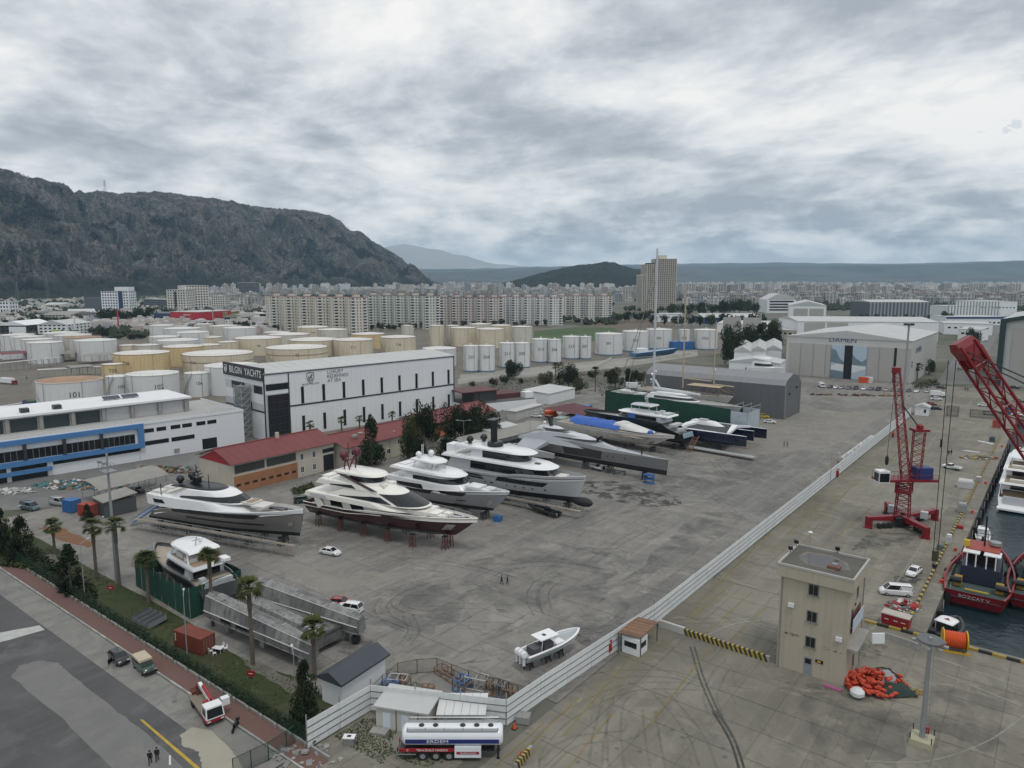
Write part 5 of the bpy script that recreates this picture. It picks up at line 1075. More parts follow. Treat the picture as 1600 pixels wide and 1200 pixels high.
a=Tier(7.5,20.5,5.4,10.25,10.5,.8,.6,5,.05); a.build(y,'hardtop',BLACK,round_=.1)
cushions(y,[((26.5,0,8.25),(4.6,3.2,.5)),((30.2,0,7.9),(3.4,3.6,.4)),((3.4,1.6,8.35),(2.6,2,.6)),((3.4,-1.6,8.35),(2.6,2,.6)),((6,0,8.3),(1.2,4.4,.5))]); MB().cb((27.6,0,8.55),(1.6,2.4,.12)).build('hatch',TEAK,y)
MB().cb((33.5,0,7.55),(3,.8,.3)).cb((35.5,.7,7.5),(.7,.5,.5)).cb((35.5,-.7,7.5),(.7,.5,.5)).build('windlass',BLACK,y)
dome(y,(9.5,-1.6,11.7),.85,BLACK); dome(y,(9.5,1.6,11.7),.85,BLACK); open_bar(y,[((12,-.8,10.5),(12.6,-.3,13.4)),((12,.8,10.5),(12.6,.3,13.4)),((12.6,-1.5,12.5),(12.6,1.5,12.5)),((12.6,-1.1,13.2),(12.6,1.1,13.2)),((12.6,0,13.2),(12.4,0,14.8)),((13.4,-1,12),(13.4,1,12)),((17.5,-1.6,10.5),(17.4,-1.6,13.5)),((5.2,-3,8),(5.2,-3,10.6))],.12); MB().cb((12.6,0,11.4),(1.4,1.2,1.4)).build('mast_housing',BLACK,y)
rail(y,[h.P(t,1,-1)+V(0,.1,0) for t in (.72,.78,.84,.9,.95,.99)],.5); rail(y,[V(x,-3.9,8.1) for x in (2,3.5,5,6.5)]); rail(y,[V(1.2,yy,8.1) for yy in (-3.4,-1.7,0,1.7,3.4)])
scaffold('long steel scaffold round the grey yacht hull',y,L,5.6,3.2,16); stands(y,L,(4,12,20,28,35),2.4,1.9,mat('dark_trestle',(.03,.03,.035),.7),'grey yacht')
# ---- 2 maroon yacht
y,L=boat('motor_yacht','maroon and cream yacht with two maroon radar domes on red trestles','yacht',(497,816),(748,867),43,8.0,'motor yachts laid up in the yard')
y.location.z=.55; h=Hull(L,8.8,1.6,[(0,4.8),(.3,5.0),(.42,5.7),(.55,6.1),(.8,6.5),(1,7.0)],rb=5.5,rs=-.8,e0=.22,e1=.75,full=2.1,tmid=.45,rise=1.0)
h.build(y,[mat('green_grey_bottom',(.03,.036,.034),.7,var=.2),MAROON,CREAM],[lambda t:2.15+.35*t,lambda t:min(h.sh(t)-.02,4.9+.6*t+.45*sstep(.35,.62,t)+.5*sstep(.72,1,t))],deck=.9,deckm=CREAM)
h.patch(y,'hull_window',.5,.86,lambda t:4.75+.6*t,lambda t:5.15+.75*t,BLACK,.05,sl0=.03,sl1=.07); h.patch(y,'boot_stripe',.02,.9,lambda t:2.15+.35*t,lambda t:2.27+.35*t,mat('grey_line',(.3,.3,.29),.6),.03); h.patch(y,'rub_rail',.05,.45,3.65,3.8,RUST,.12)
h.patch(y,'anchor_pocket',.88,.93,3.6,5.2,STEEL,.05,4)
a=Tier(3.5,26,7.2,4.0,6.9,3,0,5,.03); a.build(y,'main_deckhouse',CREAM); a.win(y,'saloon_window',.14,.27,.36,.8,n=3); a.win(y,'saloon_window',.36,.5,.36,.8,n=3)
for sd in (-1,1): MB().cb((4.2,sd*4.1,5.6),(1.6,.3,2.6),ry=-.5).build('side_wing',CREAM,y)
a=Tier(.2,29.5,8.7,6.5,7.5,4.5,.4,8,.02); a.build(y,'upper_deck',CREAM,round_=.2); a.win(y,'vent_grille',.05,.2,.25,.75,LGREY)
a=Tier(6,31,7.8,7.5,9.7,6.2,6,8.5,.1); a.build(y,'upper_deckhouse',CREAM,round_=.3); a.win(y,'upper_window',.13,.66,.1,.62,n=12,taper=.45); a.win(y,'windscreen',.7,1,.1,.92,wrap=True)
a=Tier(3,23,7.3,9.6,10.6,2,1,7,.03); a.build(y,'flybridge',CREAM,round_=.15); a.win(y,'bridge_window',.2,.55,.15,.85,BLACK,taper=.5)
a=Tier(9,19.4,5.4,10.6,12.4,1.6,.4,4,.05); a.build(y,'wheelhouse',CREAM); a.win(y,'wheelhouse_window',.35,1,.3,.85,wrap=True)
a=Tier(7.3,19.8,6.2,12.4,12.75,.5,.5,5,.02); a.build(y,'hardtop',CREAM,round_=.2)
for sd in (-1,1):
 MB().add([(8.5,sd*2.9,12.4),(10.4,sd*2.9,12.4),(20.5,sd*3.55,9.9),(18.8,sd*3.55,9.9),(8.5,sd*3.1,12.4),(10.4,sd*3.1,12.4),(20.5,sd*3.75,9.9),(18.8,sd*3.75,9.9)],[(0,1,2,3),(7,6,5,4),(0,4,5,1),(1,5,6,2),(2,6,7,3),(3,7,4,0)]).build('maroon_strut',MAROON,y)
 open_bar(y,[((9,sd*.9,12.7),(9.9,sd*1.4,15.3)),((10.6,sd*.9,12.7),(10.3,sd*1.4,15.3)),((10,sd*1.4,14.5),(10,sd*2.1,15.2))],.2,mat('mast_maroon',(.11,.012,.025),.4)); dome(y,(10.1,sd*2.0,16.2),1.0,mat('dome_maroon',(.11,.012,.025),.4))
open_bar(y,[((10,-1.4,14.7),(10,1.4,14.7)),((9.5,0,14.7),(9.5,0,18.5)),((9.5,-.7,16.3),(9.5,.7,16.3))],.13,mat('mast_maroon',(.11,.012,.025)))
cushions(y,[((20.3,1.4,10.7),(1.4,1.4,.5)),((20.3,-1.4,10.7),(1.4,1.4,.5)),((4.5,0,10.75),(2,4,.4)),((31.5,0,6.4),(5,3,.7)),((35,1.1,6.3),(1.6,1.5,.6)),((35,-1.1,6.3),(1.6,1.5,.6))],CREAM,'deck_seat'); MB().cb((29.6,0,6.6),(4.4,5,.9)).build('trunk_cabin',CREAM,y); MB().cb((37.8,0,6.3),(2,.9,.5)).cb((39.4,0,6.4),(.8,.6,.7)).build('windlass',STEEL,y)
rail(y,[h.P(t,1,-1)+V(0,.12,0) for t in (.6,.66,.72,.78,.84,.9,.95)],.55); rail(y,[V(x,-3.5,10.6) for x in (3.2,5,6.8,8.2)]); rail(y,[h.P(t,1,1)-V(0,.12,0) for t in (.6,.66,.72,.78,.84,.9,.95)],.55)
text('Calioned',.8,(26.6,-4.78,5.85),(1,.045,0),(0,0,1),mat('gold_grey_letters',(.12,.10,.08),.5),y,bold=.01)
stands(y,L,(3,9.5,16,22.5,29,35.5),3.1,lambda x:2.35+.0*x,RUST,'maroon yacht')
# ---- 3 silver and white
y,L=boat('motor_yacht','silver hulled white yacht with twin white domes between the maroon yacht and the explorer','yacht',(625,780),(797,820),34.5,3.5,'motor yachts laid up in the yard')
h=Hull(L,7.8,1.6,[(0,5.0),(.3,5.3),(.6,6.3),(.8,7.1),(1,7.7)],rb=4.8,rs=-.6,e0=.22,e1=.8,full=2.0,tmid=.42,rise=.8)
h.build(y,[ANTIF,mat('silver_blue_hull',(.36,.38,.41),.25,.35,var=.03,coat=.4),WHITE],[lambda t:2.7+.3*t,lambda t:min(h.sh(t)-.02,5.0+2.2*sstep(.15,1,t))],deck=.7,deckm=WHITE)
h.patch(y,'hull_window',.22,.46,lambda t:4.4+.6*t,lambda t:5.5+.6*t,GLASS,.05,sl1=.03); h.patch(y,'hull_window',.5,.72,lambda t:4.8+.7*t,lambda t:5.7+.7*t,GLASS,.05,sl0=.03,sl1=.02); h.patch(y,'anchor_pocket',.9,.94,3.4,5.4,STEEL,.05,4); h.patch(y,'hull_slot',.66,.74,4.0,4.2,BLACK,.05)
a=Tier(1,24,7.6,5.2,7.2,1.5,-.4,9,.03); a.build(y,'main_deck_side',WHITE,round_=.2); a.win(y,'saloon_window',.14,.5,.12,.68,taper=.15)
a=Tier(5.5,22.5,6.7,7.2,9.2,3,1.5,7,.08); a.build(y,'upper_deckhouse',WHITE,round_=.2); a.win(y,'upper_window',.2,1,.15,.68,wrap=True,taper=.1)
a=Tier(1.5,22,7.3,9.2,9.7,1.2,.4,7.5,.04); a.build(y,'flybridge',WHITE,round_=.3)
a=Tier(7,16,5.4,11.6,11.95,.6,.4,4.5,.02); a.build(y,'hardtop',WHITE,round_=.2); open_bar(y,[((x,sd*2.2,9.6),(x+.7,sd*2.1,11.7)) for x in (8,14) for sd in (-1,1)],.16,WHITE,'roof_pillar')
dome(y,(9,-1.3,12.9),.75); dome(y,(10.5,1.5,12.9),.75); mb=MB()
for sd in (-.3,.3): mb.tube((8.8,sd+.3,12),(8.8,sd+.3,15),.06,4)
for k in range(7): mb.tube((8.8,0,12.3+k*.42),(8.8,.6,12.3+k*.42),.06,3)
mb.build('lattice_mast',WHITE,y)
cushions(y,[((25,0,7.35),(3.8,3.4,.5)),((12,1.2,9.9),(1.2,1.6,.6)),((12,-1.2,9.9),(1.2,1.6,.6)),((4,0,9.9),(2.4,3.6,.4)),((28.5,1,7.2),(2,1.6,.4)),((28.5,-1,7.2),(2,1.6,.4))],WHITE,'deck_seat'); rail(y,[h.P(t,1,-1)+V(0,.12,0) for t in (.7,.76,.82,.88,.94,.98)],.5); rail(y,[V(x,sd*2.6,9.7) for sd in (-1,) for x in (8,10,12,14,16,18)],.8); rail(y,[V(x,-3.5,7.3) for x in (2,3.4,4.8,6)])
MB().cb((31,0,7.1),(1.2,.8,.5)).build('windlass',STEEL,y); stands(y,L,(4,12,20,27.5),2.4,1.7,mat('dark_trestle',(.03,.03,.035)),'silver yacht')
o=MB().cb((0,0,.55),(1.7,1.5,1.1)).cb((0,0,1.15),(1.3,1.1,.2)).build('keel_crate',BLUEP,loc=tuple(G(778,814)),rz=.2); tag(o,'small blue support block under the silver yacht bow','block')
# ---- 4 explorer
y,L=boat('motor_yacht','tall grey explorer yacht with black lower hull and black mast','yacht',(700,762),(916,800),40.5,4.5,'motor yachts laid up in the yard')
h=Hull(L,9.0,1.5,[(0,6.1),(.45,6.7),(.6,7.7),(.8,8.1),(1,8.7)],rb=2.6,rs=-.3,e0=.17,e1=.55,full=2.5,tmid=.5,rise=.3)
h.build(y,[ANTIF,LGREY],[lambda t:3.15+.1*t],deck=1.2,deckm=PALETEAK)
bl=MB(); bl.lathe([(.05,-3),(.6,-2.5),(1.0,-1),(1.1,.5),(.9,1.7),(.5,2.4),(.05,2.7)],10); bl.v=[(z+L-1.0,yy,x*1.05+2.3) for x,yy,z in bl.v]; bl.build('bow_bulb',ANTIF,y,smooth=True)
for za,zb,t0,t1 in ((5.55,6.0,.03,.32),(4.9,5.35,.12,.34)): h.patch(y,'hull_window',t0,t1,za,zb,GLASS,.05,sl0=.02,sl1=-.02)
h.patch(y,'hull_window',.46,.80,lambda t:5.15,lambda t:6.3,GLASS,.05,sl0=-.02,sl1=.03); h.patch(y,'sheer_line',.2,.99,lambda t:h.sh(t)-.75,lambda t:h.sh(t)-.62,DARKTRIM,.03)
for t in (.22,.36,.4,.52,.58,.64,.70,.78): h.patch(y,'porthole',t,t+(.026 if t in(.22,.4) else .012),4.15,4.5,BLACK,.05,2)
a=Tier(2,31,8.2,6.4,9.35,2.5,1.5,6,.03); a.build(y,'main_deckhouse',LGREY); a.win(y,'saloon_window',.2,1,.3,.94,wrap=True)
a=Tier(.6,32.5,8.9,9.35,9.8,1.6,.3,7.5,.02); a.build(y,'upper_deck',WHITE,round_=.35)
a=Tier(9,25,6.2,9.9,12.1,1.2,.5,4.5,.05); a.build(y,'bridge_deckhouse',WHITE); a.win(y,'bridge_window',.2,1,.14,.9,wrap=True)
a=Tier(4.5,26.6,7.2,12.1,12.5,1.2,.3,6,.02); a.build(y,'sun_deck',WHITE,round_=.35)
MB().lathe([(1.9,12.6),(2.1,12.9),(2,13.6),(1.7,13.9)],14,(14.6,0,0)).build('mast_base',BLACK,y,smooth=True); MB().box(13.6,14.8,-.6,.6,13.6,19.4).box(12.9,15.3,-1.7,1.7,19.1,19.5).build('radar_mast',BLACK,y); open_bar(y,[((13,-1.4,19.5),(13,-1.4,20.6)),((15,1.2,19.5),(15,1.2,20.8)),((12.6,0,18),(12.6,0,18.7))],.08)
dome(y,(8,-1.8,13.9),.95,BLACK); dome(y,(9.7,1.9,13.9),.95,BLACK); MB().cb((27.6,-.8,10.2),(1.6,1,.05)).build('hatch',BLACK,y)
cushions(y,[((5,0,9.8),(3,4,.5)),((34,0,7.75),(2.4,3,.45)),((7,0,12.5),(1.8,4,.5))]); rail(y,[V(x,-4.1,9.5) for x in (1,2.5,4,5.5,7,8.5)]); rail(y,[V(x,-3.3,12.2) for x in (4.8,6.2,7.6,9)]); MB().box(0,3,-3,3,9.5,9.6).box(.2,2.6,-1.6,1.6,9.6,11.8).build('crew_box',WHITE,y)
scaffold('steel scaffold along the explorer yacht hull',y,L,6.2,2.6,14); stands(y,L,(4,12,20,28,35.5),2.6,1.6,mat('dark_trestle',(.03,.03,.035)),'explorer yacht')
# ---- 5 trimaran
y,L=boat('trimaran','long silver trimaran with knife bow and smooth white cabin','trimaran',(835,716),(1043,756),46,-1.5)
h=Hull(L,5.6,2.0,[(0,7.3),(.35,8.0),(.45,7.7),(1,6.6)],rb=.4,rs=2,e0=.3,e1=.25,full=1.25,tmid=.3,rise=.3,st=.8,minb=.05)
h.build(y,[ANTIF,mat('steel_grey_hull',(.25,.255,.26),.3,.4,var=.03,coat=.3),SILVER],[lambda t:3.6+.0*t,lambda t:min(h.sh(t)-.02,6.0+.62*t)],deck=.12,deckm=SILVER)
h.patch(y,'dark_panel',.26,.56,lambda t:3.9,lambda t:6.9-2.2*max(0,t-.3),mat('graphite_panel',(.07,.072,.075),.3,.4),.04,sl0=.03)  # darker grey area on the hull side, narrowing forward
for t in (.6,.64,.72): h.patch(y,'porthole',t,t+.008,5.0,5.35,BLACK,.06,2)
sk=MB(); sk.loft([[V(-2,-4,6.6),V(-2,4,6.6),V(-2,4,7.4),V(-2,-4,7.4)],[V(5,-3.6,6.4),V(5,3.6,6.4),V(6,2.6,9.4),V(6,-2.6,9.4)],[V(16,-3.0,6.2),V(16,3.0,6.2),V(14,2.3,9.8),V(14,-2.3,9.8)],[V(27,-1.6,6.3),V(27,1.6,6.3),V(25,1.0,8.4),V(25,-1.0,8.4)],[V(31,-1.2,6.4),V(31,1.2,6.4),V(30,.7,7.3),V(30,-.7,7.3)]],True,True); sk.build('cabin_shell',SILVER,y,smooth=True,ang=30)
a=Tier(5,25.5,5.2,8.4,9.6,5,1,12,.2); a.build(y,'cabin',mat('pearl_paint',(.55,.57,.6),.3,coat=.3),round_=.3); a.win(y,'cabin_window',.3,1,.05,.42,wrap=True,taper=.1)
a=Tier(3,13.8,4,10,10.8,3,1,6,.15); a.build(y,'flybridge',mat('pearl_paint',(.55,.57,.6)),round_=.3); a.win(y,'fly_window',.5,1,.1,.7,wrap=True)
MB().cb((7,0,12.3),(.5,1.2,3),ry=-.35).cb((6.4,0,13.8),(1.8,1.4,.18)).build('radar_fin',BLACK,y); dome(y,(6,1.4,12),.5); dome(y,(6,-1.4,12),.5); MB().cb((24.4,0,9.4),(2.2,.12,.7),ry=-.6).build('wiper_fin',BLACK,y); MB().cb((29,0,7.15),(3.4,2,.1)).build('deck_panel',mat('grey_mat',(.28,.28,.27),.9),y); MB().cb((38,0,7.3),(.3,.3,2)).build('deck_crane',BLACK,y)
for sd in (-1,1):
 q=MB(); yy=sd*7.6; q.loft([[V(-3,yy-.7,3.6),V(-3,yy+.7,3.6),V(-3,yy+.7,5.2),V(-3,yy-.7,5.2)],[V(6,yy-.8,3.0),V(6,yy+.8,3.0),V(6,yy+.8,5.0),V(6,yy-.8,5.0)],[V(14,yy-.3,3.4),V(14,yy+.3,3.4),V(14,yy+.3,4.8),V(14,yy-.3,4.8)]],True,True); q.build('outrigger',SILVER,y,smooth=True,ang=30); MB().add([(0,sd*2.6,6),(9,sd*2.6,6),(7,sd*7.4,4.6),(0,sd*7.4,4.8),(0,sd*2.6,7.6),(9,sd*2.6,7.4),(7,sd*7.4,5.1),(0,sd*7.4,5.3)],[(0,3,2,1),(4,5,6,7),(0,1,5,4),(1,2,6,5),(2,3,7,6),(3,0,4,7)]).build('crossbeam',SILVER,y)
stands(y,L,(6,20,28,39),1.0,2.1,mat('dark_trestle',(.03,.03,.035)),'silver trimaran')
o=thing('blue_trestle','bright blue two tier support frame under the trimaran bow','trestle',tuple(G(1014,755)),.1); mb=MB()
for z in (.1,1.3,2.3): MB().cb((0,0,z),(2.6,1.8,.25)).build('beam',BLUEP,o)
for x in (-1.1,1.1):
 for yy in (-.7,.7): mb.tube((x,yy,0),(x,yy,2.3),.12,4)
mb.build('post',BLUEP,o)
# ---- 6 unfinished wooden yacht under blue sheet
y,L=boat('motor_yacht','unpainted off white yacht hull under a bright blue tarpaulin','yacht',(890,684),(1054,712),44,-5.5,'motor yachts laid up in the yard')
PRIM=mat('primer_offwhite',(.58,.57,.54),.75,var=.08,sc=.3,streak=.08); h=Hull(L,8.4,1.4,[(0,5.5),(.4,5.6),(.75,5.8),(1,6.4)],rb=6.5,rs=-.5,e0=.3,e1=.8,full=1.9,tmid=.4,rise=1.4)
h.build(y,[PRIM],[],deck=1.0,deckm=mat('plywood_deck',(.34,.26,.17),.9,var=.15))
a=Tier(6,36,6.8,4.2,6.4,7,1,9,.08); a.build(y,'deckhouse',mat('bare_fairing',(.42,.34,.25),.9,var=.2,sc=.4)); a=Tier(22,36.5,6.2,6.2,8,10,1,7,.2); a.build(y,'coachroof',mat('primer_white',(.62,.62,.6),.7),round_=.2)
tp=MB(); A=[]
for i in range(15):
 x=5+i*1.45; rowp=[]
 for j in range(9):
  yy=-3.9+j*.975; z=8.0-.32*abs(yy)+random.uniform(-.3,.3)-(1.0 if j in(0,8) else 0)
  if j in (0,8): z=6.0+random.uniform(-.3,.2)
  rowp.append(V(x+random.uniform(-.3,.3),yy,z))
 A.append(rowp)
tp.loft(A,False,False); tp.build('tarpaulin',mat('bright_blue_tarpaulin',(.03,.115,.42),.5,var=.15,sc=.6,bump=.4,bsc=1.5),y,smooth=True,ang=70); MB().ball((35.8,-1.2,6.3),1.0,8,.8).build('wrapped_windlass',mat('bright_blue_tarpaulin',(.03,.115,.42)),y,smooth=True); h.patch(y,'anchor_pocket',.9,.94,2.4,3.4,TEAK,.05,4)
for t in (.3,.4,.5,.62,.72): h.patch(y,'porthole',t,t+.02,3.4,3.7,mat('masking_grey',(.3,.3,.3),.8),.04,2)
stands(y,L,(5,16,27,36),2.2,1.5,mat('dark_trestle',(.03,.03,.035)),'tarpaulin covered yacht')
# ---- 7 black yacht, stern to the quay
p7=G(1076,703); y=thing('motor_yacht','black hulled yacht with pale hardtop and stern towards the quay','yacht',(p7.x,p7.y,0),R(180-6),'motor yachts laid up in the yard'); L=43
h=Hull(L,8.6,2.0,[(0,5.6),(.1,6.6),(.18,8.4),(.6,8.4),(1,8.0)],rb=4.5,rs=1.5,e0=.2,e1=.7,full=2.2,tmid=.5,rise=1)
h.build(y,[ANTIF,mat('black_green_hull',(.014,.018,.02),.25,coat=.4,var=.05)],[2.4],deck=.9,deckm=mat('grey_deck',(.3,.3,.29),.8)); a=Tier(8,28,6.4,8,10.0,4,1,6,.05); a.build(y,'deckhouse',LGREY); a.win(y,'saloon_window',.1,1,.2,.8,wrap=True)
a=Tier(6,27,7,10,10.4,1.5,.3,6,.03); a.build(y,'upper_deck',WHITE,round_=.25); a=Tier(13,22,5.4,12.6,12.95,.6,.3,4,.02); a.build(y,'hardtop',LGREY,round_=.2); open_bar(y,[((x,sd*2.2,10.4),(x+.5,sd*2.2,12.7)) for x in (13.5,20.5) for sd in (-1,1)]+[((16,-.5,12.9),(16.5,-.5,16)),((16,.5,12.9),(16.5,.5,16)),((16.4,-1.2,15),(16.4,1.2,15))],.14,LGREY,'roof_pillar')
cushions(y,[((8,0,10.7),(2.4,4,.6)),((11,1.5,10.8),(1.6,1.4,.9)),((11,-1.5,10.8),(1.6,1.4,.9)),((2.6,0,6.4),(1,5,.8)),((5,0,7.6),(2,5,.7))],LGREY,'deck_seat'); rail(y,[V(6.3,yy,10.4) for yy in (-3.6,-1.8,0,1.8,3.6)]); rail(y,[V(x,3.3,10.4) for x in (6.3,8,10,12)]); MB().cb((.4,0,4.9),(.2,6,1.6),ry=.3).build('transom_glass',mat('pale_blue_glass',(.25,.35,.42),.1),y); MB().cb((20,3.25,9),(3,.2,1.6)).build('blue_wrap',mat('masking_blue',(.05,.15,.4),.7),y)
stands(y,L,(4,14,24,34),2.3,1.7,mat('dark_trestle',(.03,.03,.035)),'black yacht'); o=thing('boarding_ladder','brown timber ladder frame leaning at the black yacht stern','ladder',tuple(G(1071,706)),.5); mb=MB()
for x in (0,1.6): MB().tube((x,0,0),(x+2.5,.6,5.2),.15,4).build('rail',WOODB,o)
for k in range(7): mb.tube((.35*k+.2,.1*k,.7*k+.3),(.35*k+1.8,.1*k,.7*k+.3),.09,4)
mb.build('rung',WOODB,o)
# ---- 8 green wrapped sailing yacht
y,L=boat('sailing_yacht','tall masted sailing yacht wrapped in dark green netting','sailing yacht',(932,652),(1163,683),54,-2.5)
GS=[(0,11.6),(.5,11.0),(1,10.2)]
sk=MB(); A=[];Bq=[]
for i in range(28):
 t=i/27; x=t*51; yy=5.2; z=lerp_tab(GS,t)+random.uniform(-.12,.12); A.append(V(x,-yy+random.uniform(-.12,.12),.0)); Bq.append(V(x,-yy+random.uniform(-.15,.15),z))
ring=[A,[a.lerp(b2,.5)+V(0,random.uniform(-.25,.1),0) for a,b2 in zip(A,Bq)],Bq]; sk.loft(ring,False,False); sk.loft([[V(p.x,-p.y,p.z) for p in r] for r in ring[::-1]],False,False); sk.add([(0,-5.2,0),(0,5.2,0),(0,5.2,11.6),(0,-5.2,11.6)],[(0,3,2,1)]); sk.build('debris_netting',GREENNET,y,smooth=True,ang=60)
h=Hull(53,9.4,4.2,[(0,11.3),(.5,10.7),(1,10.6)],rb=5,rs=1,full=2,tmid=.5); h.build(y,[PRIM],[],deck=.5,deckm=mat('grey_deck',(.3,.3,.29))); a=Tier(16,37,5.6,10.5,12.4,5,2,9,.1); a.build(y,'coachroof',WHITE,round_=.25); a.win(y,'cabin_window',.2,1,.2,.6,wrap=True); a=Tier(20,33,4.6,12.6,12.95,2,.5,5,.05); a.build(y,'doghouse_roof',WHITE,round_=.3)
PL=mat('clear_sheeting',(.42,.48,.52),.25,var=.2,sc=.4); ps=MB(); ps.box(51,57,-5.3,-5.2,0,9.6).box(51,57,5.2,5.3,0,9.6).box(56.9,57,-5.2,5.2,0,9.6); ps.build('plastic_sheeting',PL,y); fm=MB()
for x in (51,54,57):
 for yy in (-5.2,5.2): fm.tube((x,yy,0),(x,yy,11.5),.12,4)
 fm.tube((x,-5.2,11.2),(x,5.2,11.2),.1,4)
fm.build('scaffold_frame',GALV,y); random.seed(5)
MB().cb((8,-2,11.6),(5,3,.8)).cb((5,1,11.6),(3,4,.6)).cb((13,0,11.2),(3,4,.5)).build('deck_gear',LGREY,y)
def mastset(t,x,top,m,r=.32,spr=5,name='mast'):
 MB().tube((x,0,10),(x,0,top),r,8,0,r*.7).build(name,m,t); s=MB()
 for k in range(spr):
  z=16+(top-20)*k/spr; w_=2.6-.25*k; s.tube((x,-w_,z+.4),(x,0,z),.09,4).tube((x,0,z),(x,w_,z+.4),.09,4)
 s.build('spreader',m,t)
MASTW=mat('mast_grey_white',(.50,.53,.56),.4); MASTT=mat('mast_buff',(.42,.36,.25),.5)
pm_=G(1017,653); mx=local(y,pm_).x; mx=18
mastset(y,mx,zat(668,389),MASTW,.5,6); rg=MB(); top=zat(668,389)-2
for ex,ez in ((mx-11,11.6),(mx-15.5,11.7)): rg.tube((mx,0,top if ex>mx-12 else top-9),(ex,-1,ez),.13,4)
for sd in (-1,1): rg.tube((mx,0,top-3),(mx+1,sd*4.4,11),.035,3); rg.tube((mx,0,top-3),(mx+30,sd*2,10.5),.03,3)
rg.build('rigging',mat('wire_grey',(.22,.22,.21),.5),y); MB().tube((mx+.5,0,13.8),(mx+19,0,13.0),.8,8,0,.55).build('boom',MASTW,y,smooth=True); open_bar(y,[((mx+.5,0,17),(mx+2.5,0,14.3))],.5,MASTW,'vang'); dome(y,(mx,-1.2,19.2),.5); dome(y,(mx,1.4,20),.5); dome(y,(mx-.3,-1.4,17.2),.4)
# ---- buff-masted ketch behind it
p8=G(1066,650); y2=thing('sailing_yacht','buff masted ketch with timber deck frame behind the green netting','sailing yacht',(p8.x-24,p8.y+9.5,0),R(-3)); h=Hull(42,8.5,2.2,[(0,8.6),(.5,8.4),(1,8.8)],rb=5,full=2,tmid=.5); h.build(y2,[PRIM],[],deck=.5,deckm=TEAK)
for x,py,r in ((20,455,.36),(33.5,505,.28)): mastset(y2,x,zat(664,py),MASTT,r,2); MB().tube((x+.4,0,14.2 if x<21 else 12.8),(x+12.5 if x<21 else x+8.5,0,14 if x<21 else 12.6),.28,6).build('boom',MASTT,y2)
MB().add([(23,-3,12),(37,-3,12),(37,3,12),(23,3,12),(24,-2.4,12.3),(36,-2.4,12.3),(36,2.4,12.3),(24,2.4,12.3)],[(0,3,2,1),(4,5,6,7),(0,1,5,4),(1,2,6,5),(2,3,7,6),(3,0,4,7)]).build('wooden_roof',mat('new_plywood',(.46,.36,.24),.8,var=.1),y2); open_bar(y2,[((23+k*4.6,sd*2.8,8.4),(23+k*4.6,sd*2.8,12)) for k in range(4) for sd in (-1,1)]+[((37,sd*2.8,11.9),(41,sd*1.2,10)) for sd in (-1,1)],.14,WOODB,'roof_frame'); dome(y2,(33.5,.8,18.6),.45)
# ---- 9 navy and white racing trimaran
y,L=boat('racing_trimaran','navy and white racing trimaran with broad white crossbeams','trimaran',(1060,692),(1170,712),28,-4.0); y.scale=(1,.82,1)
hm_=[]
for off,ll,zz_ in ((0,27,3.2),(9.5,24,3.6),(19,27,3.2)):
 q=MB(); A=[]
 for t in (0,.15,.4,.7,1): w_=1.1*(1-.75*t**2)+.05; x=t*ll+(2 if off==9.5 else 0); b0=zz_+.2*t; A.append([V(x,off-w_*.4,b0-1.2+.5*t),V(x,off+w_*.4,b0-1.2+.5*t),V(x,off+w_,b0+.8),V(x,off+w_*.9,b0+2.5),V(x,off-w_*.9,b0+2.5),V(x,off-w_,b0+.8)])
 q.loft(A,True,True); q.build('float' if off!=9.5 else 'main_hull',NAVY,y,smooth=True,ang=30); q=MB(); q.loft([[V(p[4].x,p[4].y-.02,p[4].z+.02),V(p[3].x,p[3].y+.02,p[3].z+.02)] for p in A],False,False); q.build('deck',WHITE,y)
def beam(x0,x1,m=WHITE,w=1.5):
 MB().loft([[V(x0-w/2,0,5.6),V(x0+w/2,0,5.6),V(x0+w/2,0,6.3),V(x0-w/2,0,6.3)],[V(x1-w,9.5,6.6),V(x1+w,9.5,6.6),V(x1+w,9.5,7.4),V(x1-w,9.5,7.4)],[V(x0-w/2,19,5.6),V(x0+w/2,19,5.6),V(x0+w/2,19,6.3),V(x0-w/2,19,6.3)]],True,True).build('crossbeam',m,y)
beam(4,6.5); beam(21,19.5,w=1.0); a=Tier(2,14,3.4,6.3,7.6,3,1,5,.2); ob=a.build(y,'cockpit',WHITE,round_=.2); ob.location=(2,9.5,0); MB().poly([(6,.6,5.75),(20,.6,5.75),(19,9,6.4),(7,9,6.4)]).poly([(6,18.4,5.75),(7,10,6.4),(19,10,6.4),(20,18.4,5.75)]).build('net',mat('trampoline_net',(.05,.055,.06),.8),y)
MB().box(7,10,8.3,10.7,7.9,8.05).build('canopy',LGREY,y); open_bar(y,[((21,0,6),(24,0,8.5))],.15,WHITE,'bow_rail'); stands(y,24,(6,18),1.2,1.9,mat('dark_trestle',(.03,.03,.035)),'racing trimaran')
o=MB().box(0,22,-1.2,1.2,.9,1.1).build('grey_platform',mat('pale_grey_panel',(.34,.36,.35),.6),loc=tuple(G(1075,702)),rz=R(-4)); tag(o,'long pale grey panel lying below the racing trimaran','platform')
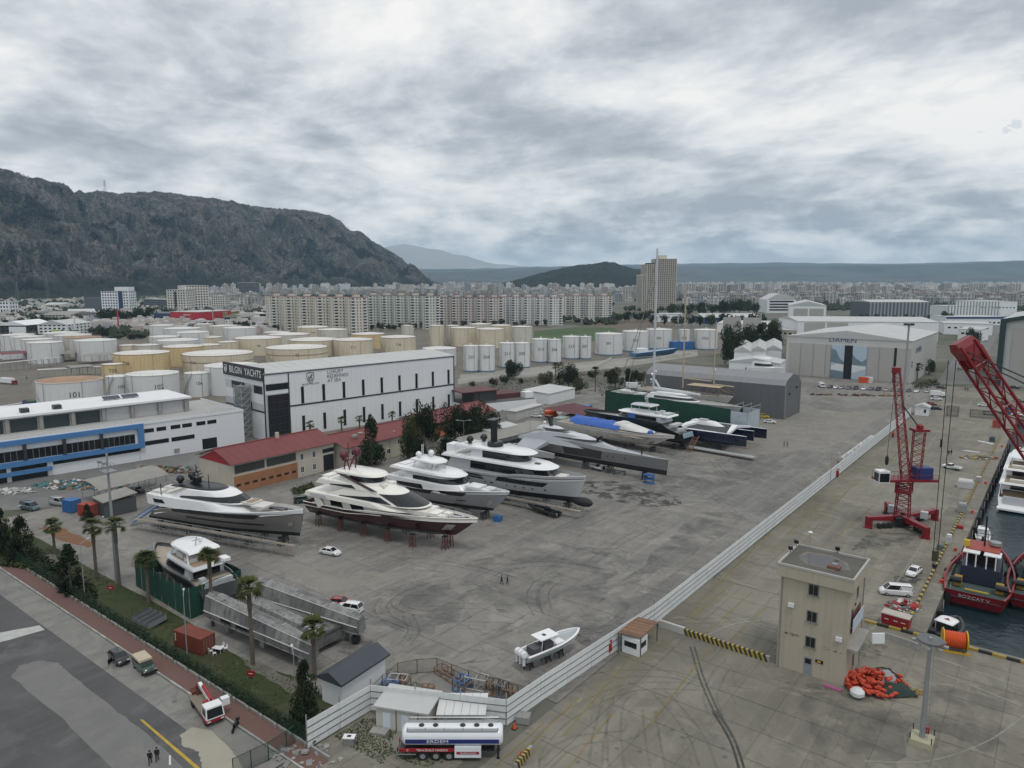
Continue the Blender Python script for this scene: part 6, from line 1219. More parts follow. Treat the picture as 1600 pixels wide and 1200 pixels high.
for lb,a,s_ in (('white motor yacht superstructure showing above the grey hall roof',(1150,604),1),):
 p=G(*a); t=thing('motor_yacht',lb,'yacht',(p.x,p.y+15,-3.0),R(-5)); h=Hull(20,6.5,3.5,[(0,12),(.5,12.4),(1,13)],rb=3,full=2); h.build(t,[WHITE],[],deck=.6,deckm=WHITE); a_=Tier(3,15,5.6,12,15.2,3,1,5,.08); a_.build(t,'deckhouse',WHITE); a_.win(t,'cabin_window',.2,1,.35,.75,wrap=True); a_=Tier(4,13,5,17,17.4,1,.5,4); a_.build(t,'hardtop',WHITE,round_=.2); open_bar(t,[((x,sd*2,15),(x,sd*2,17)) for x in (5,12) for sd in (-1,1)]+[((9,0,17),(9,0,21)),((9,-1.4,19),(9,1.4,19))],.12,WHITE)
t=boat('motor_boat','blue sheeted boat by the service road below the white tanks','boat',(965,562),(1060,556),42,None)[0]; h=Hull(42,9,1,[(0,4),(1,6)],rb=4,full=2); h.build(t,[mat('faded_blue_sheet',(.05,.13,.25),.7,var=.2)],[],deck=.2,deckm=mat('pale_blue_sheet',(.3,.4,.5),.7)); MB().box(4,12,-3,3,4,7).build('shed_wrap',WALLW,t)
# ---------------------------------------------------------------- hoarding, fences, barriers
def post_line(pts,step):
 out=[]
 for a,b2 in zip(pts,pts[1:]):
  a=Vector(a);b2=Vector(b2); n=max(1,round((b2-a).length/step))
  for i in range(n): out.append((a.lerp(b2,i/n),a.lerp(b2,(i+1)/n)))
 return out
def corr(L,h):   # one corrugated sheet
 mb=MB(); n=12; prof=[(0 if i%2 else .05,h*i/n) for i in range(n+1)]; mb.loft([[(0,y,z) for y,z in prof],[(L,y,z) for y,z in prof]],False,False); return mb
hd=thing('hoarding_fence','long white corrugated hoarding between the yacht yard and the quay lane','fence',(0,0,0)); LN=[(-66,46.6),(-66,56.2),(-50.4,64.2),(-50.1,70.9),(-48.1,99),(-48.1,325)]; hm_={}
segs=post_line(LN,5.2)
for i,(a,b2) in enumerate(segs):
 d=b2-a; L=d.length; rz=math.atan2(d.y,d.x); k=round(L,2)
 if k not in hm_: hm_[k]=corr(L-.04,.84).mesh('panel',HORD)
 for r in range(4): obj('panel',hm_[k],hd,(a.x,a.y,.08+r*.87+random.uniform(-.01,.01)),rz+random.uniform(-.004,.004))
pk=MB().box(-.06,.06,.06,.18,0,4.3).mesh('post',GALV); rk=MB()
for a,b2 in segs:
 obj('post',pk,hd,(a.x,a.y,0),math.atan2((b2-a).y,(b2-a).x))
 for z in (.93,1.8,2.67): rk.tube((a.x,a.y,z),(b2.x,b2.y,z),.035,4)
rk.build('seam_rail',DARKTRIM,hd)
def firepoint(px,py,lb,hgt=1.3):
 p=G(px,py); o=thing('fire_point',lb,'fire cabinet',tuple(p),0,'red fire points along the hoarding'); MB().box(-.35,.35,-.5,.5,.5,hgt+.4).build('cabinet',mat('fire_red',(.36,.015,.02),.5),o); MB().box(-.3,.3,-.08,.08,0,.5).build('stand',BLACK,o); MB().lathe([(.35,-.1),(.35,.1)],8,(.2,0,hgt+.9)).build('hose_reel',mat('fire_red',(.36,.015,.02)),o)
for a,b2,lb in ((951,1022,'red fire cabinet on the hoarding beside the guard booth'),(1115,896,'red fire point halfway along the hoarding'),(1190,836,'red hose reel post on the hoarding opposite the tower'),(1308,745,'red hose point on the far hoarding stretch'),(1395,683,'farthest red hose point on the hoarding')): firepoint(a,b2,lb)
# green mesh fence along the path
gf=thing('mesh_fence','dark green wire mesh fence on the low kerb along the brick path','fence',(0,0,0)); GP_=mat('green_fence_paint',(.01,.05,.028),.6)
gm=bpy.data.materials.new('green_wire_mesh'); gm.use_nodes=True; t=gm.node_tree; b=t.nodes['Principled BSDF']; b.inputs['Base Color'].default_value=(.008,.04,.024,1)
mx=N(t,'ShaderNodeMixShader'); tr=N(t,'ShaderNodeBsdfTransparent'); mx.inputs[0].default_value=.42; t.links.new(tr.outputs[0],mx.inputs[1]); t.links.new(b.outputs[0],mx.inputs[2]); t.links.new(mx.outputs[0],t.nodes['Material Output'].inputs[0])
pm1=MB().box(-.04,.04,-.04,.04,0,2.5).mesh('post',GP_); mm1=MB().poly([(0,0,.35),(2.96,0,.35),(2.96,0,2.4),(0,0,2.4)]).mesh('mesh_panel',gm)
for k in range(70):
 x=-66.6-k*3; obj('post',pm1,gf,(x,47.0,0)); obj('mesh_panel',mm1,gf,(x-3,47.02,0)); obj('fence_foot',me2,gf,(x,46.75,0))
def post_fence(name,label,pp,h,m,mm,step=3):
 t=thing(name,label,'fence',(0,0,0)); pts=[tuple(G(*q)[:2]) for q in pp]; rr=MB()
 for a,b2 in post_line(pts,step):
  MB().tube((a.x,a.y,0),(a.x,a.y,h),.06,5).build('post',m,t); MB().poly([(a.x,a.y,.05),(b2.x,b2.y,.05),(b2.x,b2.y,h),(a.x,a.y,h)]).build('mesh_panel',mm,t)
  for z in (.1,h-.05): rr.tube((a.x,a.y,z),(b2.x,b2.y,z),.045,4)
 rr.build('rail',m,t); return t
bm=gm.copy(); bm.name='brown_wire_mesh'; bm.node_tree.nodes['Principled BSDF'].inputs['Base Color'].default_value=(.06,.05,.04,1)
[n for n in bm.node_tree.nodes if n.type=='MIX_SHADER'][0].inputs[0].default_value=.22
BRP=mat('brown_fence_post',(.07,.055,.045),.7)
post_fence('pen_fence','brown wire fence round the trestle store beside the hoarding',[(578,1098),(598,1078),(622,1058),(652,1052),(683,1050),(706,1060),(732,1070),(760,1078),(795,1088),(825,1098)],2.1,BRP,bm)
post_fence('gate_fence','dark green framed gate at the end of the path',[(365,1215),(420,1188),(448,1170),(462,1160)],2.3,GP_,gm,2.6)
# barriers
KY=mat('kerb_yellow',(.36,.27,.06),.7,var=.2,sc=1); KB=mat('kerb_black',(.03,.03,.03),.8,var=.3,sc=1)
def stripes(t,L,x0,h,th,m1,m2,w=.42,lean=.5,z0=0):
 n=int((L-x0)/w)
 for i in range(n):
  a=x0+i*w; l=lean; MB().add([(a,-th,z0),(a+w,-th,z0),(a+w-l,-th,z0+h),(a-l,-th,z0+h),(a,th,z0),(a+w,th,z0),(a+w-l,th,z0+h),(a-l,th,z0+h)],[(0,1,2,3),(7,6,5,4),(0,4,5,1),(1,5,6,2),(2,6,7,3),(3,7,4,0)]).build('stripe',m1 if i%2 else m2,t)
t=thing('barrier_wall','low concrete wall striped yellow and black in front of the tower block','barrier',(-47,99.3,0),R(-1)); MB().box(-.3,17,-.2,.2,0,.85).build('concrete_core',CONC,t); stripes(t,17,4.2,.9,.23,KY,KB,.36,.4); MB().box(-.35,3.9,-.22,.22,0,1.08).build('white_end',mat('whitewash',(.46,.46,.44),.85),t)
a=G(805,1205); b2=G(830,1175); d=b2-a; t=thing('barrier_wall','short leaning barrier striped yellow and black behind the tanker trailer','barrier',tuple(a),math.atan2(d.y,d.x)); MB().box(0,d.length,-.18,.18,0,.86).build('concrete_core',CONC,t); stripes(t,d.length,.5,.9,.21,KY,KB,.3,.3)
def kerbrun(label,p,q,step=1.0,grp='painted kerbs on the quay edge'):
 t=thing('painted_kerb',label,'kerb',(0,0,0),0,grp); a=V(*p,0); b2=V(*q,0); n=int((b2-a).length/step); d=(b2-a).normalized(); rz=math.atan2(d.y,d.x); ms=[MB().box(-step/2+.01,step/2-.01,-.22,.22,0,.38).mesh('kerb_block',k) for k in (KY,KB)]
 for i in range(n):
  c=a+d*(i+.5)*step; obj('kerb_block',ms[i%2],t,(c.x,c.y,0),rz)
kerbrun('yellow and black kerb running along the long quay edge',(-16.5,121),(-16.5,300),1.1); kerbrun('yellow and black kerb along the short quay edge by the cable drum',(-22,120.7),(40,120.7),1.7)
# ---------------------------------------------------------------- small buildings
gb=thing('guard_booth','white guard booth under a brown plank canopy beside the hoarding','booth',tuple(G(990,1017)),0); c0=gb.location; MB().box(-1.3,1.5,-1.2,1.4,0,2.5).build('cabin',WALLW,gb)
for (a,b2,c,d) in ((-.9,1.1,-1.24,-1.18),): MB().box(a,b2,c,d,1.1,1.9).build('window',GLASS,gb)
MB().box(1.48,1.54,-.7,.9,1.1,1.9).build('window',GLASS,gb); MB().box(-1.34,-1.28,-.6,.3,.05,2.05).build('door',DARKTRIM,gb)
Q=[G(965,989,3.1)-c0,G(1002,997,2.9)-c0,G(1029,972,2.9)-c0,G(996,964,3.1)-c0]
for i in range(12):
 a=Q[0].lerp(Q[3],i/12+.004);b2=Q[1].lerp(Q[2],i/12+.004);c=Q[1].lerp(Q[2],(i+1)/12-.006);d=Q[0].lerp(Q[3],(i+1)/12-.006); z=V(0,0,.07+random.uniform(0,.03)); MB().add([a,b2,c,d,a+z,b2+z,c+z,d+z],[(0,3,2,1),(4,5,6,7),(0,1,5,4),(1,2,6,5),(2,3,7,6),(3,0,4,7)]).build('plank',WOODB,gb)
for q in Q: MB().tube((q.x*.95,q.y*.95,0),(q.x*.95,q.y*.95,q.z),.07,5).build('post',DARKTRIM,gb)
dr=mat('slate_blue_roof',(.05,.058,.07),.5,var=.08)
sh_=block('garden_shed','white shed with a dark slate gable roof beside the palm','shed',(504,1095),(535,1108),8.2,3.6,WALLW,dr,'y',1.1,ov=.5); MB().box(2.1,3.0,-.06,.02,0,2.2).build('door',mat('white_door',(.75,.76,.77),.5),sh_)
for i in range(7): MB().box(-.3,.02,.8+i*1.1,1.0+i*1.1,3.0,3.3).build('eave_bracket',DARKTRIM,sh_)
b1=block('site_cabin','pale panel cabin with two doors and a white sheet roof','cabin',(588,1137),(668,1150),4.6,2.8,mat('cream_panel',(.50,.50,.46),.6,streak=.1),GREYROOF,'mono',-.0,ov=.25); L=b1['L']
for x in (.9,3.3): MB().box(x,x+1.0,-.05,.02,.1,2.15).build('door',mat('pale_blue_door',(.6,.66,.72),.5),b1)
for x in (2.6,5.4): MB().box(x,x+.08,-.06,.02,0,2.8).build('post',DARKTRIM,b1)
MB().box(-.3,1.8,-1.4,-.2,0,.3).build('step',CONC,b1)
wr=thing('lean_to_roof','white sheet lean-to roof right of the panel cabin','shed',tuple(G(682,1140)),R(37.7)); 
for i in range(6): MB().add([(i*1.0+.02,-.4,2.1),(i*1.0+.98,-.4,2.1),(i*1.0+1.2,3.2,2.75),(i*1.0+.24,3.2,2.75),(i*1.0+.02,-.4,2.2),(i*1.0+.98,-.4,2.2),(i*1.0+1.2,3.2,2.85),(i*1.0+.24,3.2,2.85)],[(0,3,2,1),(4,5,6,7),(0,1,5,4),(1,2,6,5),(2,3,7,6),(3,0,4,7)]).build('roof_sheet',mat('white_sheet_roof',(.62,.63,.63),.5,var=.06,streak=0,rnd=.03),wr)
MB().box(0,6,.2,3,0,2.0).build('wall',HORD,wr)
def container(label,p0,p1,m,h=2.6,w=2.44,L=None):
 a=G(*p0); b2=G(*p1); d=b2-a; L=L or d.length; t=thing('shipping_container',label,'container',tuple(a),math.atan2(d.y,d.x)); MB().box(.03,L-.03,.03,w-.03,.12,h-.05).build('body',m,t); n=int(L/.28); rb=MB()
 for i in range(n): x=.15+(L-.3)*i/n; rb.box(x,x+.13,-.02,.03,.2,h-.15); rb.box(x,x+.13,w-.03,w+.02,.2,h-.15)
 for i in range(8): y=.15+(w-.3)*i/8; rb.box(-.02,.03,y,y+.14,.2,h-.15)
 rb.build('corrugation',m,t,kind='stuff')
 for x in (0,L-.1):
  for y in (0,w-.1): MB().box(x-.03,x+.12,y-.03,y+.12,.05,h+.02).build('corner_post',m,t)
 MB().box(0,L,0,w,h-.06,h).build('roof_panel',m,t)
 for y in (.5,.9,1.5,1.9): MB().tube((L+.05,y,.25),(L+.05,y,h-.2),.025,4).build('lock_bar',GALV,t)
 return t
ct=container('rust orange shipping container on the grass beside the grey catamaran',(272.5,1010),(307,1023),mat('container_orange',(.175,.04,.024),.65,var=.12,sc=.6,streak=.15),2.6,2.44,6.06)
for i,z in enumerate((2.1,1.85,1.6,1.35,1.1)): MB().box(.32,.5,-.035,-.02,z,z+.15).build('side_mark',TRIMW,ct)
container('bright blue shipping container with white roof at the street side',(98,800),(112,803),BLUEP,3,2.5,3.2); container('red orange container beside the blue one',(122,806),(136,808),mat('container_red',(.32,.05,.03),.6,var=.15),2.8,2.5,4)
# ---------------------------------------------------------------- boats on the near lawn
B0=G(296,967); t=thing('motor_yacht','grey topped yacht fenced in by dark green netting on the near lawn','yacht',(B0.x+1,B0.y+5.2,0),R(176),'motor yachts laid up in the yard')
h=Hull(25,7.6,.9,[(0,4.0),(.12,4.9),(.5,4.9),(1,5.4)],rb=3,rs=.6,full=2,tmid=.45,e0=.2); h.build(t,[ANTIF,mat('charcoal_hull',(.06,.063,.066),.3,coat=.3)],[1.8],deck=.6,deckm=PALETEAK); h.patch(t,'hull_window',.15,.7,3.4,4.1,GLASS,.05,sl0=.02,sl1=.05)
a=Tier(5,17.5,6.2,4.4,6.5,3,.3,5,.06); a.build(t,'deckhouse',LGREY); a.win(t,'saloon_window',.15,1,.3,.82,wrap=True); MB().box(4.9,5.1,-2.3,2.3,4.5,6.2).build('saloon_door',GLASS,t)
a=Tier(3,16,6.4,6.5,6.8,1,.3,5,.04); a.build(t,'flybridge_deck',LGREY,round_=.2); MB().box(4,13,-2.5,2.5,6.86,6.9).build('flybridge_floor',TEAK,t); a=Tier(5.2,14.6,5.4,8.7,9.0,.8,.4,4,.03); a.build(t,'hardtop',WHITE,round_=.3)
open_bar(t,[((6,sd*2.5,6.8),(6.6,sd*2.4,8.8)) for sd in (-1,1)]+[((13,sd*2.4,6.8),(12.2,sd*2.2,8.8)) for sd in (-1,1)],.18,WHITE,'roof_pillar'); MB().cb((10.2,1.4,7.4),(2.4,1.6,.9)).cb((7,1.5,7.3),(2,1.8,.7)).cb((11.6,-1.4,7.3),(1.4,1.4,1)).build('flybridge_seat',CUSH,t)
MB().cb((3.6,-2.6,7.15),(1.9,1.2,.5)).build('life_raft',WHITE,t); open_bar(t,[((8,.3,9.1),(7.4,.3,10.8)),((7.6,-.4,10.2),(7.6,1,10.2))],.12,LGREY); dome(t,(9,-1,9.6),.4); MB().box(.8,1.5,-2.5,2.5,4.0,4.9).cb((2.4,2,4.9),(.9,.9,.9)).build('aft_bench',LGREY,t); rail(t,[V(.6,yy,4.1) for yy in (-3,-1.5,0,1.5,3)]); rail(t,[h.P(q,1,1) for q in (.55,.65,.75,.85,.95)],.8); rail(t,[h.P(q,1,-1) for q in (.55,.65,.75,.85,.95)],.8)
nf=thing('debris_net_fence','dark green debris netting on poles round the near yacht','fence',(0,0,0)); cs=[G(298,968),G(213,916),G(222,893),G(318,898),G(379,932),G(298,968)]; hs=[5.2,4.6,4.2,4.6,5.0,5.2]
for (a,ha),(b2,hb) in zip(zip(cs,hs),zip(cs[1:],hs[1:])):
 n=max(3,int((b2-a).length/2.4)); A=[];Bq=[];C_=[]
 for i in range(n+1):
  q=a.lerp(b2,i/n); j=V(random.uniform(-.1,.1),random.uniform(-.1,.1),0); A.append(q+V(0,0,.02)); C_.append(q+j*2+V(0,0,ha*.5)); Bq.append(q+V(0,0,ha+(hb-ha)*i/n-(.15 if i%2 else 0)))
  if i<n: MB().tube(q,q+V(0,0,ha+.2),.05,4).build('pole',GALV,nf)
 MB().loft([A,C_,Bq],False,False).build('netting',GREENNET,nf,smooth=True,ang=60)
AL=mat('bare_aluminium',(.24,.24,.235),.6,.25,var=.42,sc=.55,streak=.5); ALD=mat('dull_aluminium_plate',(.15,.15,.148),.65,.2,var=.45,sc=.45,streak=.4)
a=G(321,931,5.4); b2=G(487,1009,4.2); c=G(400,910,5.4); d=G(561,969,4.2)
def lerp3(p,q,k): return p+(q-p)*k
t=thing('aluminium_catamaran','bare grey aluminium catamaran hull under construction behind the palms','catamaran',(0,0,0))
nrm=V(-(b2-a).y,(b2-a).x,0).normalized()
if nrm.y<0: nrm=-nrm
for (p,q,nm) in ((a,b2,'hull'),(c,d,'hull')):
 secs=[]
 for k in (0,.08,.35,.7,.9,1):
  o=lerp3(p,q,k); w_=2.3*(1 if k<.7 else 1-(k-.7)*1.5)*(.8 if k==0 else 1); z=o.z; zb=.9+ (1.0*(k-.7)/.3 if k>.7 else 0)
  secs.append([V(o.x,o.y,z)+nrm*0,V(o.x,o.y,z+.35)+nrm*(w_*.35),V(o.x,o.y,z+.3)+nrm*(w_*.75),V(o.x,o.y,z-.25)+nrm*w_,V(o.x,o.y,2.4)+nrm*(w_+.05),V(o.x,o.y,zb)+nrm*(w_*.55),V(o.x,o.y,2.0)-nrm*.25,V(o.x,o.y,3.2)-nrm*.45])
 MB().loft(secs,True,True).build(nm,AL,t); 
 for s0,s1,m_ in zip(secs,secs[1:],(ALD,AL,ALD,AL,ALD)):
  e=V(0,0,.04); g=(s1[0]-s0[0]).normalized()*.12; MB().add([s0[0]+e+g,s1[0]+e-g,s1[1]+e-g,s0[1]+e+g],[(0,1,2,3)]).build('plate',AL,t); MB().add([s0[1]+e+g,s1[1]+e-g,s1[2]+e-g,s0[2]+e+g],[(0,1,2,3)]).build('plate',m_,t)
  e2=-nrm*.03; MB().add([s0[7]+e2+g,s1[7]+e2-g,s1[0]+e2-g,s0[0]+e2+g],[(0,1,2,3)]).build('side_plate',m_,t)
  MB().tube(s0[0]+V(0,0,.06),s1[0]+V(0,0,.06),.07,4).build('edge_rail',mat('bright_aluminium',(.5,.5,.49),.5,.3),t); MB().tube(s0[1],s0[2],.06,4).build('edge_rail',mat('bright_aluminium',(.5,.5,.49),.5,.3),t); MB().tube(s0[7]-nrm*.05,s1[7]-nrm*.05,.1,4).build('rub_rail',mat('bright_aluminium',(.5,.5,.49)),t); MB().tube(s0[6]-nrm*.05,s1[6]-nrm*.05,.08,4).build('rub_rail',AL,t)
 for k in (.2,.27,.45,.52,.59): o=lerp3(secs[1][7],secs[3][7],k)-nrm*.06; g=(secs[3][7]-secs[1][7]).normalized(); MB().add([o-g*.7+V(0,0,-.6),o+g*.7+V(0,0,-.6),o+g*.7,o-g*.7],[(0,1,2,3)]).build('hull_window',BLACK,t)
e0=lerp3(a,b2,.12)+nrm*2.2; e1=lerp3(a,b2,.86)+nrm*1.9; f0=lerp3(c,d,.12); f1=lerp3(c,d,.86)
MB().loft([[V(q.x,q.y,3.3) for q in (e0,f0)]+[V(q.x,q.y,3.0) for q in (f0,e0)],[V(q.x,q.y,2.6) for q in (e1,f1)]+[V(q.x,q.y,2.3) for q in (f1,e1)]],True,True).build('bridge_deck',ALD,t)
g=lerp3(e0,f0,.45); g2=lerp3(e1,f1,.45); w_=nrm*1.3; MB().loft([[V(g.x,g.y,3.4)-w_,V(g.x,g.y,3.4)+w_,V(g.x,g.y,4.6)+w_*.7,V(g.x,g.y,4.6)-w_*.7],[V(g2.x,g2.y,2.5)-w_,V(g2.x,g2.y,2.5)+w_,V(g2.x,g2.y,3.3)+w_*.7,V(g2.x,g2.y,3.3)-w_*.7]],True,True).build('centre_pod',AL,t)
MB().loft([[V(e1.x,e1.y,.9),V(e1.x,e1.y,3),V(e1.x,e1.y,3)+nrm*.1,V(e1.x,e1.y,.9)+nrm*.1],[V(f1.x,f1.y,.9),V(f1.x,f1.y,3),V(f1.x,f1.y,3)+nrm*.1,V(f1.x,f1.y,.9)+nrm*.1]],True,True).build('front_beam',ALD,t); MB().ball(tuple(d+V(-1.2,.3,-3.4)),.75,8).build('fender_ball',RUBBER,t)
for k in (.15,.5,.85):
 for p,q in ((a,b2),(c,d)): o=lerp3(p,q,k)+nrm*1.4; MB().cb((o.x,o.y,.5),(1.0,1.0,1.0)).build('keel_block',CONC,t)
# centre console boat
t,L=boat('motor_boat','white centre console boat with three outboards near the hoarding','boat',(838,1046),(905,1012),10.6,75); h=Hull(L,3.3,1.15,[(0,2.5),(.5,2.65),(1,3.2)],rb=1.3,rs=.0,e0=.3,e1=.5,full=2.6,tmid=.5,rise=.7)
h.build(t,[ANTIF,mat('pale_blue_grey_hull',(.42,.48,.53),.25,coat=.3),WHITE],[1.5,lambda q:h.sh(q)-.16],deck=.75,deckm=mat('grey_nonskid',(.42,.42,.41),.8),wall=.32)
MB().box(3.3,5.0,-.65,.65,1.9,3.1).build('console',mat('grey_cover',(.09,.09,.1),.9,var=.2),t); MB().box(1.3,2.9,-.85,.85,1.9,3.0).build('seat_cover',mat('grey_cover',(.09,.09,.1)),t); MB().box(2.3,5.6,-1.15,1.15,4.05,4.18).build('hardtop',WHITE,t); MB().box(3.5,4.0,-.3,.3,4.19,4.22).build('hatch',BLACK,t); MB().cb((6.4,0,2.15),(1.6,1.3,.6)).build('bow_seat',WHITE,t)
for x in (2.6,4.9):
 for sd in (-1,1): MB().tube((x,sd*.85,2.0),(x+.1,sd*1.0,4.1),.05,5).build('roof_post',WHITE,t)
for k in (-1,0,1):
 mb=MB().loft([[(-.75,k*.72-.27,2.45),(-.75,k*.72+.27,2.45),(-.05,k*.72+.27,2.35),(-.05,k*.72-.27,2.35)],[(-.8,k*.72-.25,3.0),(-.8,k*.72+.25,3.0),(.05,k*.72+.25,3.0),(.05,k*.72-.25,3.0)],[(-.6,k*.72-.18,3.22),(-.6,k*.72+.18,3.22),(-.1,k*.72+.18,3.22),(-.1,k*.72-.18,3.22)]],True,True); o=mb.build('outboard_motor',WHITE,t,smooth=True,ang=50); MB().box(-.6,-.25,k*.72-.12,k*.72+.12,1.2,2.45).build('motor_leg',WHITE,o); MB().lathe([(.02,-.05),(.22,0),(.02,.05)],6,(-.45,k*.72,1.1)).build('propeller',BLACK,o)
for x in (1,4.2,6.6): stand(t.location+V(math.cos(R(75))*x,math.sin(R(75))*x,0),1.2,mat('dark_trestle',(.03,.03,.035)),f'dark stand under the centre console boat, {"stern" if x<2 else "middle" if x<5 else "bow"}','stands under the small boats')
def rib(label,ps,pe,m,L=None,deck_m=None):
 t,L=boat('rigid_inflatable',label,'boat',ps,pe,L); mb=MB()
 P=[V(0,s_*.9,.9) for s_ in (1,)]; pts=[V(0,.95,.95),V(L*.3,1.0,.95),V(L*.65,.95,1.05),V(L*.88,.55,1.2),V(L,0,1.3),V(L*.88,-.55,1.2),V(L*.65,-.95,1.05),V(L*.3,-1.0,.95),V(0,-.95,.95)]; cc=[];
 for i in range(len(pts)-1): mb.tube(pts[i],pts[i+1],.3,8)
 mb.build('tube',m,t,smooth=True); MB().loft([[V(.1,-.8,.7),V(.1,.8,.7),V(.1,.0,.35)],[V(L*.7,-.7,.8),V(L*.7,.7,.8),V(L*.7,0,.4)],[V(L*.93,-.1,1.0),V(L*.93,.1,1.0),V(L*.93,0,.8)]],True,True).build('hull',deck_m or GALV,t); MB().box(L*.3,L*.45,-.35,.35,.8,1.8).build('console',BLACK,t); MB().box(-.35,.05,-.25,.25,.5,1.7).build('outboard_motor',BLACK,t); MB().box(L*.12,L*.24,-.5,.5,.8,1.3).build('seat',CUSH if deck_m else BLACK,t); MB().box(L*.2,L*.26,-.6,.6,0,.55).box(L*.66,L*.72,-.5,.5,0,.6).build('cradle',WOODB,t)
rib('black inflatable boat on the ground beside the explorer yacht',(868,808),(826,795),RUBBER,9.5); rib('pale grey inflatable with white seats below the trimaran',(948,738),(920,731),LGREY,5.5,WHITE)
o=thing('engine_stand','dark machinery frame under the trimaran','frame',tuple(G(968,742)),.2); mb=MB()
for x in (-1.5,1.5):
 for y_ in (-.6,.6): mb.tube((x,y_,0),(x,y_,1.3),.1,4)
 mb.tube((x,-.6,1.2),(x,.6,1.2),.1,4)
mb.tube((-1.5,0,1.2),(1.5,0,1.2),.12,4).tube((-1.5,-.6,.2),(1.5,.6,1.2),.08,4); mb.build('frame',BLACK,o)
# trestle store pen
for i,(a,b2,m,w_,l_,lb) in enumerate(((708,1063,WOODB,1.4,6.5,'long rusty brown truss lying inside the pen fence'),(722,1078,BLUEP,1.8,1.8,'square blue trestle in the middle of the pen'),(745,1075,mat('pale_grey_frame',(.4,.41,.41),.6),1.4,3.0,'pale grey cradle beside the blue trestle'),(770,1083,WOODB,1.4,1.8,'brown wooden cradle in the right part of the pen'),(782,1085,mat('grey_blue_frame',(.12,.17,.21),.6),1.4,1.6,'grey blue frame right of the wooden cradle'),(797,1093,WOODB,1.5,1.6,'dark frame in the right corner of the pen'),(622,1076,mat('pale_grey_frame',(.4,.41,.41)),1.5,2.4,'pale frame in the left corner of the pen'),(610,1083,BLUEP,1.1,2,'low blue frame left corner of the pen'),(630,1078,WOODB,1.3,1.6,'brown frame beside the pale frame in the pen'),(668,1090,WOODB,.8,1.6,'small brown pallet frame in the middle of the pen'))):
 t=thing('boat_cradle',lb,'cradle',tuple(G(a,b2)),R(-8+i*13%40),'cradles stored in the pen'); hh=1.7 if i else 1.0; k=max(2,int(l_/1.3))
 bar=MB()
 for s_ in (-w_/2,w_/2):
  bar.tube((-l_/2,s_,hh),(l_/2,s_,hh),.09,4).tube((-l_/2,s_,.12),(l_/2,s_,.12),.09,4)
  for j in range(k+1): x=-l_/2+l_*j/k; bar.tube((x,s_,.05),(x,s_,hh),.08,4)
  for j in range(k): x=-l_/2+l_*j/k; bar.tube((x,s_,.1),(x+l_/k,s_,hh),.05,4)
 for j in range(k+1): x=-l_/2+l_*j/k; bar.tube((x,-w_/2,hh),(x,w_/2,hh),.08,4)
 bar.build('frame',m,t)
# ---------------------------------------------------------------- tanker trailer
a=G(603,1189); t=thing('tanker_trailer','parked white tanker trailer with blue band and red hazard board','trailer',tuple(a),R(37.7)); t.scale=(1.07,1,1); TW=mat('tanker_white',(.72,.75,.78),.3,coat=.3,var=.03); L=12.3
ring=lambda x,s_=1:[V(x,1.25+1.22*s_*math.copysign(abs(math.cos(q))**.75,math.cos(q)),2.55+1.02*s_*math.copysign(abs(math.sin(q))**.8,math.sin(q))) for q in [2*pi*i/20 for i in range(20)]]
MB().loft([ring(1.7,.75),ring(1.95,.97),ring(2.2),ring(L-.3),ring(L-.05,.96),ring(L+.12,.75)],True,True).build('tank',TW,t,smooth=True,ang=50)
BB=mat('tanker_blue',(.015,.03,.16),.4); MB().box(2.1,L-.3,-.03,.1,2.15,2.62).build('blue_band',BB,t); text('ERDEM',.5,(5.5,-.05,2.39),(1,0,0),(0,0,1),TRIMW,t,sx=1.5); MB().box(2.2,L-.4,.2,2.3,3.48,3.52).build('walkway',GALV,t)
rl=MB()
for x in (2.3,4.2,6.2,8.2,10.2,11.9): 
 for yy in (.25,2.2): rl.tube((x,yy,3.5),(x,yy,3.95),.04,4)
for yy in (.25,2.2): rl.tube((2.3,yy,3.95),(11.9,yy,3.95),.05,4)
rl.build('hand_rail',STEEL,t)
for x in (3.7,5.2,8.1,9.6,11.1): MB().lathe([(.3,0),(.3,.16),(.12,.2)],10,(x,1.25,3.5)).build('manhole_lid',BLACK,t)
RD=mat('hazard_red',(.30,.015,.02),.5); MB().box(1.6,7.2,-.06,.05,1.15,1.55).build('red_board',RD,t); text('TEHLİKELİ MADDE',.34,(4.9,-.08,1.36),(1,0,0),(0,0,1),TRIMW,t,sx=1.15); text('◇',.3,(2.3,-.08,1.35),(1,0,0),(0,0,1),TRIMW,t)
MB().box(7.3,10.1,-.1,1.0,.45,1.75).build('side_box',TW,t); MB().box(7.5,9.9,-.14,-.09,.9,1.2).build('hazard_plate',RD,t); text('TEHLİKELİ MADDE',.2,(8.7,-.16,1.05),(1,0,0),(0,0,1),TRIMW,t); MB().box(1.2,11.5,.3,2.2,1.0,1.2).build('chassis',BLACK,t)
for x in (3.9,5.3,6.7):
 for yy in (.02,2.2): o=MB().lathe([(.25,-.14),(.52,-.14),(.54,0),(.52,.14),(.25,.14)],14).build('wheel',RUBBER,t); o.matrix_local=Matrix.Translation((x,yy+.14,.54))@Matrix.Rotation(pi/2,4,'X'); MB().lathe([(.05,.1),(.3,.1),(.3,.16),(.05,.16)],10).build('rim',GALV,o)
for yy in (.5,2.0): MB().tube((11.9,yy,.0),(11.9,yy,1.9),.1,6).lathe([(.2,0),(.2,.06)],8,(11.9,yy,0)).build('landing_leg',BLACK,t)
MB().box(1.1,1.2,.1,2.4,.7,1.0).box(1.1,3.2,.0,.06,.75,.85).build('bumper',GALV,t); MB().box(1.14,1.2,.2,.6,1.1,1.4).box(1.14,1.2,1.9,2.3,1.1,1.4).build('tail_light',RD,t); MB().tube((1.3,.1,.9),(1.7,.1,2.6),.05,4).build('ladder',STEEL,t)
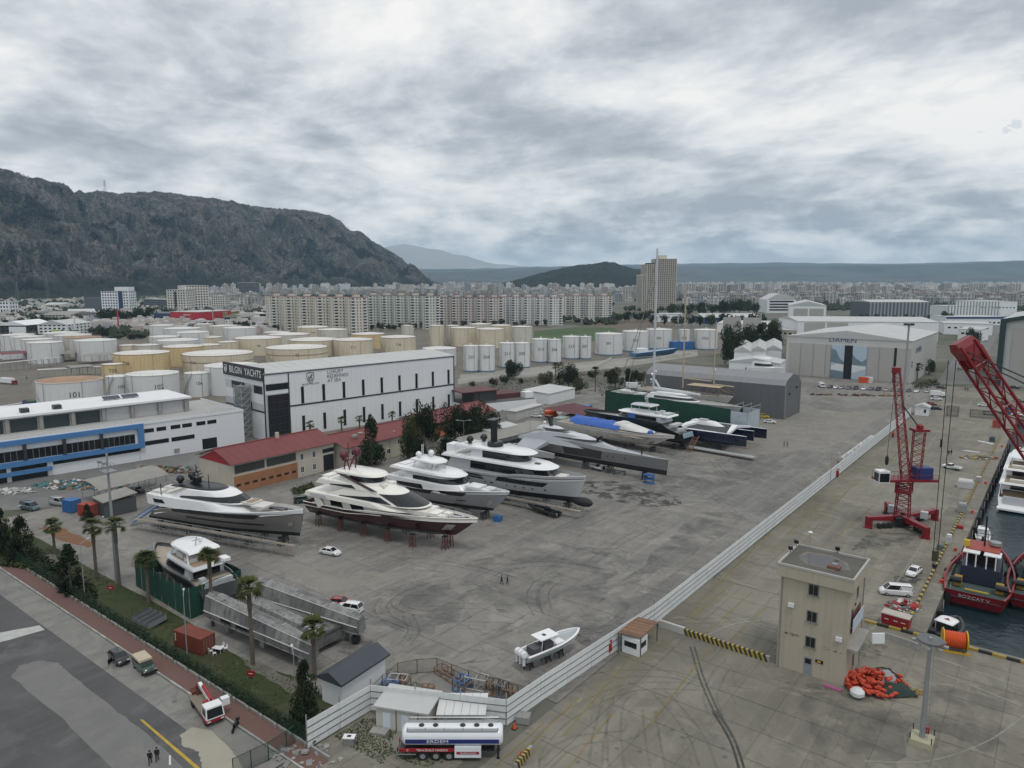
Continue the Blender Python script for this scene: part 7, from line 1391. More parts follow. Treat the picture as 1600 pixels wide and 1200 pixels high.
# ---------------------------------------------------------------- vehicles
CG=mat('car_glass',(.015,.018,.022),.08,spec=.6); LAMP=mat('headlight_glass',(.6,.62,.62),.15); TAIL=mat('tail_lamp_red',(.25,.01,.01),.3); CPL={'white':(.72,.73,.74),'black':(.012,.012,.014),'silver':(.35,.36,.37),'grey':(.11,.115,.12),'darkgrey':(.04,.042,.046),'blue':(.03,.06,.2),'navy':(.012,.018,.05),'red':(.25,.02,.02),'green':(.02,.06,.045),'darkgreen':(.015,.045,.032),'teal':(.08,.12,.14),'yellow':(.5,.36,.03),'bronze':(.12,.10,.08),'palegreen':(.45,.50,.47)}
def cpaint(c): return mat('car_paint_'+c,CPL[c],.25,.0,var=.02,coat=.6)
KIND={ # L, W, beltline (x,z), roof base, roof top, roof height, ground clearance
 'sedan':(4.6,1.8,[(0,.62),(.15,.85),(1.0,.93),(3.3,.95),(3.9,.9),(4.5,.68),(4.6,.5)],(.5,3.55),(1.25,2.75),1.45),
 'hatch':(4.0,1.75,[(0,.6),(.1,.95),(2.9,.98),(3.3,.92),(3.9,.68),(4.0,.5)],(.05,3.1),(.55,2.35),1.5),
 'suv':(4.6,1.9,[(0,.7),(.08,1.05),(3.3,1.08),(4.3,.98),(4.55,.75),(4.6,.55)],(.05,3.45),(.4,2.75),1.72),
 'van':(5.1,1.95,[(0,.7),(.05,1.15),(4.2,1.15),(4.8,1.0),(5.05,.75),(5.1,.5)],(.03,4.45),(.15,3.65),1.98)}
_cm={}
def carmesh(k):
 if k in _cm: return _cm[k]
 L,W,bl,(a,b2),(c,d),hh=KIND[k]; w=W/2; rings=[]
 xs=sorted(set([p[0] for p in bl]+[L*.2,L*.5,L*.8]))
 for x in xs:
  z=lerp_tab(bl,x); e=w*(1 if .25<x<L-.3 else .88); rings.append([V(x,-e*.92,.28),V(x,e*.92,.28),V(x,e,.5),V(x,e*.97,z-.08),V(x,e*.86,z),V(x,-e*.86,z),V(x,-e*.97,z-.08),V(x,-e,.5)])
 body=MB().loft(rings,True,True); zb=.9 if k!='van' else 1.1; zb=lerp_tab(bl,(a+b2)/2)-.04
 body.loft([[V(c,-w*.72,hh-.05),V(d,-w*.72,hh-.05),V(d,w*.72,hh-.05),V(c,w*.72,hh-.05)],[V(c+.12,-w*.62,hh),V(d-.12,-w*.62,hh),V(d-.12,w*.62,hh),V(c+.12,w*.62,hh)]],True,True)
 for x0,x1 in ((c,a),(d,b2),((c+d)/2-.1,(a+b2)/2)):
  for sd in (-1,1): body.tube((x1,sd*w*.88,zb),(x0,sd*w*.71,hh-.04),.055,4)
 gl=MB().loft([[V(a+.03,-w*.85,zb),V(b2-.03,-w*.85,zb),V(b2-.03,w*.85,zb),V(a+.03,w*.85,zb)],[V(c,-w*.7,hh-.04),V(d,-w*.7,hh-.04),V(d,w*.7,hh-.04),V(c,w*.7,hh-.04)]],True,True)
 if k=='van': body.box(.2,1.9,-w*.86,-w*.78,1.1,1.8); body.box(.2,1.9,w*.78,w*.86,1.1,1.8)
 wh=MB().lathe([(.16,-.1),(.3,-.1),(.32,0),(.3,.1),(.16,.1),(.14,.06),(.02,.06)],12,mi=0); wh.v=[(x,z,y) for x,y,z in wh.v]; wh.add([],[]) ; rim=MB().lathe([(.02,.09),(.19,.085),(.19,.11),(.02,.12)],8); rim.v=[(x,-z,y) for x,y,z in rim.v]
 zl=lerp_tab(bl,L-.2)
 _cm[k]=(body,gl.mesh('windows',CG),wh.mesh('wheel',RUBBER,True),rim.mesh('rim',GALV),MB().cb((0,0,0),(.12,.36,.14)).mesh('headlight',LAMP),MB().cb((0,0,0),(.1,.3,.16)).mesh('tail_light',TAIL),L,W,zl,{}); return _cm[k]
def car(kind,col,p,head,label,far=False,group=None,cat='car'):
 p=G(*p) if len(p)==2 else V(*p); t=thing('parked_car',label,cat,(p.x,p.y,p.z),R(head),group); body,gl,wh,rm,hl,tl,L,W,zl,cache=carmesh(kind)
 if col not in cache:
  bb=MB(); bb.v=[(x-L/2,y_,z) for x,y_,z in body.v]; bb.f=body.f; bb.m=body.m; cache[col]=bb.mesh('body',cpaint(col),True,ang=35)
 obj('body',cache[col],t); obj('windows',gl,t,(-L/2,0,0))
 for x in (-L/2+.85,L/2-.9):
  for sd in (-1,1):
   o=obj('wheel',wh,t,(x,sd*(W/2-.1),.32))
   if not far: r=obj('rim',rm,o); r.rotation_euler=(0,0,0 if sd<0 else pi)
 if not far:
  for sd in (-1,1): obj('headlight',hl,t,(L/2-.12,sd*(W/2-.3),.72)); obj('tail_light',tl,t,(-L/2+.04,sd*(W/2-.25),.82))
 return t
car('sedan','white',(516,866),14,'white saloon car parked alone in front of the maroon yacht'); 
q=car('hatch','black',(186,1033),-3,'black hatchback with a door open beside the brick path'); MB().cb((.4,-1.3,.75),(1.0,.07,.75),rz=-.9).build('door',cpaint('black'),q)
q=car('suv','darkgreen',(226,1046),-6,'dark green off-road car with a cream canvas top'); MB().box(-2.15,.7,-.86,.86,1.5,1.8).build('canvas_top',mat('cream_canvas',(.48,.42,.31),.9),q); MB().lathe([(.36,-.12),(.36,.12)],10).build('spare_wheel',RUBBER,q,loc=(-2.35,0,1.0)).rotation_euler=(0,pi/2,0); MB().box(2.25,2.45,-.9,.9,.4,.6).build('bumper',BLACK,q)
car('suv','white',(546,955),200,'white car half hidden behind the aluminium catamaran'); car('sedan','red',(531,946),30,'dark red car behind the aluminium catamaran bow',far=True)
car('van','white',(1399,929),205,'white passenger van with a black logo on the lower quay'); car('sedan','white',(1428,897),262,'white saloon car beside the quay kerb above the van')
q=thing('pickup_truck','white pickup with a flat load bed on the upper quay','pickup',tuple(G(1487,733)),R(160)); body,gl,wh,rm,*_=carmesh('suv'); MB().box(-.2,2.4,-.9,.9,.4,.95).box(-2.5,-.25,-.95,.95,.7,.8).box(-2.5,-.25,-.95,-.88,.8,1.15).box(-2.5,-.25,.88,.95,.8,1.15).build('body',cpaint('white'),q); MB().loft([[V(-.2,-.85,.95),V(1.5,-.85,.95),V(1.5,.85,.95),V(-.2,.85,.95)],[V(-.1,-.7,1.55),V(.8,-.7,1.55),V(.8,.7,1.55),V(-.1,.7,1.55)]],True,True).build('windows',CG,q); MB().box(-.1,.85,-.7,.7,1.55,1.62).build('roof',cpaint('white'),q)
for x in (-1.5,1.5):
 for sd in (-1,1): obj('wheel',wh,q,(x,sd*.85,.34))
car('van','teal',(47,796),15,'teal grey people carrier on the side street'); car('van','silver',(92,789),15,'pale van behind the blue container'); car('sedan','darkgrey',(213,769),20,'dark parked car behind the workshop canopy'); car('suv','darkgreen',(474,785),60,'dark green car between the grey and maroon yachts')
car('sedan','darkgrey',(565,735),80,'dark car in front of the open garage',far=True); car('sedan','white',(838,652),20,'white car beside the waste heap',far=True); car('sedan','white',(1203,661),15,'white car in front of the grey boat hall',far=True); car('suv','yellow',(1193,653),15,'yellow car behind the white one by the grey hall',far=True)
car('sedan','darkgrey',(822,664),20,'dark car behind the long white box',far=True)
for i,(a,b2) in enumerate(((765,707),(775,706),(785,704),(797,702),(805,700),(818,698))): car(('sedan','suv')[i%2],('silver','white','grey','white','silver','darkgrey')[i],(a,b2),-30,f'{("silver","white","grey","second white","second silver","dark grey")[i]} car under the long carport roof',far=True)
PK=['darkgrey','white','silver','grey','darkgrey','white','grey','darkgrey','silver','grey','teal','darkgrey','white','silver']; 
WD=['dark grey','white','silver','grey','charcoal','bright white','mid grey','bulky dark','light silver','red tinted grey','teal','brownish dark','clean white','pale silver']
for i,px in enumerate((1297,1306,1315,1326,1337,1350,1361,1372,1384,1395,1406,1420,1432,1449)): car('suv' if i in(4,7) else 'sedan',PK[i],(px,606+i*.55),-38+random.uniform(-6,6)+38*0-52,f'{WD[i]} car, {["first","second","third","fourth","fifth","sixth","seventh","eighth","ninth","tenth","eleventh","twelfth","thirteenth","last"][i]} from the left in the row before the hangar',True,'cars parked in front of the hangar')
STC=[(1462,640,'navy',15,'navy car by the white kiosk',0),(1455,633,'red',15,'red car behind the navy car',0),(1463,625,'white',15,'white car behind the red car',0),(1468,618,'darkgrey',20,'dark car beside the white minibus',0),(1537,635,'white',5,'white car left of the crane boom',0),(1545,648,'silver',0,'silver car behind the low mesh cage',0),(1572,647,'blue',0,'blue car right of the mesh cage',0),(1590,650,'white',0,'white car at the right edge behind the boom',0),(1580,641,'blue',0,'second blue car behind the right edge cars',0),(1565,632,'darkgrey',0,'dark car between the boom chords',0),(1592,628,'teal',0,'teal car at the right edge',0),(1585,607,'navy',0,'navy car before the green framed hangar',0),(1500,578,'silver',75,'silver car low on the harbour street',1),(1505,571,'white',75,'white car on the harbour street above the silver one',1),(1512,563,'grey',75,'grey car halfway up the harbour street',1),(1520,556,'white',75,'white car beside the harbour street tree',1),(1525,549,'darkgrey',75,'dark car high on the harbour street',1),(1533,541,'white',75,'topmost white car of the harbour street',1),(1540,534,'silver',75,'farthest silver car of the harbour street',1),(1470,607,'darkgrey',15,'dark car at the planted bed by the hangar',0)]
for px,py,c,hd_,lb,_ in STC: car('sedan' if random.random()<.6 else 'suv',c,(px,py),hd_,lb,True,'cars parked near the harbour street')
def boxvan(label,p,head,cab,box,L=6,hb=2.9,cat='truck'):
 t=thing('delivery_truck',label,cat,tuple(G(*p)),R(head)); MB().box(-L/2,L/2-1.9,-1.05,1.05,.8,hb).build('cargo_box',box,t); MB().loft([[V(L/2-1.8,-1,.5),V(L/2,-1,.5),V(L/2,1,.5),V(L/2-1.8,1,.5)],[V(L/2-1.8,-1,1.3),V(L/2,-1,1.3),V(L/2,1,1.3),V(L/2-1.8,1,1.3)],[V(L/2-1.8,-.95,2.2),V(L/2-.35,-.95,2.2),V(L/2-.35,.95,2.2),V(L/2-1.8,.95,2.2)]],True,True).build('cab',cab,t); MB().box(L/2-.25,L/2+.02,-.85,.85,1.35,2.0).build('windscreen',CG,t)
 for x in (-L/2+1,L/2-.9):
  for sd in (-1,1): o=MB().lathe([(.2,-.13),(.42,-.13),(.42,.13),(.2,.13)],10).build('wheel',RUBBER,t,loc=(x,sd*.95,.42)); o.rotation_euler=(pi/2,0,0)
 return t
boxvan('white box truck on the lane behind the green netting',(990,608),20,cpaint('white'),WALLW,7.5,3.3); boxvan('white minibus left of the parked row before the hangar',(1283,605),-60,cpaint('white'),cpaint('white'),5.5,2.5,'minibus'); boxvan('white minibus by the harbour street corner',(1465,620),20,cpaint('white'),cpaint('white'),6.5,2.8,'minibus')
tt=boxvan('white tanker lorry with a maroon cab behind tank 101',(14,600),15,cpaint('red'),WALLW,11,3.2)
# flatbed truck with a folded crane arm by the path
a=G(325,1116); t=thing('crane_truck','white and red flatbed truck with a folded crane arm','truck',tuple(a),R(-12)); MB().box(-4.2,1.0,-1.1,1.1,.85,1.05).build('flatbed',mat('wooden_bed',(.22,.19,.15),.9),t); MB().box(-4.3,1.4,-.5,.5,.55,.85).build('chassis',BLACK,t)
MB().loft([[V(1.2,-1.1,.55),V(3.0,-1.1,.55),V(3.0,1.1,.55),V(1.2,1.1,.55)],[V(1.2,-1.1,1.0),V(3.05,-1.1,1.0),V(3.05,1.1,1.0),V(1.2,1.1,1.0)]],True,True).build('cab_base',RD,t); MB().loft([[V(1.2,-1.1,1.0),V(3.05,-1.1,1.0),V(3.05,1.1,1.0),V(1.2,1.1,1.0)],[V(1.25,-1.0,2.35),V(2.7,-1.0,2.35),V(2.7,1.0,2.35),V(1.25,1.0,2.35)]],True,True).build('cab',cpaint('white'),t); MB().add([(3.04,-.95,1.15),(3.04,.95,1.15),(2.77,.88,2.2),(2.77,-.88,2.2)],[(0,1,2,3)]).add([(1.5,-1.1,1.3),(2.7,-1.1,1.3),(2.5,-1.03,2.1),(1.5,-1.03,2.1)],[(0,1,2,3)]).build('windows',CG,t); [setattr(o_,'location',(.02,-.02,0)) for o_ in t.children if o_.name.startswith('windows')]
MB().box(.3,.95,-.6,.6,1.05,2.2).build('crane_base',RD,t); MB().cb((-1.3,.2,2.25),(4.4,.42,.5),ry=.1).build('crane_arm',cpaint('white'),t); MB().cb((-.6,.2,2.6),(3.2,.3,.3),ry=.12).build('inner_arm',RD,t); MB().cb((-3.6,.2,1.7),(.5,.9,1.4)).cb((-4.2,.1,1.4),(.9,1.6,.25),ry=.3).build('outrigger',RUST,t); MB().box(1.3,2.1,1.15,2.1,1.6,2.5).build('basket',cpaint('white'),t); MB().box(1.5,1.9,2.1,2.13,1.8,2.3).build('basket_window',CG,t)
for x in (-2.8,2.2):
 for sd in (-1,1): o=MB().lathe([(.2,-.14),(.44,-.14),(.44,.14),(.2,.14)],10).build('wheel',RUBBER,t,loc=(x,sd*.95,.44)); o.rotation_euler=(pi/2,0,0)
for sd in (-.8,.8): obj('headlight',carmesh('sedan')[4],t,(3.05,sd,.75))
mc=thing('motorcycle','black motorcycle parked in front of the crane truck','motorcycle',tuple(G(368,1140)),R(-55)); 
for x in (-.7,.7): o=MB().lathe([(.2,-.06),(.32,-.06),(.32,.06),(.2,.06)],12).build('wheel',RUBBER,mc,loc=(x,0,.32)); o.rotation_euler=(pi/2,0,0)
MB().cb((0,0,.55),(.8,.3,.35)).cb((.15,0,.85),(.5,.3,.25)).build('frame',BLACK,mc); MB().cb((-.4,0,.85),(.75,.3,.14)).build('saddle',RUBBER,mc); MB().tube((.55,-.38,1.05),(.55,.38,1.05),.03,4).tube((.72,0,.32),(.5,0,1.0),.05,4).build('handlebar',BLACK,mc); MB().cb((-.75,0,1.0),(.35,.4,.3)).build('top_box',BLACK,mc)
# ---------------------------------------------------------------- people
SKIN=mat('skin',(.42,.26,.19),.6); CLO=mat('dark_clothes',(.012,.012,.015),.9,var=.2,sc=4); TRS=mat('dark_trousers',(.02,.02,.026),.9); HAIR=mat('dark_hair',(.015,.011,.009),.8); SHOE=mat('pale_shoe',(.45,.45,.43),.7)
def person_mesh(st,arm,seed):
 vs=[(0,0,.95),(0,0,1.18),(0,0,1.42),(0,0,1.54),(.03,0,1.66)]; es=[(0,1),(1,2),(2,3),(3,4)]; rr=[.15,.15,.14,.06,.1]
 def chain(root,pts):
  i=root
  for p,r in pts: vs.append(p); rr.append(r); es.append((i,len(vs)-1)); i=len(vs)-1
 for s_,k in ((-1,1),(1,-1)):
  chain(0,[((0,s_*.1,.88),.105),((st*k*.5,s_*.1,.5),.072),((st*k-.05*(k<0),s_*.1,.09),.05),((st*k+.14,s_*.1,.05),.042)])
  chain(2,[((0,s_*.2,1.4),.07),((-arm*k*.6+(.02),s_*.25,1.14),.05),((-arm*k+.08,s_*.24,.92),.04),((-arm*k+.13,s_*.24,.82),.036)])
 me=bpy.data.meshes.new('body'); me.from_pydata(vs,es,[]); o=bpy.data.objects.new('body',me); COL.objects.link(o); m=o.modifiers.new('skin','SKIN'); sk=me.skin_vertices[0].data
 for i,r in enumerate(rr): sk[i].radius=(r,r*1.12 if i<3 else r)
 sk[0].use_root=True; s2=o.modifiers.new('sub','SUBSURF'); s2.levels=1; s2.render_levels=1
 me2=bpy.data.meshes.new_from_object(o.evaluated_get(bpy.context.evaluated_depsgraph_get())); bpy.data.objects.remove(o); me2.name='body'
 fb=MB(); fb.v=[tuple(v.co) for v in me2.vertices]; fb.f=[tuple(p.vertices) for p in me2.polygons]; fb.m=[]
 for f in fb.f:
  z=sum(fb.v[i][2] for i in f)/len(f); y_=sum(abs(fb.v[i][1]) for i in f)/len(f); fb.m.append(0 if z>1.53 or (z<.88 and z>.7 and y_>.19) else 1 if z>.93 else 3 if z<.1 else 2)
 for s_,k in ((-1,1),(1,-1)):   # fingers and thumb on each hand, nose and ears on the head
  hx=-arm*k+.13
  for j,l in enumerate((.07,.08,.075,.06)): x=hx-.03+j*.02; fb.tube((x,s_*.24,.81),(x+.008,s_*.235,.81-l),.009,4,0,.007)
  fb.tube((hx+.03,s_*.23,.84),(hx+.06,s_*.215,.79),.01,4,0,.008); fb.ball((.02,s_*.1,1.66),.025,5,1.3,0,4)
 fb.tube((.12,0,1.67),(.15,0,1.63),.018,4,0,.02)
 hr=MB().ball((.015,0,1.69),.118,8,1.05,0,6); hr.v=[(x,y_,max(z,1.64+max(0,x)*.55)) for x,y_,z in hr.v]
 return fb.mesh('body',[SKIN,CLO,TRS,SHOE if seed==1 else BLACK],True,180),hr.mesh('hair',HAIR,True)
PMs=[person_mesh(.24,.16,0),person_mesh(.17,.12,1),person_mesh(.04,.03,2)]
def person(px,py,pose,head,label): t=thing('person',label,'person',tuple(G(px,py)),R(head)); obj('body',PMs[pose][0],t); obj('hair',PMs[pose][1],t)
for a in ((235,1195,0,150,'person in dark clothes walking on the road, left of the pair'),(246,1190,1,150,'person in dark clothes and pale shoes walking on the road, right of the pair'),(784,913,0,230,'person in black walking across the yard, left of the pair'),(793,914,1,230,'person in black walking across the yard, right of the pair'),(1225,698,1,200,'person in dark clothes far across the yard, left of two'),(1230,698,0,200,'person in dark clothes far across the yard, right of two'),(1482,712,2,90,'person standing near the pickup, left of the pair'),(1486,711,2,270,'person standing near the pickup, right of the pair'),(1508,611,1,90,'person walking up the harbour street, left of the pair'),(1512,611,0,90,'person walking up the harbour street, right of the pair'),(1468,638,2,0,'person beside the navy car'),(42,593,2,0,'person standing on the tank yard road')): person(*a)
# ---------------------------------------------------------------- cranes and light masts
def lattice(par,p,q,w0,w1,n,rc,rb,m,name='boom',up=(0,0,1)):
 p=V(p);q=V(q); d=(q-p).normalized(); a=d.cross(V(up) if abs(d.z)<.95 else V(1,0,0)).normalized(); b2=d.cross(a)
 C=lambda k,i:p.lerp(q,k)+(a*(1 if i in(0,3) else -1)+b2*(1 if i<2 else -1))*((w0+(w1-w0)*k)/2)
 for i in range(4): MB().tube(C(0,i),C(1,i),rc,6).build('chord',m,par)
 mb=MB()
 for s in range(n):
  for i in range(4):
   j=(i+1)%4; mb.tube(C(s/n,i),C((s+1)/n,j) if (s+i)%2 else C(s/n,j),rb,4); mb.tube(C(s/n,j) if (s+i)%2 else C(s/n,i),C((s+1)/n,i) if (s+i)%2 else C((s+1)/n,j),rb,4)
 mb.build('bracing',m,par,kind='stuff')
cp_=G(1408,821); cr=thing('harbour_crane','red lattice harbour crane with white cab standing on the quay','crane',tuple(cp_),0)
ax=V(math.cos(R(0)),0,0); rx=V(RGT.x,RGT.y,0); fy=V(-RGT.y,RGT.x,0)
for lb_,(px,py) in enumerate(((1357,824),(1446,841),(1460,812),(1386,801))):
 e=local(cr,G(px,py)); e*=1.0; d=V(e.x,e.y,0).normalized(); s_=V(-d.y,d.x,0)*.55
 MB().loft([[s_*1.3+V(0,0,1.2),-s_*1.3+V(0,0,1.2),-s_*1.3+V(0,0,2.5),s_*1.3+V(0,0,2.5)],[e*.93+s_+V(0,0,1.7),e*.93-s_+V(0,0,1.7),e*.93-s_+V(0,0,2.5),e*.93+s_+V(0,0,2.5)]],True,True).build('outrigger_arm',REDP,cr)
 MB().cb((e.x,e.y,1.25),(1.1,1.1,2.5),math.atan2(d.y,d.x)).cb((e.x,e.y,.08),(1.9,1.9,.16)).build('outrigger_leg',REDP,cr)
 bg=V(e.x,e.y,0)*.6; o=MB()
 for k in (-1.2,0,1.2):
  c=bg+V(d.x,d.y,0)*k+s_*1.8; o.tube(c-s_*.9+V(0,0,.55),c+s_*.9+V(0,0,.55),.55,8)
 o.build('wheel_bogie',RUBBER,cr)
MB().cb((0,0,1.5),(4.2,4.2,1.6),.6).build('chassis',BLACK,cr); MB().cb((-2.2,3,2.6),(2.2,1.4,1.6)).build('power_box',LGREY,cr); MB().cb((4,2.4,2.6),(1.4,1.2,1.5)).build('power_box',LGREY,cr)
lattice(cr,(0,0,2.2),(0,0,7.6),2.8,2.4,5,.15,.06,REDP); MB().cb((0,0,8.0),(3.2,3.2,.8)).build('tower_collar',REDP,cr); lattice(cr,(0,0,8.2),(0,0,10.3),2.8,2.8,2,.2,.1,REDP)
pl=MB(); c=rx*0; 
MB().cb((0,0,10.6),(13,3.4,.5),math.atan2(RGT.y,RGT.x)).build('platform',REDP,cr); rl=MB()
for k in range(14):
 for s_ in (-1,1): p=rx*(-6.4+k*.98)+fy*(1.65*s_); rl.tube(p+V(0,0,10.8),p+V(0,0,11.9),.04,3)
for s_ in (-1,1): rl.tube(rx*-6.4+fy*(1.65*s_)+V(0,0,11.9),rx*6.4+fy*(1.65*s_)+V(0,0,11.9),.05,3)
rl.build('platform_railing',REDP,cr,kind='stuff')
k=rx*-5.6-fy*1.0; cb=MB().cb((k.x,k.y,11.6),(2.4,2.3,2.6),math.atan2(RGT.y,RGT.x)).build('cab',cpaint('white'),cr); MB().cb((k.x-fy.x*1.16,k.y-fy.y*1.16,11.5),(2.1,.1,1.9),math.atan2(RGT.y,RGT.x)).cb((k.x-rx.x*1.2,k.y-rx.y*1.2,11.5),(.1,1.9,1.8),math.atan2(RGT.y,RGT.x)).build('cab_window',CG,cb)
k=rx*3.6; MB().cb((k.x,k.y,12.1),(3.6,2.6,2.6),math.atan2(RGT.y,RGT.x)).build('engine_house',mat('engine_blue',(.015,.04,.16),.5),cr)
tip=rx*-2.6+fy*2+V(0,0,34.6); lattice(cr,rx*.2+V(0,0,10.6),tip,1.7,1.3,19,.11,.05,REDP); MB().cb(tuple(tip),(1.6,1.6,1.2)).build('boom_head',REDP,cr)
lattice(cr,rx*2.2+V(0,0,10.8),rx*2.4+V(0,0,21.4),2.0,2.2,9,.11,.05,REDP); k=rx*2.4; MB().cb((k.x,k.y,21.7),(3.2,2.6,.5),math.atan2(RGT.y,RGT.x)).lathe([(.7,0),(.7,.7),(.3,1)],8,(k.x,k.y,22)).build('aframe_head',REDP,cr)
MB().tube(rx*-1.2+fy*1+V(0,0,27),rx*2.4+V(0,0,22),.14,4).tube(tip-V(0,0,.5),tip-rx*.6+V(0,0,-19),.05,4).tube(rx*-1.7+V(0,0,14.5),rx*-.6+V(0,0,11),.06,4).build('rope',BLACK,cr); e=tip-rx*.6+V(0,0,-20); MB().lathe([(.05,-1.4),(.35,-1),(.4,.3),(.15,.9)],8,tuple(e)).build('hook_block',BLACK,cr,smooth=True)
# second crane: only its boom reaches into view from the right
c2=thing('harbour_crane','large red crane boom reaching into view at the right edge with hanging ropes','crane',(0,0,0),0); camp=V(0,0,H)
A=camp+ray(1505,538)*68; Bq=camp+ray(1930,1165)*64; lattice(c2,Bq,A,2.0,1.5,19,.15,.055,REDP,up=tuple(FWD)); dd=(A-Bq).normalized(); sd_=dd.cross(FWD).normalized()
MB().loft([[A+sd_*.9+FWD*.7-dd*1.3,A+sd_*.9-FWD*.7-dd*1.3,A-sd_*.9-FWD*.7-dd*1.3,A-sd_*.9+FWD*.7-dd*1.3],[A+sd_*1.0+FWD*.75-dd*.2,A+sd_*1.0-FWD*.75-dd*.2,A-sd_*1.0-FWD*.75-dd*.2,A-sd_*1.0+FWD*.75-dd*.2],[A+sd_*.85+FWD*.55+dd*.45,A+sd_*.85-FWD*.55+dd*.45,A-sd_*.85-FWD*.55+dd*.45,A-sd_*.85+FWD*.55+dd*.45]],True,True).build('boom_head',REDP,c2)
for q in (-1,1):
 k=A+FWD*(q*.5)-dd*1.6; MB().tube(k-FWD*.1,k+FWD*.1,1.05,14).build('sheave',mat('sheave_red',(.2,.01,.014),.5),c2)
r0=A+V(-RGT.x,-RGT.y,0)*.9+V(0,0,-1.5); D_=depth(r0); zb=H-(868-YH)/F*D_*1.02; 
for s_ in (-.36,.36): MB().tube(r0+RGT*s_,V(r0.x,r0.y,zb)+RGT*s_*.6,.035,5).build('rope',BLACK,c2)
hk=MB().cb((r0.x,r0.y,zb-.3),(.5,.3,1.05),math.atan2(RGT.y,RGT.x)).build('hook_block',mat('hook_yellow_black',(.05,.045,.03),.6),c2); MB().lathe([(.05,-.3),(.22,-.15),(.2,.2),(.1,.3)],8,(r0.x,r0.y,zb-1.3)).build('hook',BLACK,hk)
MB().tube(r0+RGT*-.36+V(0,0,-7.6),r0+RGT*-.36+V(0,0,-8.4),.1,6).build('rope_weight',BLACK,c2)
for q in (-.5,.5): MB().tube(A+sd_*(1.2)+RGT*.8+FWD*q,camp+ray(1660,700)*60+V(0,0,4)+FWD*q*2,.06,4).build('pendant_rope',BLACK,c2)
MB().tube(lerp3(Bq,A,.2),lerp3(Bq,A,.98)+sd_*-1.4,.12,5).build('conduit',mat('conduit_pink',(.3,.08,.08),.4),c2)
gx,gy=Bq.x+3,Bq.y; lattice(c2,(gx,gy,2),(gx,gy,17),4,3.4,6,.3,.14,REDP); MB().box(gx-6,gx+6,gy-6,gy+6,.8,2).build('chassis',REDP,c2); MB().box(gx-3,gx+7,gy-2.5,gy+2.5,16.5,20.5).build('engine_house',REDP,c2)
for a_ in ((-5,-5),(5,-5),(5,5),(-5,5)): MB().box(gx+a_[0]-.8,gx+a_[0]+.8,gy+a_[1]-.8,gy+a_[1]+.8,0,.9).build('outrigger_foot',REDP,c2)
def lightmast(label,px,py,h,kind,r=.28):
 t=thing('light_mast',label,'light mast',tuple(G(px,py)),0); MB().tube((0,0,0),(0,0,h),r,8,0,r*.6).build('mast',GALV,t,smooth=True)
 if kind=='ring':
  MB().box(-1.2,1.2,-1.2,1.2,0,.7).build('foundation',mat('yellowish_plinth',(.42,.40,.28),.8,var=.15),t)
  for x in (-1.1,1.1):
   for y_ in (-1.1,1.1): MB().tube((x,y_,.7),(x,y_,1.5),.06,4).build('corner_post',KB,t)
  MB().lathe([(1.0,h-.5),(1.4,h-.45),(1.45,h-.3),(1.4,h-.2),(1.0,h-.2)],16).build('head_ring',mat('ring_grey',(.14,.145,.15),.5,.3),t)
  MB().tube((-1.2,0,h-.35),(1.2,0,h-.35),.06,4).tube((0,-1.2,h-.35),(0,1.2,h-.35),.06,4).build('ring_spoke',GALV,t)
  for i in range(8): a_=i*pi/4; MB().cb((1.6*math.cos(a_),1.6*math.sin(a_),h-.75),(.5,.5,.25),a_).build('floodlight',GALV,t)
  ld=MB()
  for i in range(int(h/.5)): ld.tube((.3,-.25,.8+i*.5),(.55,-.25,.8+i*.5),.02,3)
  ld.tube((.55,-.25,.7),(.5,-.25,h-.5),.025,3).build('ladder',GALV,t); MB().box(.3,.65,.1,.5,1.2,2.0).build('switch_box',RD,t)
 elif kind=='cluster':
  MB().tube((-1.2,0,h-.35),(1.2,0,h-.35),.06,4).tube((0,-1.2,h-.35),(0,1.2,h-.35),.06,4).build('ring_spoke',GALV,t)
  for i in range(8): a_=i*pi/4; MB().cb((1.6*math.cos(a_),1.6*math.sin(a_),h),(.7,.8,.8),a_).build('floodlight',DARKTRIM,t)
  MB().tube((0,0,h-.4),(0,0,h+.6),1.5,8).build('head_frame',GALV,t)
 else:
  MB().box(-1.2,1.2,-1.0,1.0,h-3.2,h-3.1).build('basket_floor',GALV,t); b_=MB()
  for x in (-1.2,0,1.2):
   for y_ in (-1,1): b_.tube((x,y_,h-3.1),(x,y_,h-2),.05,4)
  for y_ in (-1,1): b_.tube((-1.2,y_,h-2),(1.2,y_,h-2),.05,4).tube((-1.2,y_,h-2.5),(1.2,y_,h-2.5),.04,4)
  b_.build('basket_rail',GALV,t)
  for x in (-.9,.9): MB().cb((x,-.9,h-1.5),(.6,.5,.5),.2).build('floodlight',GALV,t)
lightmast('tall grey light mast with a ring head on a yellowish plinth',1440,1160,13.2,'ring',.33); lightmast('very tall grey mast with a floodlight cluster before the hangar',1410,641,36,'cluster',.6); lightmast('tall concrete light mast with a basket beside the palms',183,912,24,'basket',.32)
def lamp(px,py,top,label,arm=0,ang=0):
 h=max(4,zat(py,top)); t=thing('street_lamp',label,'street lamp',tuple(G(px,py)),R(ang),'street lamps round the yard'); MB().tube((0,0,0),(0,0,h),.09,6,0,.05).build('pole',GALV,t)
 for s_ in ((-1,1) if arm==2 else (1,)): MB().tube((0,0,h),(s_*1.6,0,h+.25),.05,4).build('arm',GALV,t); MB().cb((s_*1.9,0,h+.22),(.7,.25,.12)).build('lamp_head',LGREY,t)
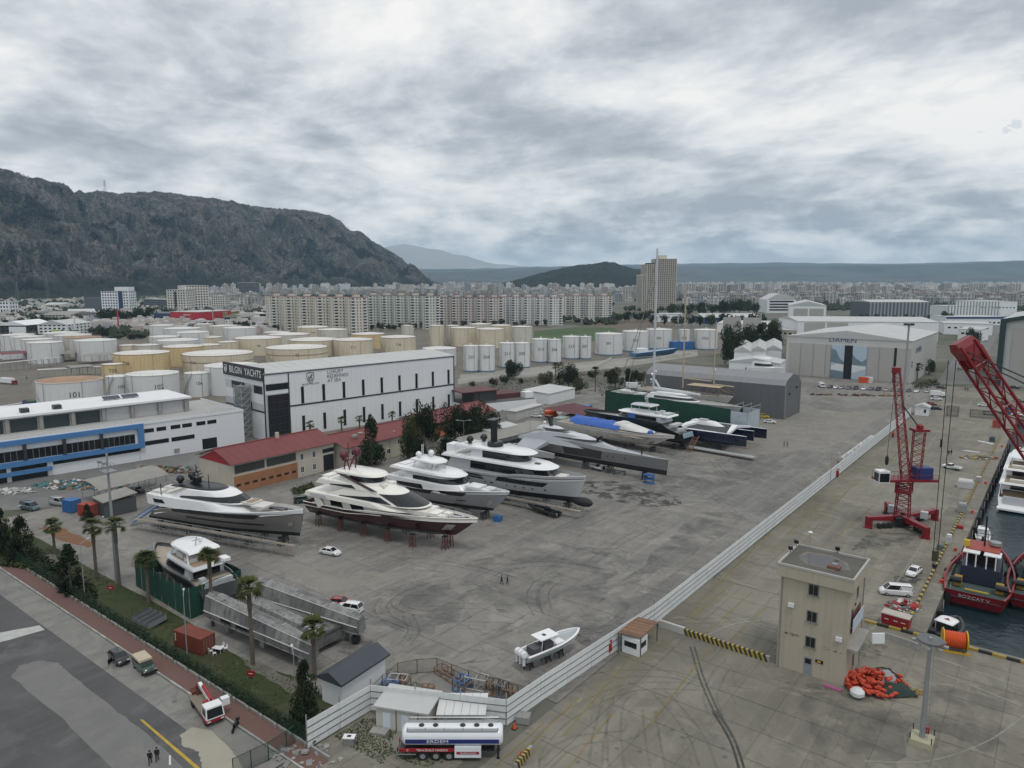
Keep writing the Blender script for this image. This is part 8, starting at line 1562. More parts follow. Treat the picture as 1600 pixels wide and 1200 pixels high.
for a_ in ((133,937,845,'lamp post on the lawn beside the cypress',1,120),(26,868,793,'lamp post at the far left behind the conifers',1,120),(293,1030,925,'lamp post with an arm in front of the orange container',1,150),(463,1120,1015,'lamp post beside the dark conifer and shed',1,150),(222,752,702,'lamp post on the side street before the white building',1,60),(152,772,745,'thin lamp post beside the rubbish heap',1,60),(604,770,745,'lamp post before the garage',1,0),(725,717,656,'double headed lamp post by the dark trees',2,40),(828,718,640,'lamp post behind the explorer yacht mast',1,0),(1297,755,706,'lamp post along the far hoarding',1,0),(610,715,672,'white flag pole left of the conifer',0,0),(845,700,640,'slim pole beside the carport end',0,0),(1476,640,600,'lamp post beside the minibus',1,0)): lamp(*a_)
# ---------------------------------------------------------------- vessels in the basin
TR=mat('tug_red',(.26,.012,.02),.35,var=.08,sc=.5,coat=.2); TD=mat('tug_deck_green',(.06,.085,.08),.8,var=.15,sc=1)
def tug(label,px,py,full):
 p=G(px,py,-2.4); t=thing('tug_boat',label,'tug',(p.x,p.y,-2.4),R(90),'red tugs moored stern to the camera'); h=Hull(26,10.6,-1.2,[(0,3.1),(.15,2.8),(.6,3.0),(1,4.6)],rb=2,rs=-1.4,e0=.14,e1=.3,full=2.6,tmid=.3,st=.84,rise=.4)
 h.build(t,[ANTIF,TR],[.55],deck=1.1,deckm=TD,wall=.3); h.patch(t,'rub_strip',0,.95,lambda q:h.sh(q)-.55,lambda q:h.sh(q)-.35,mat('tug_dark_red',(.14,.01,.015),.5),.1)
 text('BOZÇAY V' if full else 'BOZÇAY',.95,(-1.2,0,2.25),(0,-1,0),(-.42,0,1),TRIMW,t); text('ISTANBUL',.5,(-.8,0,1.35),(0,-1,0),(-.42,0,1),TRIMW,t)
 MB().loft([[V(7,-3.2,1.9),V(7,3.2,1.9),V(17,3.0,1.9),V(17,-3.0,1.9)],[V(7,-3.0,5.0),V(7,3.0,5.0),V(16.5,2.8,5.0),V(16.5,-2.8,5.0)]],True,True).build('deckhouse',mat('tug_navy_house',(.02,.025,.05),.5),t); MB().box(9,14,-2.3,2.3,5,7.4).build('wheelhouse',GLASS,t)
 for a_,b_ in ((-2.9,-.3),(.3,2.9)): MB().box(7.2,10.2,a_,b_,7.42,7.6).build('white_canopy',WHITE,t)
 MB().box(9,14.5,-2.6,2.6,7.62,7.8).build('wheelhouse_roof',mat('tug_red_roof',(.3,.05,.03),.5),t)
 for yy in (-2.2,-.8,.8,2.2): MB().tube((7.3,yy,4.9),(7.3,yy,7.4),.12,5).build('roof_post',WHITE,t)
 MB().tube((12,0,7.8),(12,0,13.5),.16,6).tube((12,-1.3,10),(12,1.3,10),.07,4).tube((12,-.9,11.4),(12,.9,11.4),.07,4).build('mast',BLACK,t)
 for yy in (-3.6,3.4): MB().cb((5.0,yy*.9,2.7),(1.6,1.2,1.6)).build('deck_winch_house',mat('winch_ochre',(.30,.19,.03),.6,var=.2,sc=1),t); MB().tube((4.4,yy-.9,3),(4.4,yy+.9,3),.55,10).build('winch_drum',BLACK,t)
 MB().tube((3.0,-1.8,2.1),(3.0,1.8,2.1),.14,5).build('tow_bar',YELLOW,t); MB().cb((10,2.6,8.4),(.9,.9,1.1)).build('fire_monitor',YELLOW,t); MB().lathe([(.2,0),(1.0,.2),(1,.8),(.2,1)],10,(13,-1.6,7.8)).build('radar',GALV,t)
 for i in range(7): q=.62+.36*i/6; P_=h.P(q,.8,-1,.35); P2=h.P(q,.8,1,.35); MB().ball(tuple(P_),.6,7,1.3).build('tyre_fender',RUBBER,t,smooth=True); MB().ball(tuple(P2),.6,7,1.3).build('tyre_fender',RUBBER,t,smooth=True)
 for q in (.2,.4): 
  for s_ in (-1,1): MB().ball(tuple(h.P(q,.85,s_,.2)),.5,7,1.4).build('tyre_fender',RUBBER,t,smooth=True)
 rail(t,[h.P(q,1,-1) for q in (.02,.12,.25,.4,.55)],.35,m=TR); rail(t,[h.P(q,1,1) for q in (.02,.12,.25,.4,.55)],.35,m=TR)
tug('red tug with dark wheelhouse and white stern lettering, fully in view',1521,951,True); tug('second red tug beyond it, cut off by the picture edge',1624,958,False)
def smallboat(label,px,py,L,B,head,hm,kind,z=-2.4):
 p=G(px,py,z); t=thing('work_boat',label,'boat',(p.x,p.y,z),R(head)); h=Hull(L,B,-.4,[(0,.9),(.5,1.0),(1,1.5)],rb=1.2,rs=-.2,e0=.2,e1=.5,full=2.4,tmid=.4); h.build(t,[ANTIF,hm],[.15],deck=.45,deckm=LGREY if kind else mat('dark_deck',(.05,.055,.06),.8))
 a_=Tier(L*.35,L*.78,B*.66,.7,2.2,1.0,.2,1.6,.1); a_.build(t,'cabin',WHITE if kind else mat('dark_cabin',(.03,.033,.036),.5)); a_.win(t,'cabin_window',.1,1,.4,.85,wrap=True); a_=Tier(L*.33,L*.72,B*.7,2.2,2.35,.3,.1,1.2,.05); a_.build(t,'roof',WHITE,round_=.08)
 if not kind:
  for s_ in (-1,1): MB().path([h.P(q,1,s_,.05) for q in (0,.2,.4,.6,.8,.95,1)],.28,7).build('fender_tube',mat('dark_grey_tube',(.06,.065,.07),.8),t)
  MB().lathe([(.02,0),(.5,0),(.5,.03),(.02,.03)],3,(L*.5,0,2.45)).build('red_mark',RD,t); MB().box(.3,1.6,-.8,.8,.6,1.2).build('engine_box',BLACK,t)
 else: MB().box(.3,L*.3,-B*.3,B*.3,.6,.7).build('seat',CUSH,t); MB().box(-.5,.1,-.2,.2,.2,1.4).build('outboard_motor',BLACK,t); rail(t,[h.P(q,1,-1) for q in (.5,.65,.8,.95)],.4)
 return t
smallboat('dark grey patrol boat with white roof and red mark in the quay corner',1460,1002,8.5,4.0,75,mat('patrol_grey',(.07,.078,.085),.6),0); smallboat('small white cabin boat between the tug and the white yacht',1535,848,7.5,2.9,95,WHITE,1)
p=G(1553,797,-2.4); t=thing('motor_yacht','white three deck yacht moored stern first at the right edge','yacht',(p.x+4.9,p.y+.5,-2.4),R(90)); h=Hull(48,9.4,-1.2,[(0,2.9),(.08,3.2),(.15,4.6),(1,6.5)],rb=4,rs=2.4,full=2.4,st=.96,e0=.12); h.build(t,[ANTIF,WHITE],[.5],deck=1,deckm=TEAK)
MB().box(-1.2,1.2,-4.4,4.4,.5,.9).build('swim_platform',WHITE,t); MB().box(1.5,3.0,-3.4,3.4,1.0,3.2).build('transom_door',LGREY,t)
for i,(x,z0,z1,w_) in enumerate(((8,3.6,6.2,8.4),(11,6.6,9.0,7.6))):
 a_=Tier(x,36-i*4,w_,z0,z1,3,0,6,.05); a_.build(t,'deckhouse',WHITE); a_.win(t,'window',.05,1,.3,.8,wrap=True); MB().box(x-.06,x+.02,-2.4,2.4,z0+.2,z1-.3).build('saloon_door',GLASS,t); a_=Tier(x-5.5+i,37-i*4,w_+.9,z1,z1+.4,1,.2,7,.03); a_.build(t,'deck_slab',WHITE,round_=.15); MB().box(x-5+i,x+6,-w_*.42,w_*.42,z1+.46,z1+.5).build('teak_floor',TEAK,t); MB().cb((x-3.5+i,0,z1+.8),(1.2,5,.6)).build('aft_sofa',CUSH,t)
 for s_ in (-1,1): MB().tube((x-4.6+i,s_*w_*.46,z0-.1),(x-4.6+i,s_*w_*.46,z1),.14,5).build('deck_pillar',WHITE,t)
a_=Tier(11,24,6.4,11.4,11.8,1,.3,5,.03); a_.build(t,'hardtop',WHITE,round_=.2); open_bar(t,[((x,s_*2.7,9.4),(x,s_*2.7,11.4)) for x in (12.5,21) for s_ in (-1,1)],.16,WHITE,'roof_pillar'); open_bar(t,[((15,0,11.8),(15,0,15)),((15,-1.6,13.4),(15,1.6,13.4)),((15,-.9,14.3),(15,.9,14.3))],.16,WHITE); dome(t,(15,-1.9,14),.5); dome(t,(15,0,15.6),.45)
# ---------------------------------------------------------------- things on the quay
for k,(px,py) in enumerate(((1440,905),(1473,858),(1515,802),(1541,757),(1560,718),(1573,700))):
 p=G(px+3,py); t=thing('bollard',f'{["nearest","second","third","fourth","fifth","farthest"][k]} red mooring bollard on the quay edge','bollard',(-14.6,p.y,0),0,'red mooring bollards on the quay'); MB().lathe([(.34,0),(.26,.1),(.24,.45),(.36,.55),(.36,.68),(.1,.74)],10).build('post',mat('bollard_red',(.5,.06,.02),.6),t,smooth=True)
ORDN='first second third fourth fifth sixth seventh eighth ninth tenth eleventh twelfth thirteenth fourteenth fifteenth sixteenth seventeenth eighteenth nineteenth twentieth'.split()
for k in range(20):
 yy=125+k*8.6; t=thing('quay_fender',f'black rubber fender on the quay wall, {ORDN[k]} from the quay corner','fender',(-13.2,yy,0),0,'black fenders on the quay wall'); MB().box(-.3,.5,-.75,.75,-2.6,-.2).build('pad',RUBBER,t); MB().tube((.3,.9,-1.5),(.3,.9,1.2),.06,4).build('marker_post',mat('pale_post',(.4,.4,.38),.7),t)
def pile(name,label,cat,px,py,rx_,ry_,h,n,cols,sz,kind='stuff',rz=.6):
 p=G(px,py); mb=MB()
 for k in range(n):
  a_=random.uniform(0,2*pi); q=math.sqrt(random.random()); x=rx_*q*math.cos(a_); y_=ry_*q*math.sin(a_); s_=random.uniform(*sz); mb.cb((x,y_,max(.05,h*(1-q)*random.uniform(.2,1))),(s_,s_*random.uniform(.5,1.4),s_*random.uniform(.12,.6)),random.uniform(0,3),random.randrange(len(cols)),random.uniform(-.5,.5),random.uniform(-.5,.5))
 o=mb.build(name,cols,None,loc=tuple(p),rz=rz); tag(o,label,cat,kind=kind)
TRW=mat('rubbish_white',(.5,.5,.49),.8,var=.2,sc=2); TRT=mat('rubbish_teal',(.05,.14,.16),.7,var=.3,sc=2); TRB=mat('rubbish_brown',(.18,.11,.06),.9,var=.3,sc=2); TRG=mat('rubbish_grey',(.2,.2,.2),.9,var=.3,sc=2)
pile('rubbish_heap','heap of teal and white rubbish on the side street','rubbish',128,758,13,4,1.6,320,[TRT,TRW,TRT,TRB],(.3,1.3)); pile('rubbish_heap','brown and teal scrap heap near the grey yacht mast','rubbish',262,735,11,3,1.7,240,[TRB,TRT,TRG,TRB],(.3,1.4)); pile('rubbish_heap','small pile of white scraps at the far left of the side street','rubbish',24,768,5,2.4,1.0,110,[TRW,TRG,TRW],(.3,1.2)); pile('rubbish_heap','pale heap of waste and sheets beside the panelled enclosure','rubbish',838,645,12,4,2.2,260,[TRW,TRB,TRW,TRG],(.4,1.8)); pile('rubbish_heap','white sacks and scrap behind the red skip','rubbish',1412,948,2.6,2,1.4,90,[TRW,TRG,RD],(.3,.9)); pile('rubbish_heap','dark gear lying beside the enclosure wall','rubbish',760,640,9,3,1.0,120,[TRG,TRB,KB],(.3,1.3))
pile('rubbish_heap','scrap and pallets on the far quay edge','rubbish',1532,716,6,1.5,1.2,110,[TRG,TRB,KY,TRW],(.3,1.2)); pile('stacked_frames','low dark frames lying on the yard before the parked row','frames',1345,618,26,2,.4,70,[RUST,TRB,KB],(.6,1.8)); pile('rock_heap','pale rubble along the path end and fence','rubble',478,1182,5,2.2,.4,34,[CONC,TRG],(.2,.9))
# orange oil boom heap
ob=thing('float_boom','heap of orange boom floats and dark green sheets beside the tower block','float boom',tuple(G(1370,1072)),R(37.7)); random.seed(11); OG=mat('boom_orange',(.45,.048,.018),.5,var=.12,sc=1)
for k in range(190):
 a_=random.uniform(0,2*pi); q=random.uniform(.45,1) if k<140 else random.uniform(0,.5); x=4.4*q*math.cos(a_)-(.5 if k<50 else 0); y_=3.3*q*math.sin(a_)+random.uniform(-.2,.2)
 if x>1.6 and y_<1.2 and k>60: continue
 mb=MB(); l=random.uniform(.8,1.3); mb.lathe([(.05,-l/2),(.19,-l/2+.15),(.24,-l/5),(.24,l/5),(.19,l/2-.15),(.05,l/2)],7); mb.v=[(z,y2,x2) for x2,y2,z in mb.v]; o=mb.build('float',OG,ob,smooth=True); o.location=(x,y_,.3+random.uniform(0,1.7)*max(0,1.2-q)); o.rotation_euler=(random.uniform(-.2,.2),random.uniform(-.4,.4),a_+pi/2+random.uniform(-.6,.6))
def drape(par,cx_,cy_,rx_,ry_,h,m,nm,n=9):
 rows=[[V(cx_+rx_*(2*i/n-1)+random.uniform(-.1,.1),cy_+ry_*(2*j/n-1)+random.uniform(-.1,.1),h*(1-max(abs(2*i/n-1),abs(2*j/n-1))**2)+random.uniform(.1,.35)) for j in range(n+1)] for i in range(n+1)]; mb=MB(); mb.loft(rows,False,False); return mb.build(nm,m,par,smooth=True,ang=60)
DG=mat('dark_green_sheet',(.015,.035,.028),.8,var=.2); drape(ob,1.5,-1.6,2.5,1.3,1.1,DG,'green_sheet'); drape(ob,1.8,2.0,2.0,1.0,1.3,DG,'green_sheet'); drape(ob,1.4,.5,1.6,1.3,1.7,mat('grey_sheet',(.30,.31,.32),.8,var=.15),'grey_sheet')
tag(MB().ball((0,0,.7),.95,10,.75).build('white_buoy',mat('buoy_white',(.6,.62,.62),.6,var=.08,sc=1),loc=tuple(G(1339,1090)),smooth=True),'round white wrapped buoy beside the orange float heap','buoy')
pile('net_heap','small heap of yellow netting right of the orange floats','net',1420,1082,1.9,.9,.5,60,[mat('net_yellow',(.36,.30,.08),.9),TRB],(.2,.6)); tag(MB().box(-1.1,1.1,-.3,.3,.02,.2).build('pink_plank',mat('pink_paint',(.33,.09,.2),.7),loc=tuple(G(1301,1076)),rz=R(0)),'pink painted plank lying before the tower block','plank')
cd_=thing('cable_drum','yellow flanged cable drum wound with orange hose at the quay corner','cable drum',tuple(G(1490,1016)),R(15)); DY=mat('drum_yellow',(.55,.33,.02),.6)
for x in (-1.5,1.5): o=MB().lathe([(.2,-.08),(1.5,-.08),(1.5,.08),(.2,.08)],18).build('flange',DY,cd_,loc=(x,0,1.7)); o.rotation_euler=(0,pi/2,0)
for k in range(9): o=MB().lathe([(.2,-.15),(1.1,-.15),(1.22,0),(1.1,.15),(.2,.15)],16).build('hose_turn',ORANGE,cd_,loc=(-1.2+k*.3,0,1.7),smooth=True); o.rotation_euler=(0,pi/2,0)
MB().box(-1.9,1.9,-1.1,-.9,0,.25).box(-1.9,1.9,.9,1.1,0,.25).build('frame',DY,cd_)
sk_=thing('red_skip','red waste skip with white trim at the quay corner','skip',tuple(G(1400,976)),R(-4)); MB().add([(-1.9,-.9,0),(1.9,-.9,0),(1.9,.9,0),(-1.9,.9,0),(-2,-1,1.7),(2,-1,1.7),(2,1,1.7),(-2,1,1.7)],[(0,1,5,4),(1,2,6,5),(2,3,7,6),(3,0,4,7),(4,5,6,7)]).build('body',RD,sk_); MB().box(-2.05,2.05,-1.05,1.05,1.7,1.85).build('rim',mat('rim_pale',(.45,.4,.36),.7),sk_)
for a_,b_ in ((-1.5,.9),(-.2,.9),(.9,.9)): MB().box(a_,a_+.6,-1.0,-.96,b_,b_+.1).build('white_line',TRIMW,sk_)
for lb_,px,py,L_,m_,hh in (('long low concrete block barrier at the quay corner',1407,1005,5.2,CONC,.9),('white leaning board beside the concrete barrier',1371,1004,1.9,WALLW,1.5)): 
 t=thing('concrete_barrier' if L_>3 else 'white_board',lb_,'barrier' if L_>3 else 'board',tuple(G(px,py)),R(-8 if L_>3 else 40)); MB().loft([[V(-L_/2,-.3,0),V(L_/2,-.3,0),V(L_/2,.3,0),V(-L_/2,.3,0)],[V(-L_/2,-.12,hh),V(L_/2,-.12,hh),V(L_/2,.12,hh),V(-L_/2,.12,hh)]],True,True).build('block' if L_>3 else 'board',m_,t)
def crate(label,px,py,w_,d_,h_,m,rz=0,name='covered_crate',cat='crate',top=None):
 t=thing(name,label,cat,tuple(G(px,py)),R(rz)); j=lambda:random.uniform(-.06,.06); MB().loft([[V(-w_/2,-d_/2,.08),V(w_/2,-d_/2,.08),V(w_/2,d_/2,.08),V(-w_/2,d_/2,.08)],[V(-w_/2+j(),-d_/2+j(),h_*.8),V(w_/2+j(),-d_/2+j(),h_*.8),V(w_/2+j(),d_/2+j(),h_*.8),V(-w_/2+j(),d_/2+j(),h_*.8)],[V(-w_*.42,-d_*.42,h_),V(w_*.42,-d_*.42,h_*.97),V(w_*.42,d_*.42,h_),V(-w_*.42,d_*.42,h_)]],True,True).build('cover',m,t); MB().box(-w_/2,w_/2,-d_/2,d_/2,0,.08).build('pallet',WOODB,t)
 if top: MB().box(-w_*.44,w_*.44,-d_*.44,d_*.44,h_+.01,h_+.06).build('lid',top,t)
SHR=mat('shrink_wrap',(.50,.50,.50),.4,var=.12,sc=.8)
crate('large white wrapped crate on the upper quay',1508,762,3.6,2.6,2.2,SHR,5); crate('grey box and lid right of the white wrapped crate',1529,753,1.3,1.0,1.4,GRE,5,top=WALLW); crate('grey wrapped upright bundle beside the kerb',1503,800,1.8,1.8,2.2,mat('grey_wrap',(.27,.285,.3),.6,var=.15,sc=1),10); crate('pale grey cabinet with white top beside the quay kerb',1482,850,.9,.9,2.0,LGREY,0,'cabinet','cabinet',WALLW); crate('dark grey box beside the kerb near the pale cabinet',1469,859,1.3,1,1.1,mat('slate_box',(.1,.12,.12),.7),5,'cabinet','cabinet'); crate('low dark red box on the quay edge',1500,826,1.2,.8,.8,RD,0,'cabinet','cabinet')
crate('blue grey bin on the far quay',1550,690,1.6,1.4,1.7,mat('bin_blue',(.04,.07,.1),.6),0,'waste_bin','bin'); crate('red mesh crate near the basin end',1557,668,2.6,2.2,3.0,mat('red_crate',(.3,.06,.04),.7,var=.3,sc=1.5),0,'red_crate','crate'); tag(MB().box(-2.6,2.6,-.35,.35,0,.25).build('white_plank',WALLW,loc=tuple(G(1540,692)),rz=R(-30)),'long white plank lying on the far quay','plank'); tag(MB().poly(blob([(-2.6,-.8),(2.2,-1),(2.8,.5),(-1.5,1)],4,.15) and [(x,y_,.02) for x,y_ in blob([(-2.6,-.8),(2.2,-1),(2.8,.5),(-1.5,1)],4,.15)]).build('pale_puddle',mat('pale_puddle',(.3,.31,.32),.12),loc=tuple(G(1517,705))),'pale puddle on the far quay','puddle')
ki=thing('white_kiosk','small white kiosk with a pitched roof at the end of the hoarding','kiosk',tuple(G(1441,648)),0); MB().box(-2.4,2.4,-2.4,2.4,0,3.6).build('wall',WALLW,ki); rb=MB(); shape_roof(rb,-2.4,2.4,-2.4,2.4,3.62,'y',1.1); rb.build('roof',GREYROOF,ki); MB().box(.8,1.6,-2.46,-2.38,1.2,2.6).build('window',GLASS,ki); MB().box(2.38,2.46,-.6,.4,0,2.2).build('door',DARKTRIM,ki)
def cage(label,px,py,w_,d_,h_):
 t=thing('mesh_cage',label,'cage',tuple(G(px,py)),R(-38+38)); mb=MB()
 for x in (0,w_):
  for y_ in (0,d_): mb.tube((x,y_,0),(x,y_,h_),.07,4)
 for z in (.1,h_):
  mb.path([(0,0,z),(w_,0,z),(w_,d_,z),(0,d_,z),(0,0,z)],.06,4)
 mb.build('frame',DARKTRIM,t); MB().poly([(0,0,0),(w_,0,0),(w_,0,h_),(0,0,h_)]).poly([(0,d_,0),(w_,d_,0),(w_,d_,h_),(0,d_,h_)]).build('mesh_panel',bm,t)
cage('square dark mesh cage on the lane beyond the kiosk',1478,650,4,3,4); cage('long low mesh cage before the parked cars at the right',1515,652,11,2.5,3)
bd=thing('mast_bundle','long white wrapped mast section lying along the far hoarding','mast section',tuple(G(1313,724)),0); e=local(bd,G(1362,688))
for k in range(6):
 a_=e*(k/6+.005); b_=e*((k+1)/6-.005); MB().tube(a_+V(0,0,1.1),b_+V(0,0,1.1),.75,10).build('section',SHR if k%2 else mat('pale_wrap',(.42,.42,.44),.5,var=.1),bd,smooth=True); MB().cb(tuple(a_+V(0,0,.25)),(1.6,.4,.5)).build('chock',WOODB,bd)
# lawn and side street small things
tg=thing('steel_trough','stack of grey sloping steel troughs lying on the lawn','trough',tuple(G(233,972)),R(5))
for k in range(4): MB().add([(-2.6+k*1.35,-1.5,.05),(-1.6+k*1.35,-1.5,.05),(-1.6+k*1.35,1.6,.5),(-2.6+k*1.35,1.6,.5),(-2.5+k*1.35,-1.5,.9),(-1.7+k*1.35,-1.5,.9),(-1.7+k*1.35,1.6,1.3),(-2.5+k*1.35,1.6,1.3)],[(0,3,2,1),(0,1,5,4),(1,2,6,5),(2,3,7,6),(3,0,4,7)]).build('trough_plate',mat('primer_grey_steel',(.17,.185,.195),.6,var=.1),tg)
tb_=thing('garden_table','white plastic garden table beside the orange container','table',tuple(G(341,1019)),R(20)); MB().box(-.8,.8,-.45,.45,.7,.75).build('top',WHITE,tb_)
for x in (-.7,.7):
 for y_ in (-.35,.35): MB().tube((x,y_,0),(x,y_,.7),.03,4).build('leg',WHITE,tb_)
pt=G(341,1019)
for k,(x,y_,r_,lb_) in enumerate(((-.5,-.9,90,'front left'),(.5,-.9,80,'front right'),(-1.3,.1,0,'left end'),(-.4,.9,-90,'back left'),(.5,.9,-95,'back right'))):
 c=thing('garden_chair',f'white plastic chair at the {lb_} of the garden table','chair',(pt.x+x,pt.y+y_,0),R(r_),'white garden chairs'); MB().box(-.23,.23,-.23,.23,.42,.46).build('seat',WHITE,c); MB().cb((-.24,0,.7),(.05,.46,.5),ry=-.15).build('backrest',WHITE,c)
 for x2 in (-.2,.2):
  for y2 in (-.2,.2): MB().tube((x2,y2,0),(x2,y2,.42),.025,4).build('leg',WHITE,c)
for lb_,px,py in (('red sign board on the lawn beside the slab path',392,1062),('small red sign board on the lawn near the tall palm',173,926)): t=thing('red_sign',lb_,'sign',tuple(G(px,py)),R(30)); MB().box(-.6,.6,-.03,.03,.5,1.3).build('board',RD,t); MB().tube((-.5,0,0),(-.5,0,.6),.04,4).tube((.5,0,0),(.5,0,.6),.04,4).build('post',GALV,t); MB().box(-.3,.3,-.04,-.031,.85,.95).build('white_mark',TRIMW,t)
bs=thing('boarding_stair','bright blue boarding stair at the stern of the grey yacht','stair',tuple(G(206,820)),R(50)); MB().tube((0,-.6,.3),(6,-.6,4.2),.12,4).tube((0,.6,.3),(6,.6,4.2),.12,4).build('stringer',BLUEP,bs)
for k in range(12): MB().box(.3+k*.48,.7+k*.48,-.6,.6,.5+k*.31,.56+k*.31).build('tread',BLUEP,bs)
MB().path([(0,-.6,1.2),(6,-.6,5.1),(6,-.6,4.2)],.05,4).path([(0,.6,1.2),(6,.6,5.1),(6,.6,4.2)],.05,4).tube((5.6,-.6,4),(5.6,-.6,0),.08,4).tube((5.6,.6,4),(5.6,.6,0),.08,4).build('handrail',BLUEP,bs)
t=boat('dinghy','slim white boat hull lying under the workshop canopy edge','boat',(165,808),(199,798),6,None)[0]; h=Hull(6,1.5,.15,[(0,.7),(1,1.0)],rb=.8); h.build(t,[WHITE],[],deck=.2,deckm=LGREY)
t=thing('sink_table','white sink on a timber stand in the weedy corner','sink',tuple(G(546,1162)),R(35)); MB().box(-.7,.7,-.45,.45,.85,.98).build('basin',WHITE,t); MB().box(-.25,.25,-.2,.2,.981,.99).build('drain',BLACK,t); MB().box(-.6,.6,-.4,.4,0,.85).build('stand',TRG,t)
tag(MB().cb((0,0,.45),(1.6,1.4,.9),.4).ball((0,0,.5),.75,7,.6).build('concrete_boulder',CONC,loc=tuple(G(818,1127)),smooth=True),'pale concrete lump at the hoarding corner beside the trailer','boulder')
for lb_,px,py in (('orange and white traffic cone beside the concrete lump',804,1138),('traffic cone beside the striped barrier end',814,1183)): t=thing('traffic_cone',lb_,'cone',tuple(G(px,py)),0); MB().lathe([(.28,.04),(.05,.8)],8).build('cone',ORANGE,t); MB().box(-.3,.3,-.3,.3,0,.04).build('foot',RUBBER,t)
# loading racks and canopies at the left of the tank farm
def rack(label,p0,p1,h,n):
 a=G(*p0); b2=G(*p1); d=b2-a; t=thing('pipe_rack',label,'pipe rack',tuple(a),math.atan2(d.y,d.x)); L=d.length
 for i in range(n+1):
  for y_ in (0,5): MB().box(L*i/n-.15,L*i/n+.15,y_-.15,y_+.15,0,h).build('post',GALV,t)
  MB().box(L*i/n-.12,L*i/n+.12,0,5,h,h+.3).build('beam',GALV,t)
 for k in range(6): MB().tube((0,.4+k*.85,h+.45),(L,.4+k*.85,h+.45),.2,6).build('pipe',[TKW,TKP,GALV,RUST,TKW,GALV][k],t)
rack('grey pipe rack in front of the left white tanks',(2,582),(96,572),5,9); rack('second pipe rack between the rack and the yellow tanks',(60,592),(175,585),4.4,9)
for lb_,p0,p1,d_,m_ in (('long dull red roofed loading bay below the left white tanks',(5,567),(96,560),14,BRICKR),('pale grey loading canopy right of the red roofed bay',(98,566),(133,563),14,ASB),('grey loading canopy below the second white group',(132,570),(180,566),12,ASB),('small grey canopy beside tank T25',(112,590),(146,587),9,ASB)): canopy(lb_,p0,p1,d_,5.5,.6,m_,5,name='loading_canopy')
block('white_store','small white store with a dark flat roof among the left tanks','shed',(6,562),(37,560),12,4.5,WALLW,DARKTRIM,'flat'); block('blue_bund','dark blue bund tank beside tank 101','tank',(47,640),(63,638),8,3,mat('deep_blue_sheet',(.02,.06,.18),.6),mat('green_lid',(.06,.1,.05),.8),'flat',ov=-.3)
o=thing('bund_wall','long low red and white bund wall left of tank 101','wall',tuple(G(0,640)),0); e=local(o,G(62,630)); MB().tube((0,0,.6),e+V(0,0,.6),.7,4).build('wall',mat('bund_red',(.2,.03,.03),.8),o); MB().tube((0,0,1.3),e+V(0,0,1.3),.25,4).build('coping',TRIMW,o)
for lb_,pp,h_ in (('low pale bund wall below the upright white tanks',((715,597),(800,590),(930,575),(955,562)),1.6),('low pale bund wall right of the blue sheeted boat',((985,568),(1080,553)),1.6)):
 o=thing('bund_wall',lb_,'wall',(0,0,0)); 
 for a_,b_ in post_line([tuple(G(*q)[:2]) for q in pp],9): d=b_-a_; MB().box(0,d.length-.05,-.2,.2,0,h_).build('wall_panel',mat('white_bund',(.52,.51,.47),.8,var=.08,rnd=.05),o,loc=(a_.x,a_.y,0),rz=math.atan2(d.y,d.x))
bl_=block('blue_tank','blue bund tank between the white tanks',  'tank',(1052,547),(1084,546),10,6,BLUEP,BLUEP,'flat',ov=-.2)
# pylons
def pylon_l(label,px,D,h,z0,w_=7,m=None):
 p=V(0,0,H)+ray(px,YH)*D; t=thing('power_pylon',label,'pylon',(p.x,p.y,z0),.4); m=m or mat('pylon_steel',(.16,.165,.17),.6,.3); mb=MB(); r=max(.25,D*.00011)
 for s_ in ((-1,-1),(1,-1),(1,1),(-1,1)): MB().tube((s_[0]*w_/2,s_[1]*w_/2,0),(s_[0]*.6,s_[1]*.6,h),r,4).build('leg',m,t)
 for k in range(9):
  z0_=h*k/9; z1=h*(k+1)/9; u=lambda z:w_/2+(.6-w_/2)*z/h
  for q in range(4): a_=[(-1,-1),(1,-1),(1,1),(-1,1)][q]; b_=[(-1,-1),(1,-1),(1,1),(-1,1)][(q+1)%4]; mb.tube((a_[0]*u(z0_),a_[1]*u(z0_),z0_),(b_[0]*u(z1),b_[1]*u(z1),z1),r*.6,3)
 mb.build('bracing',m,t,kind='stuff')
 for k,z in enumerate((.66,.8,.93)): MB().tube((-w_*.7,0,h*z),(w_*.7,0,h*z),r,4).tube((-w_*.7,0,h*z),(0,0,h*z+2),r*.6,3).tube((w_*.7,0,h*z),(0,0,h*z+2),r*.6,3).build('cross_arm',m,t)
pylon_l('power pylon on the mountain ridge',175,3120,62,(YH-308)/F*3120+H-2,12); pylon_l('power pylon beyond the mountain tail',671,4600,100,0,14); pylon_l('second far pylon over the plain, right of the mountain tail',729,6000,100,0,14); pylon_l('third far pylon over the plain, left of the small hill',760,6500,95,0,14); pylon_l('dim pylon at the foot of the mountain left',72,2000,70,0,10); pylon_l('thin pylon on the foothill left',25,1900,50,0,8)
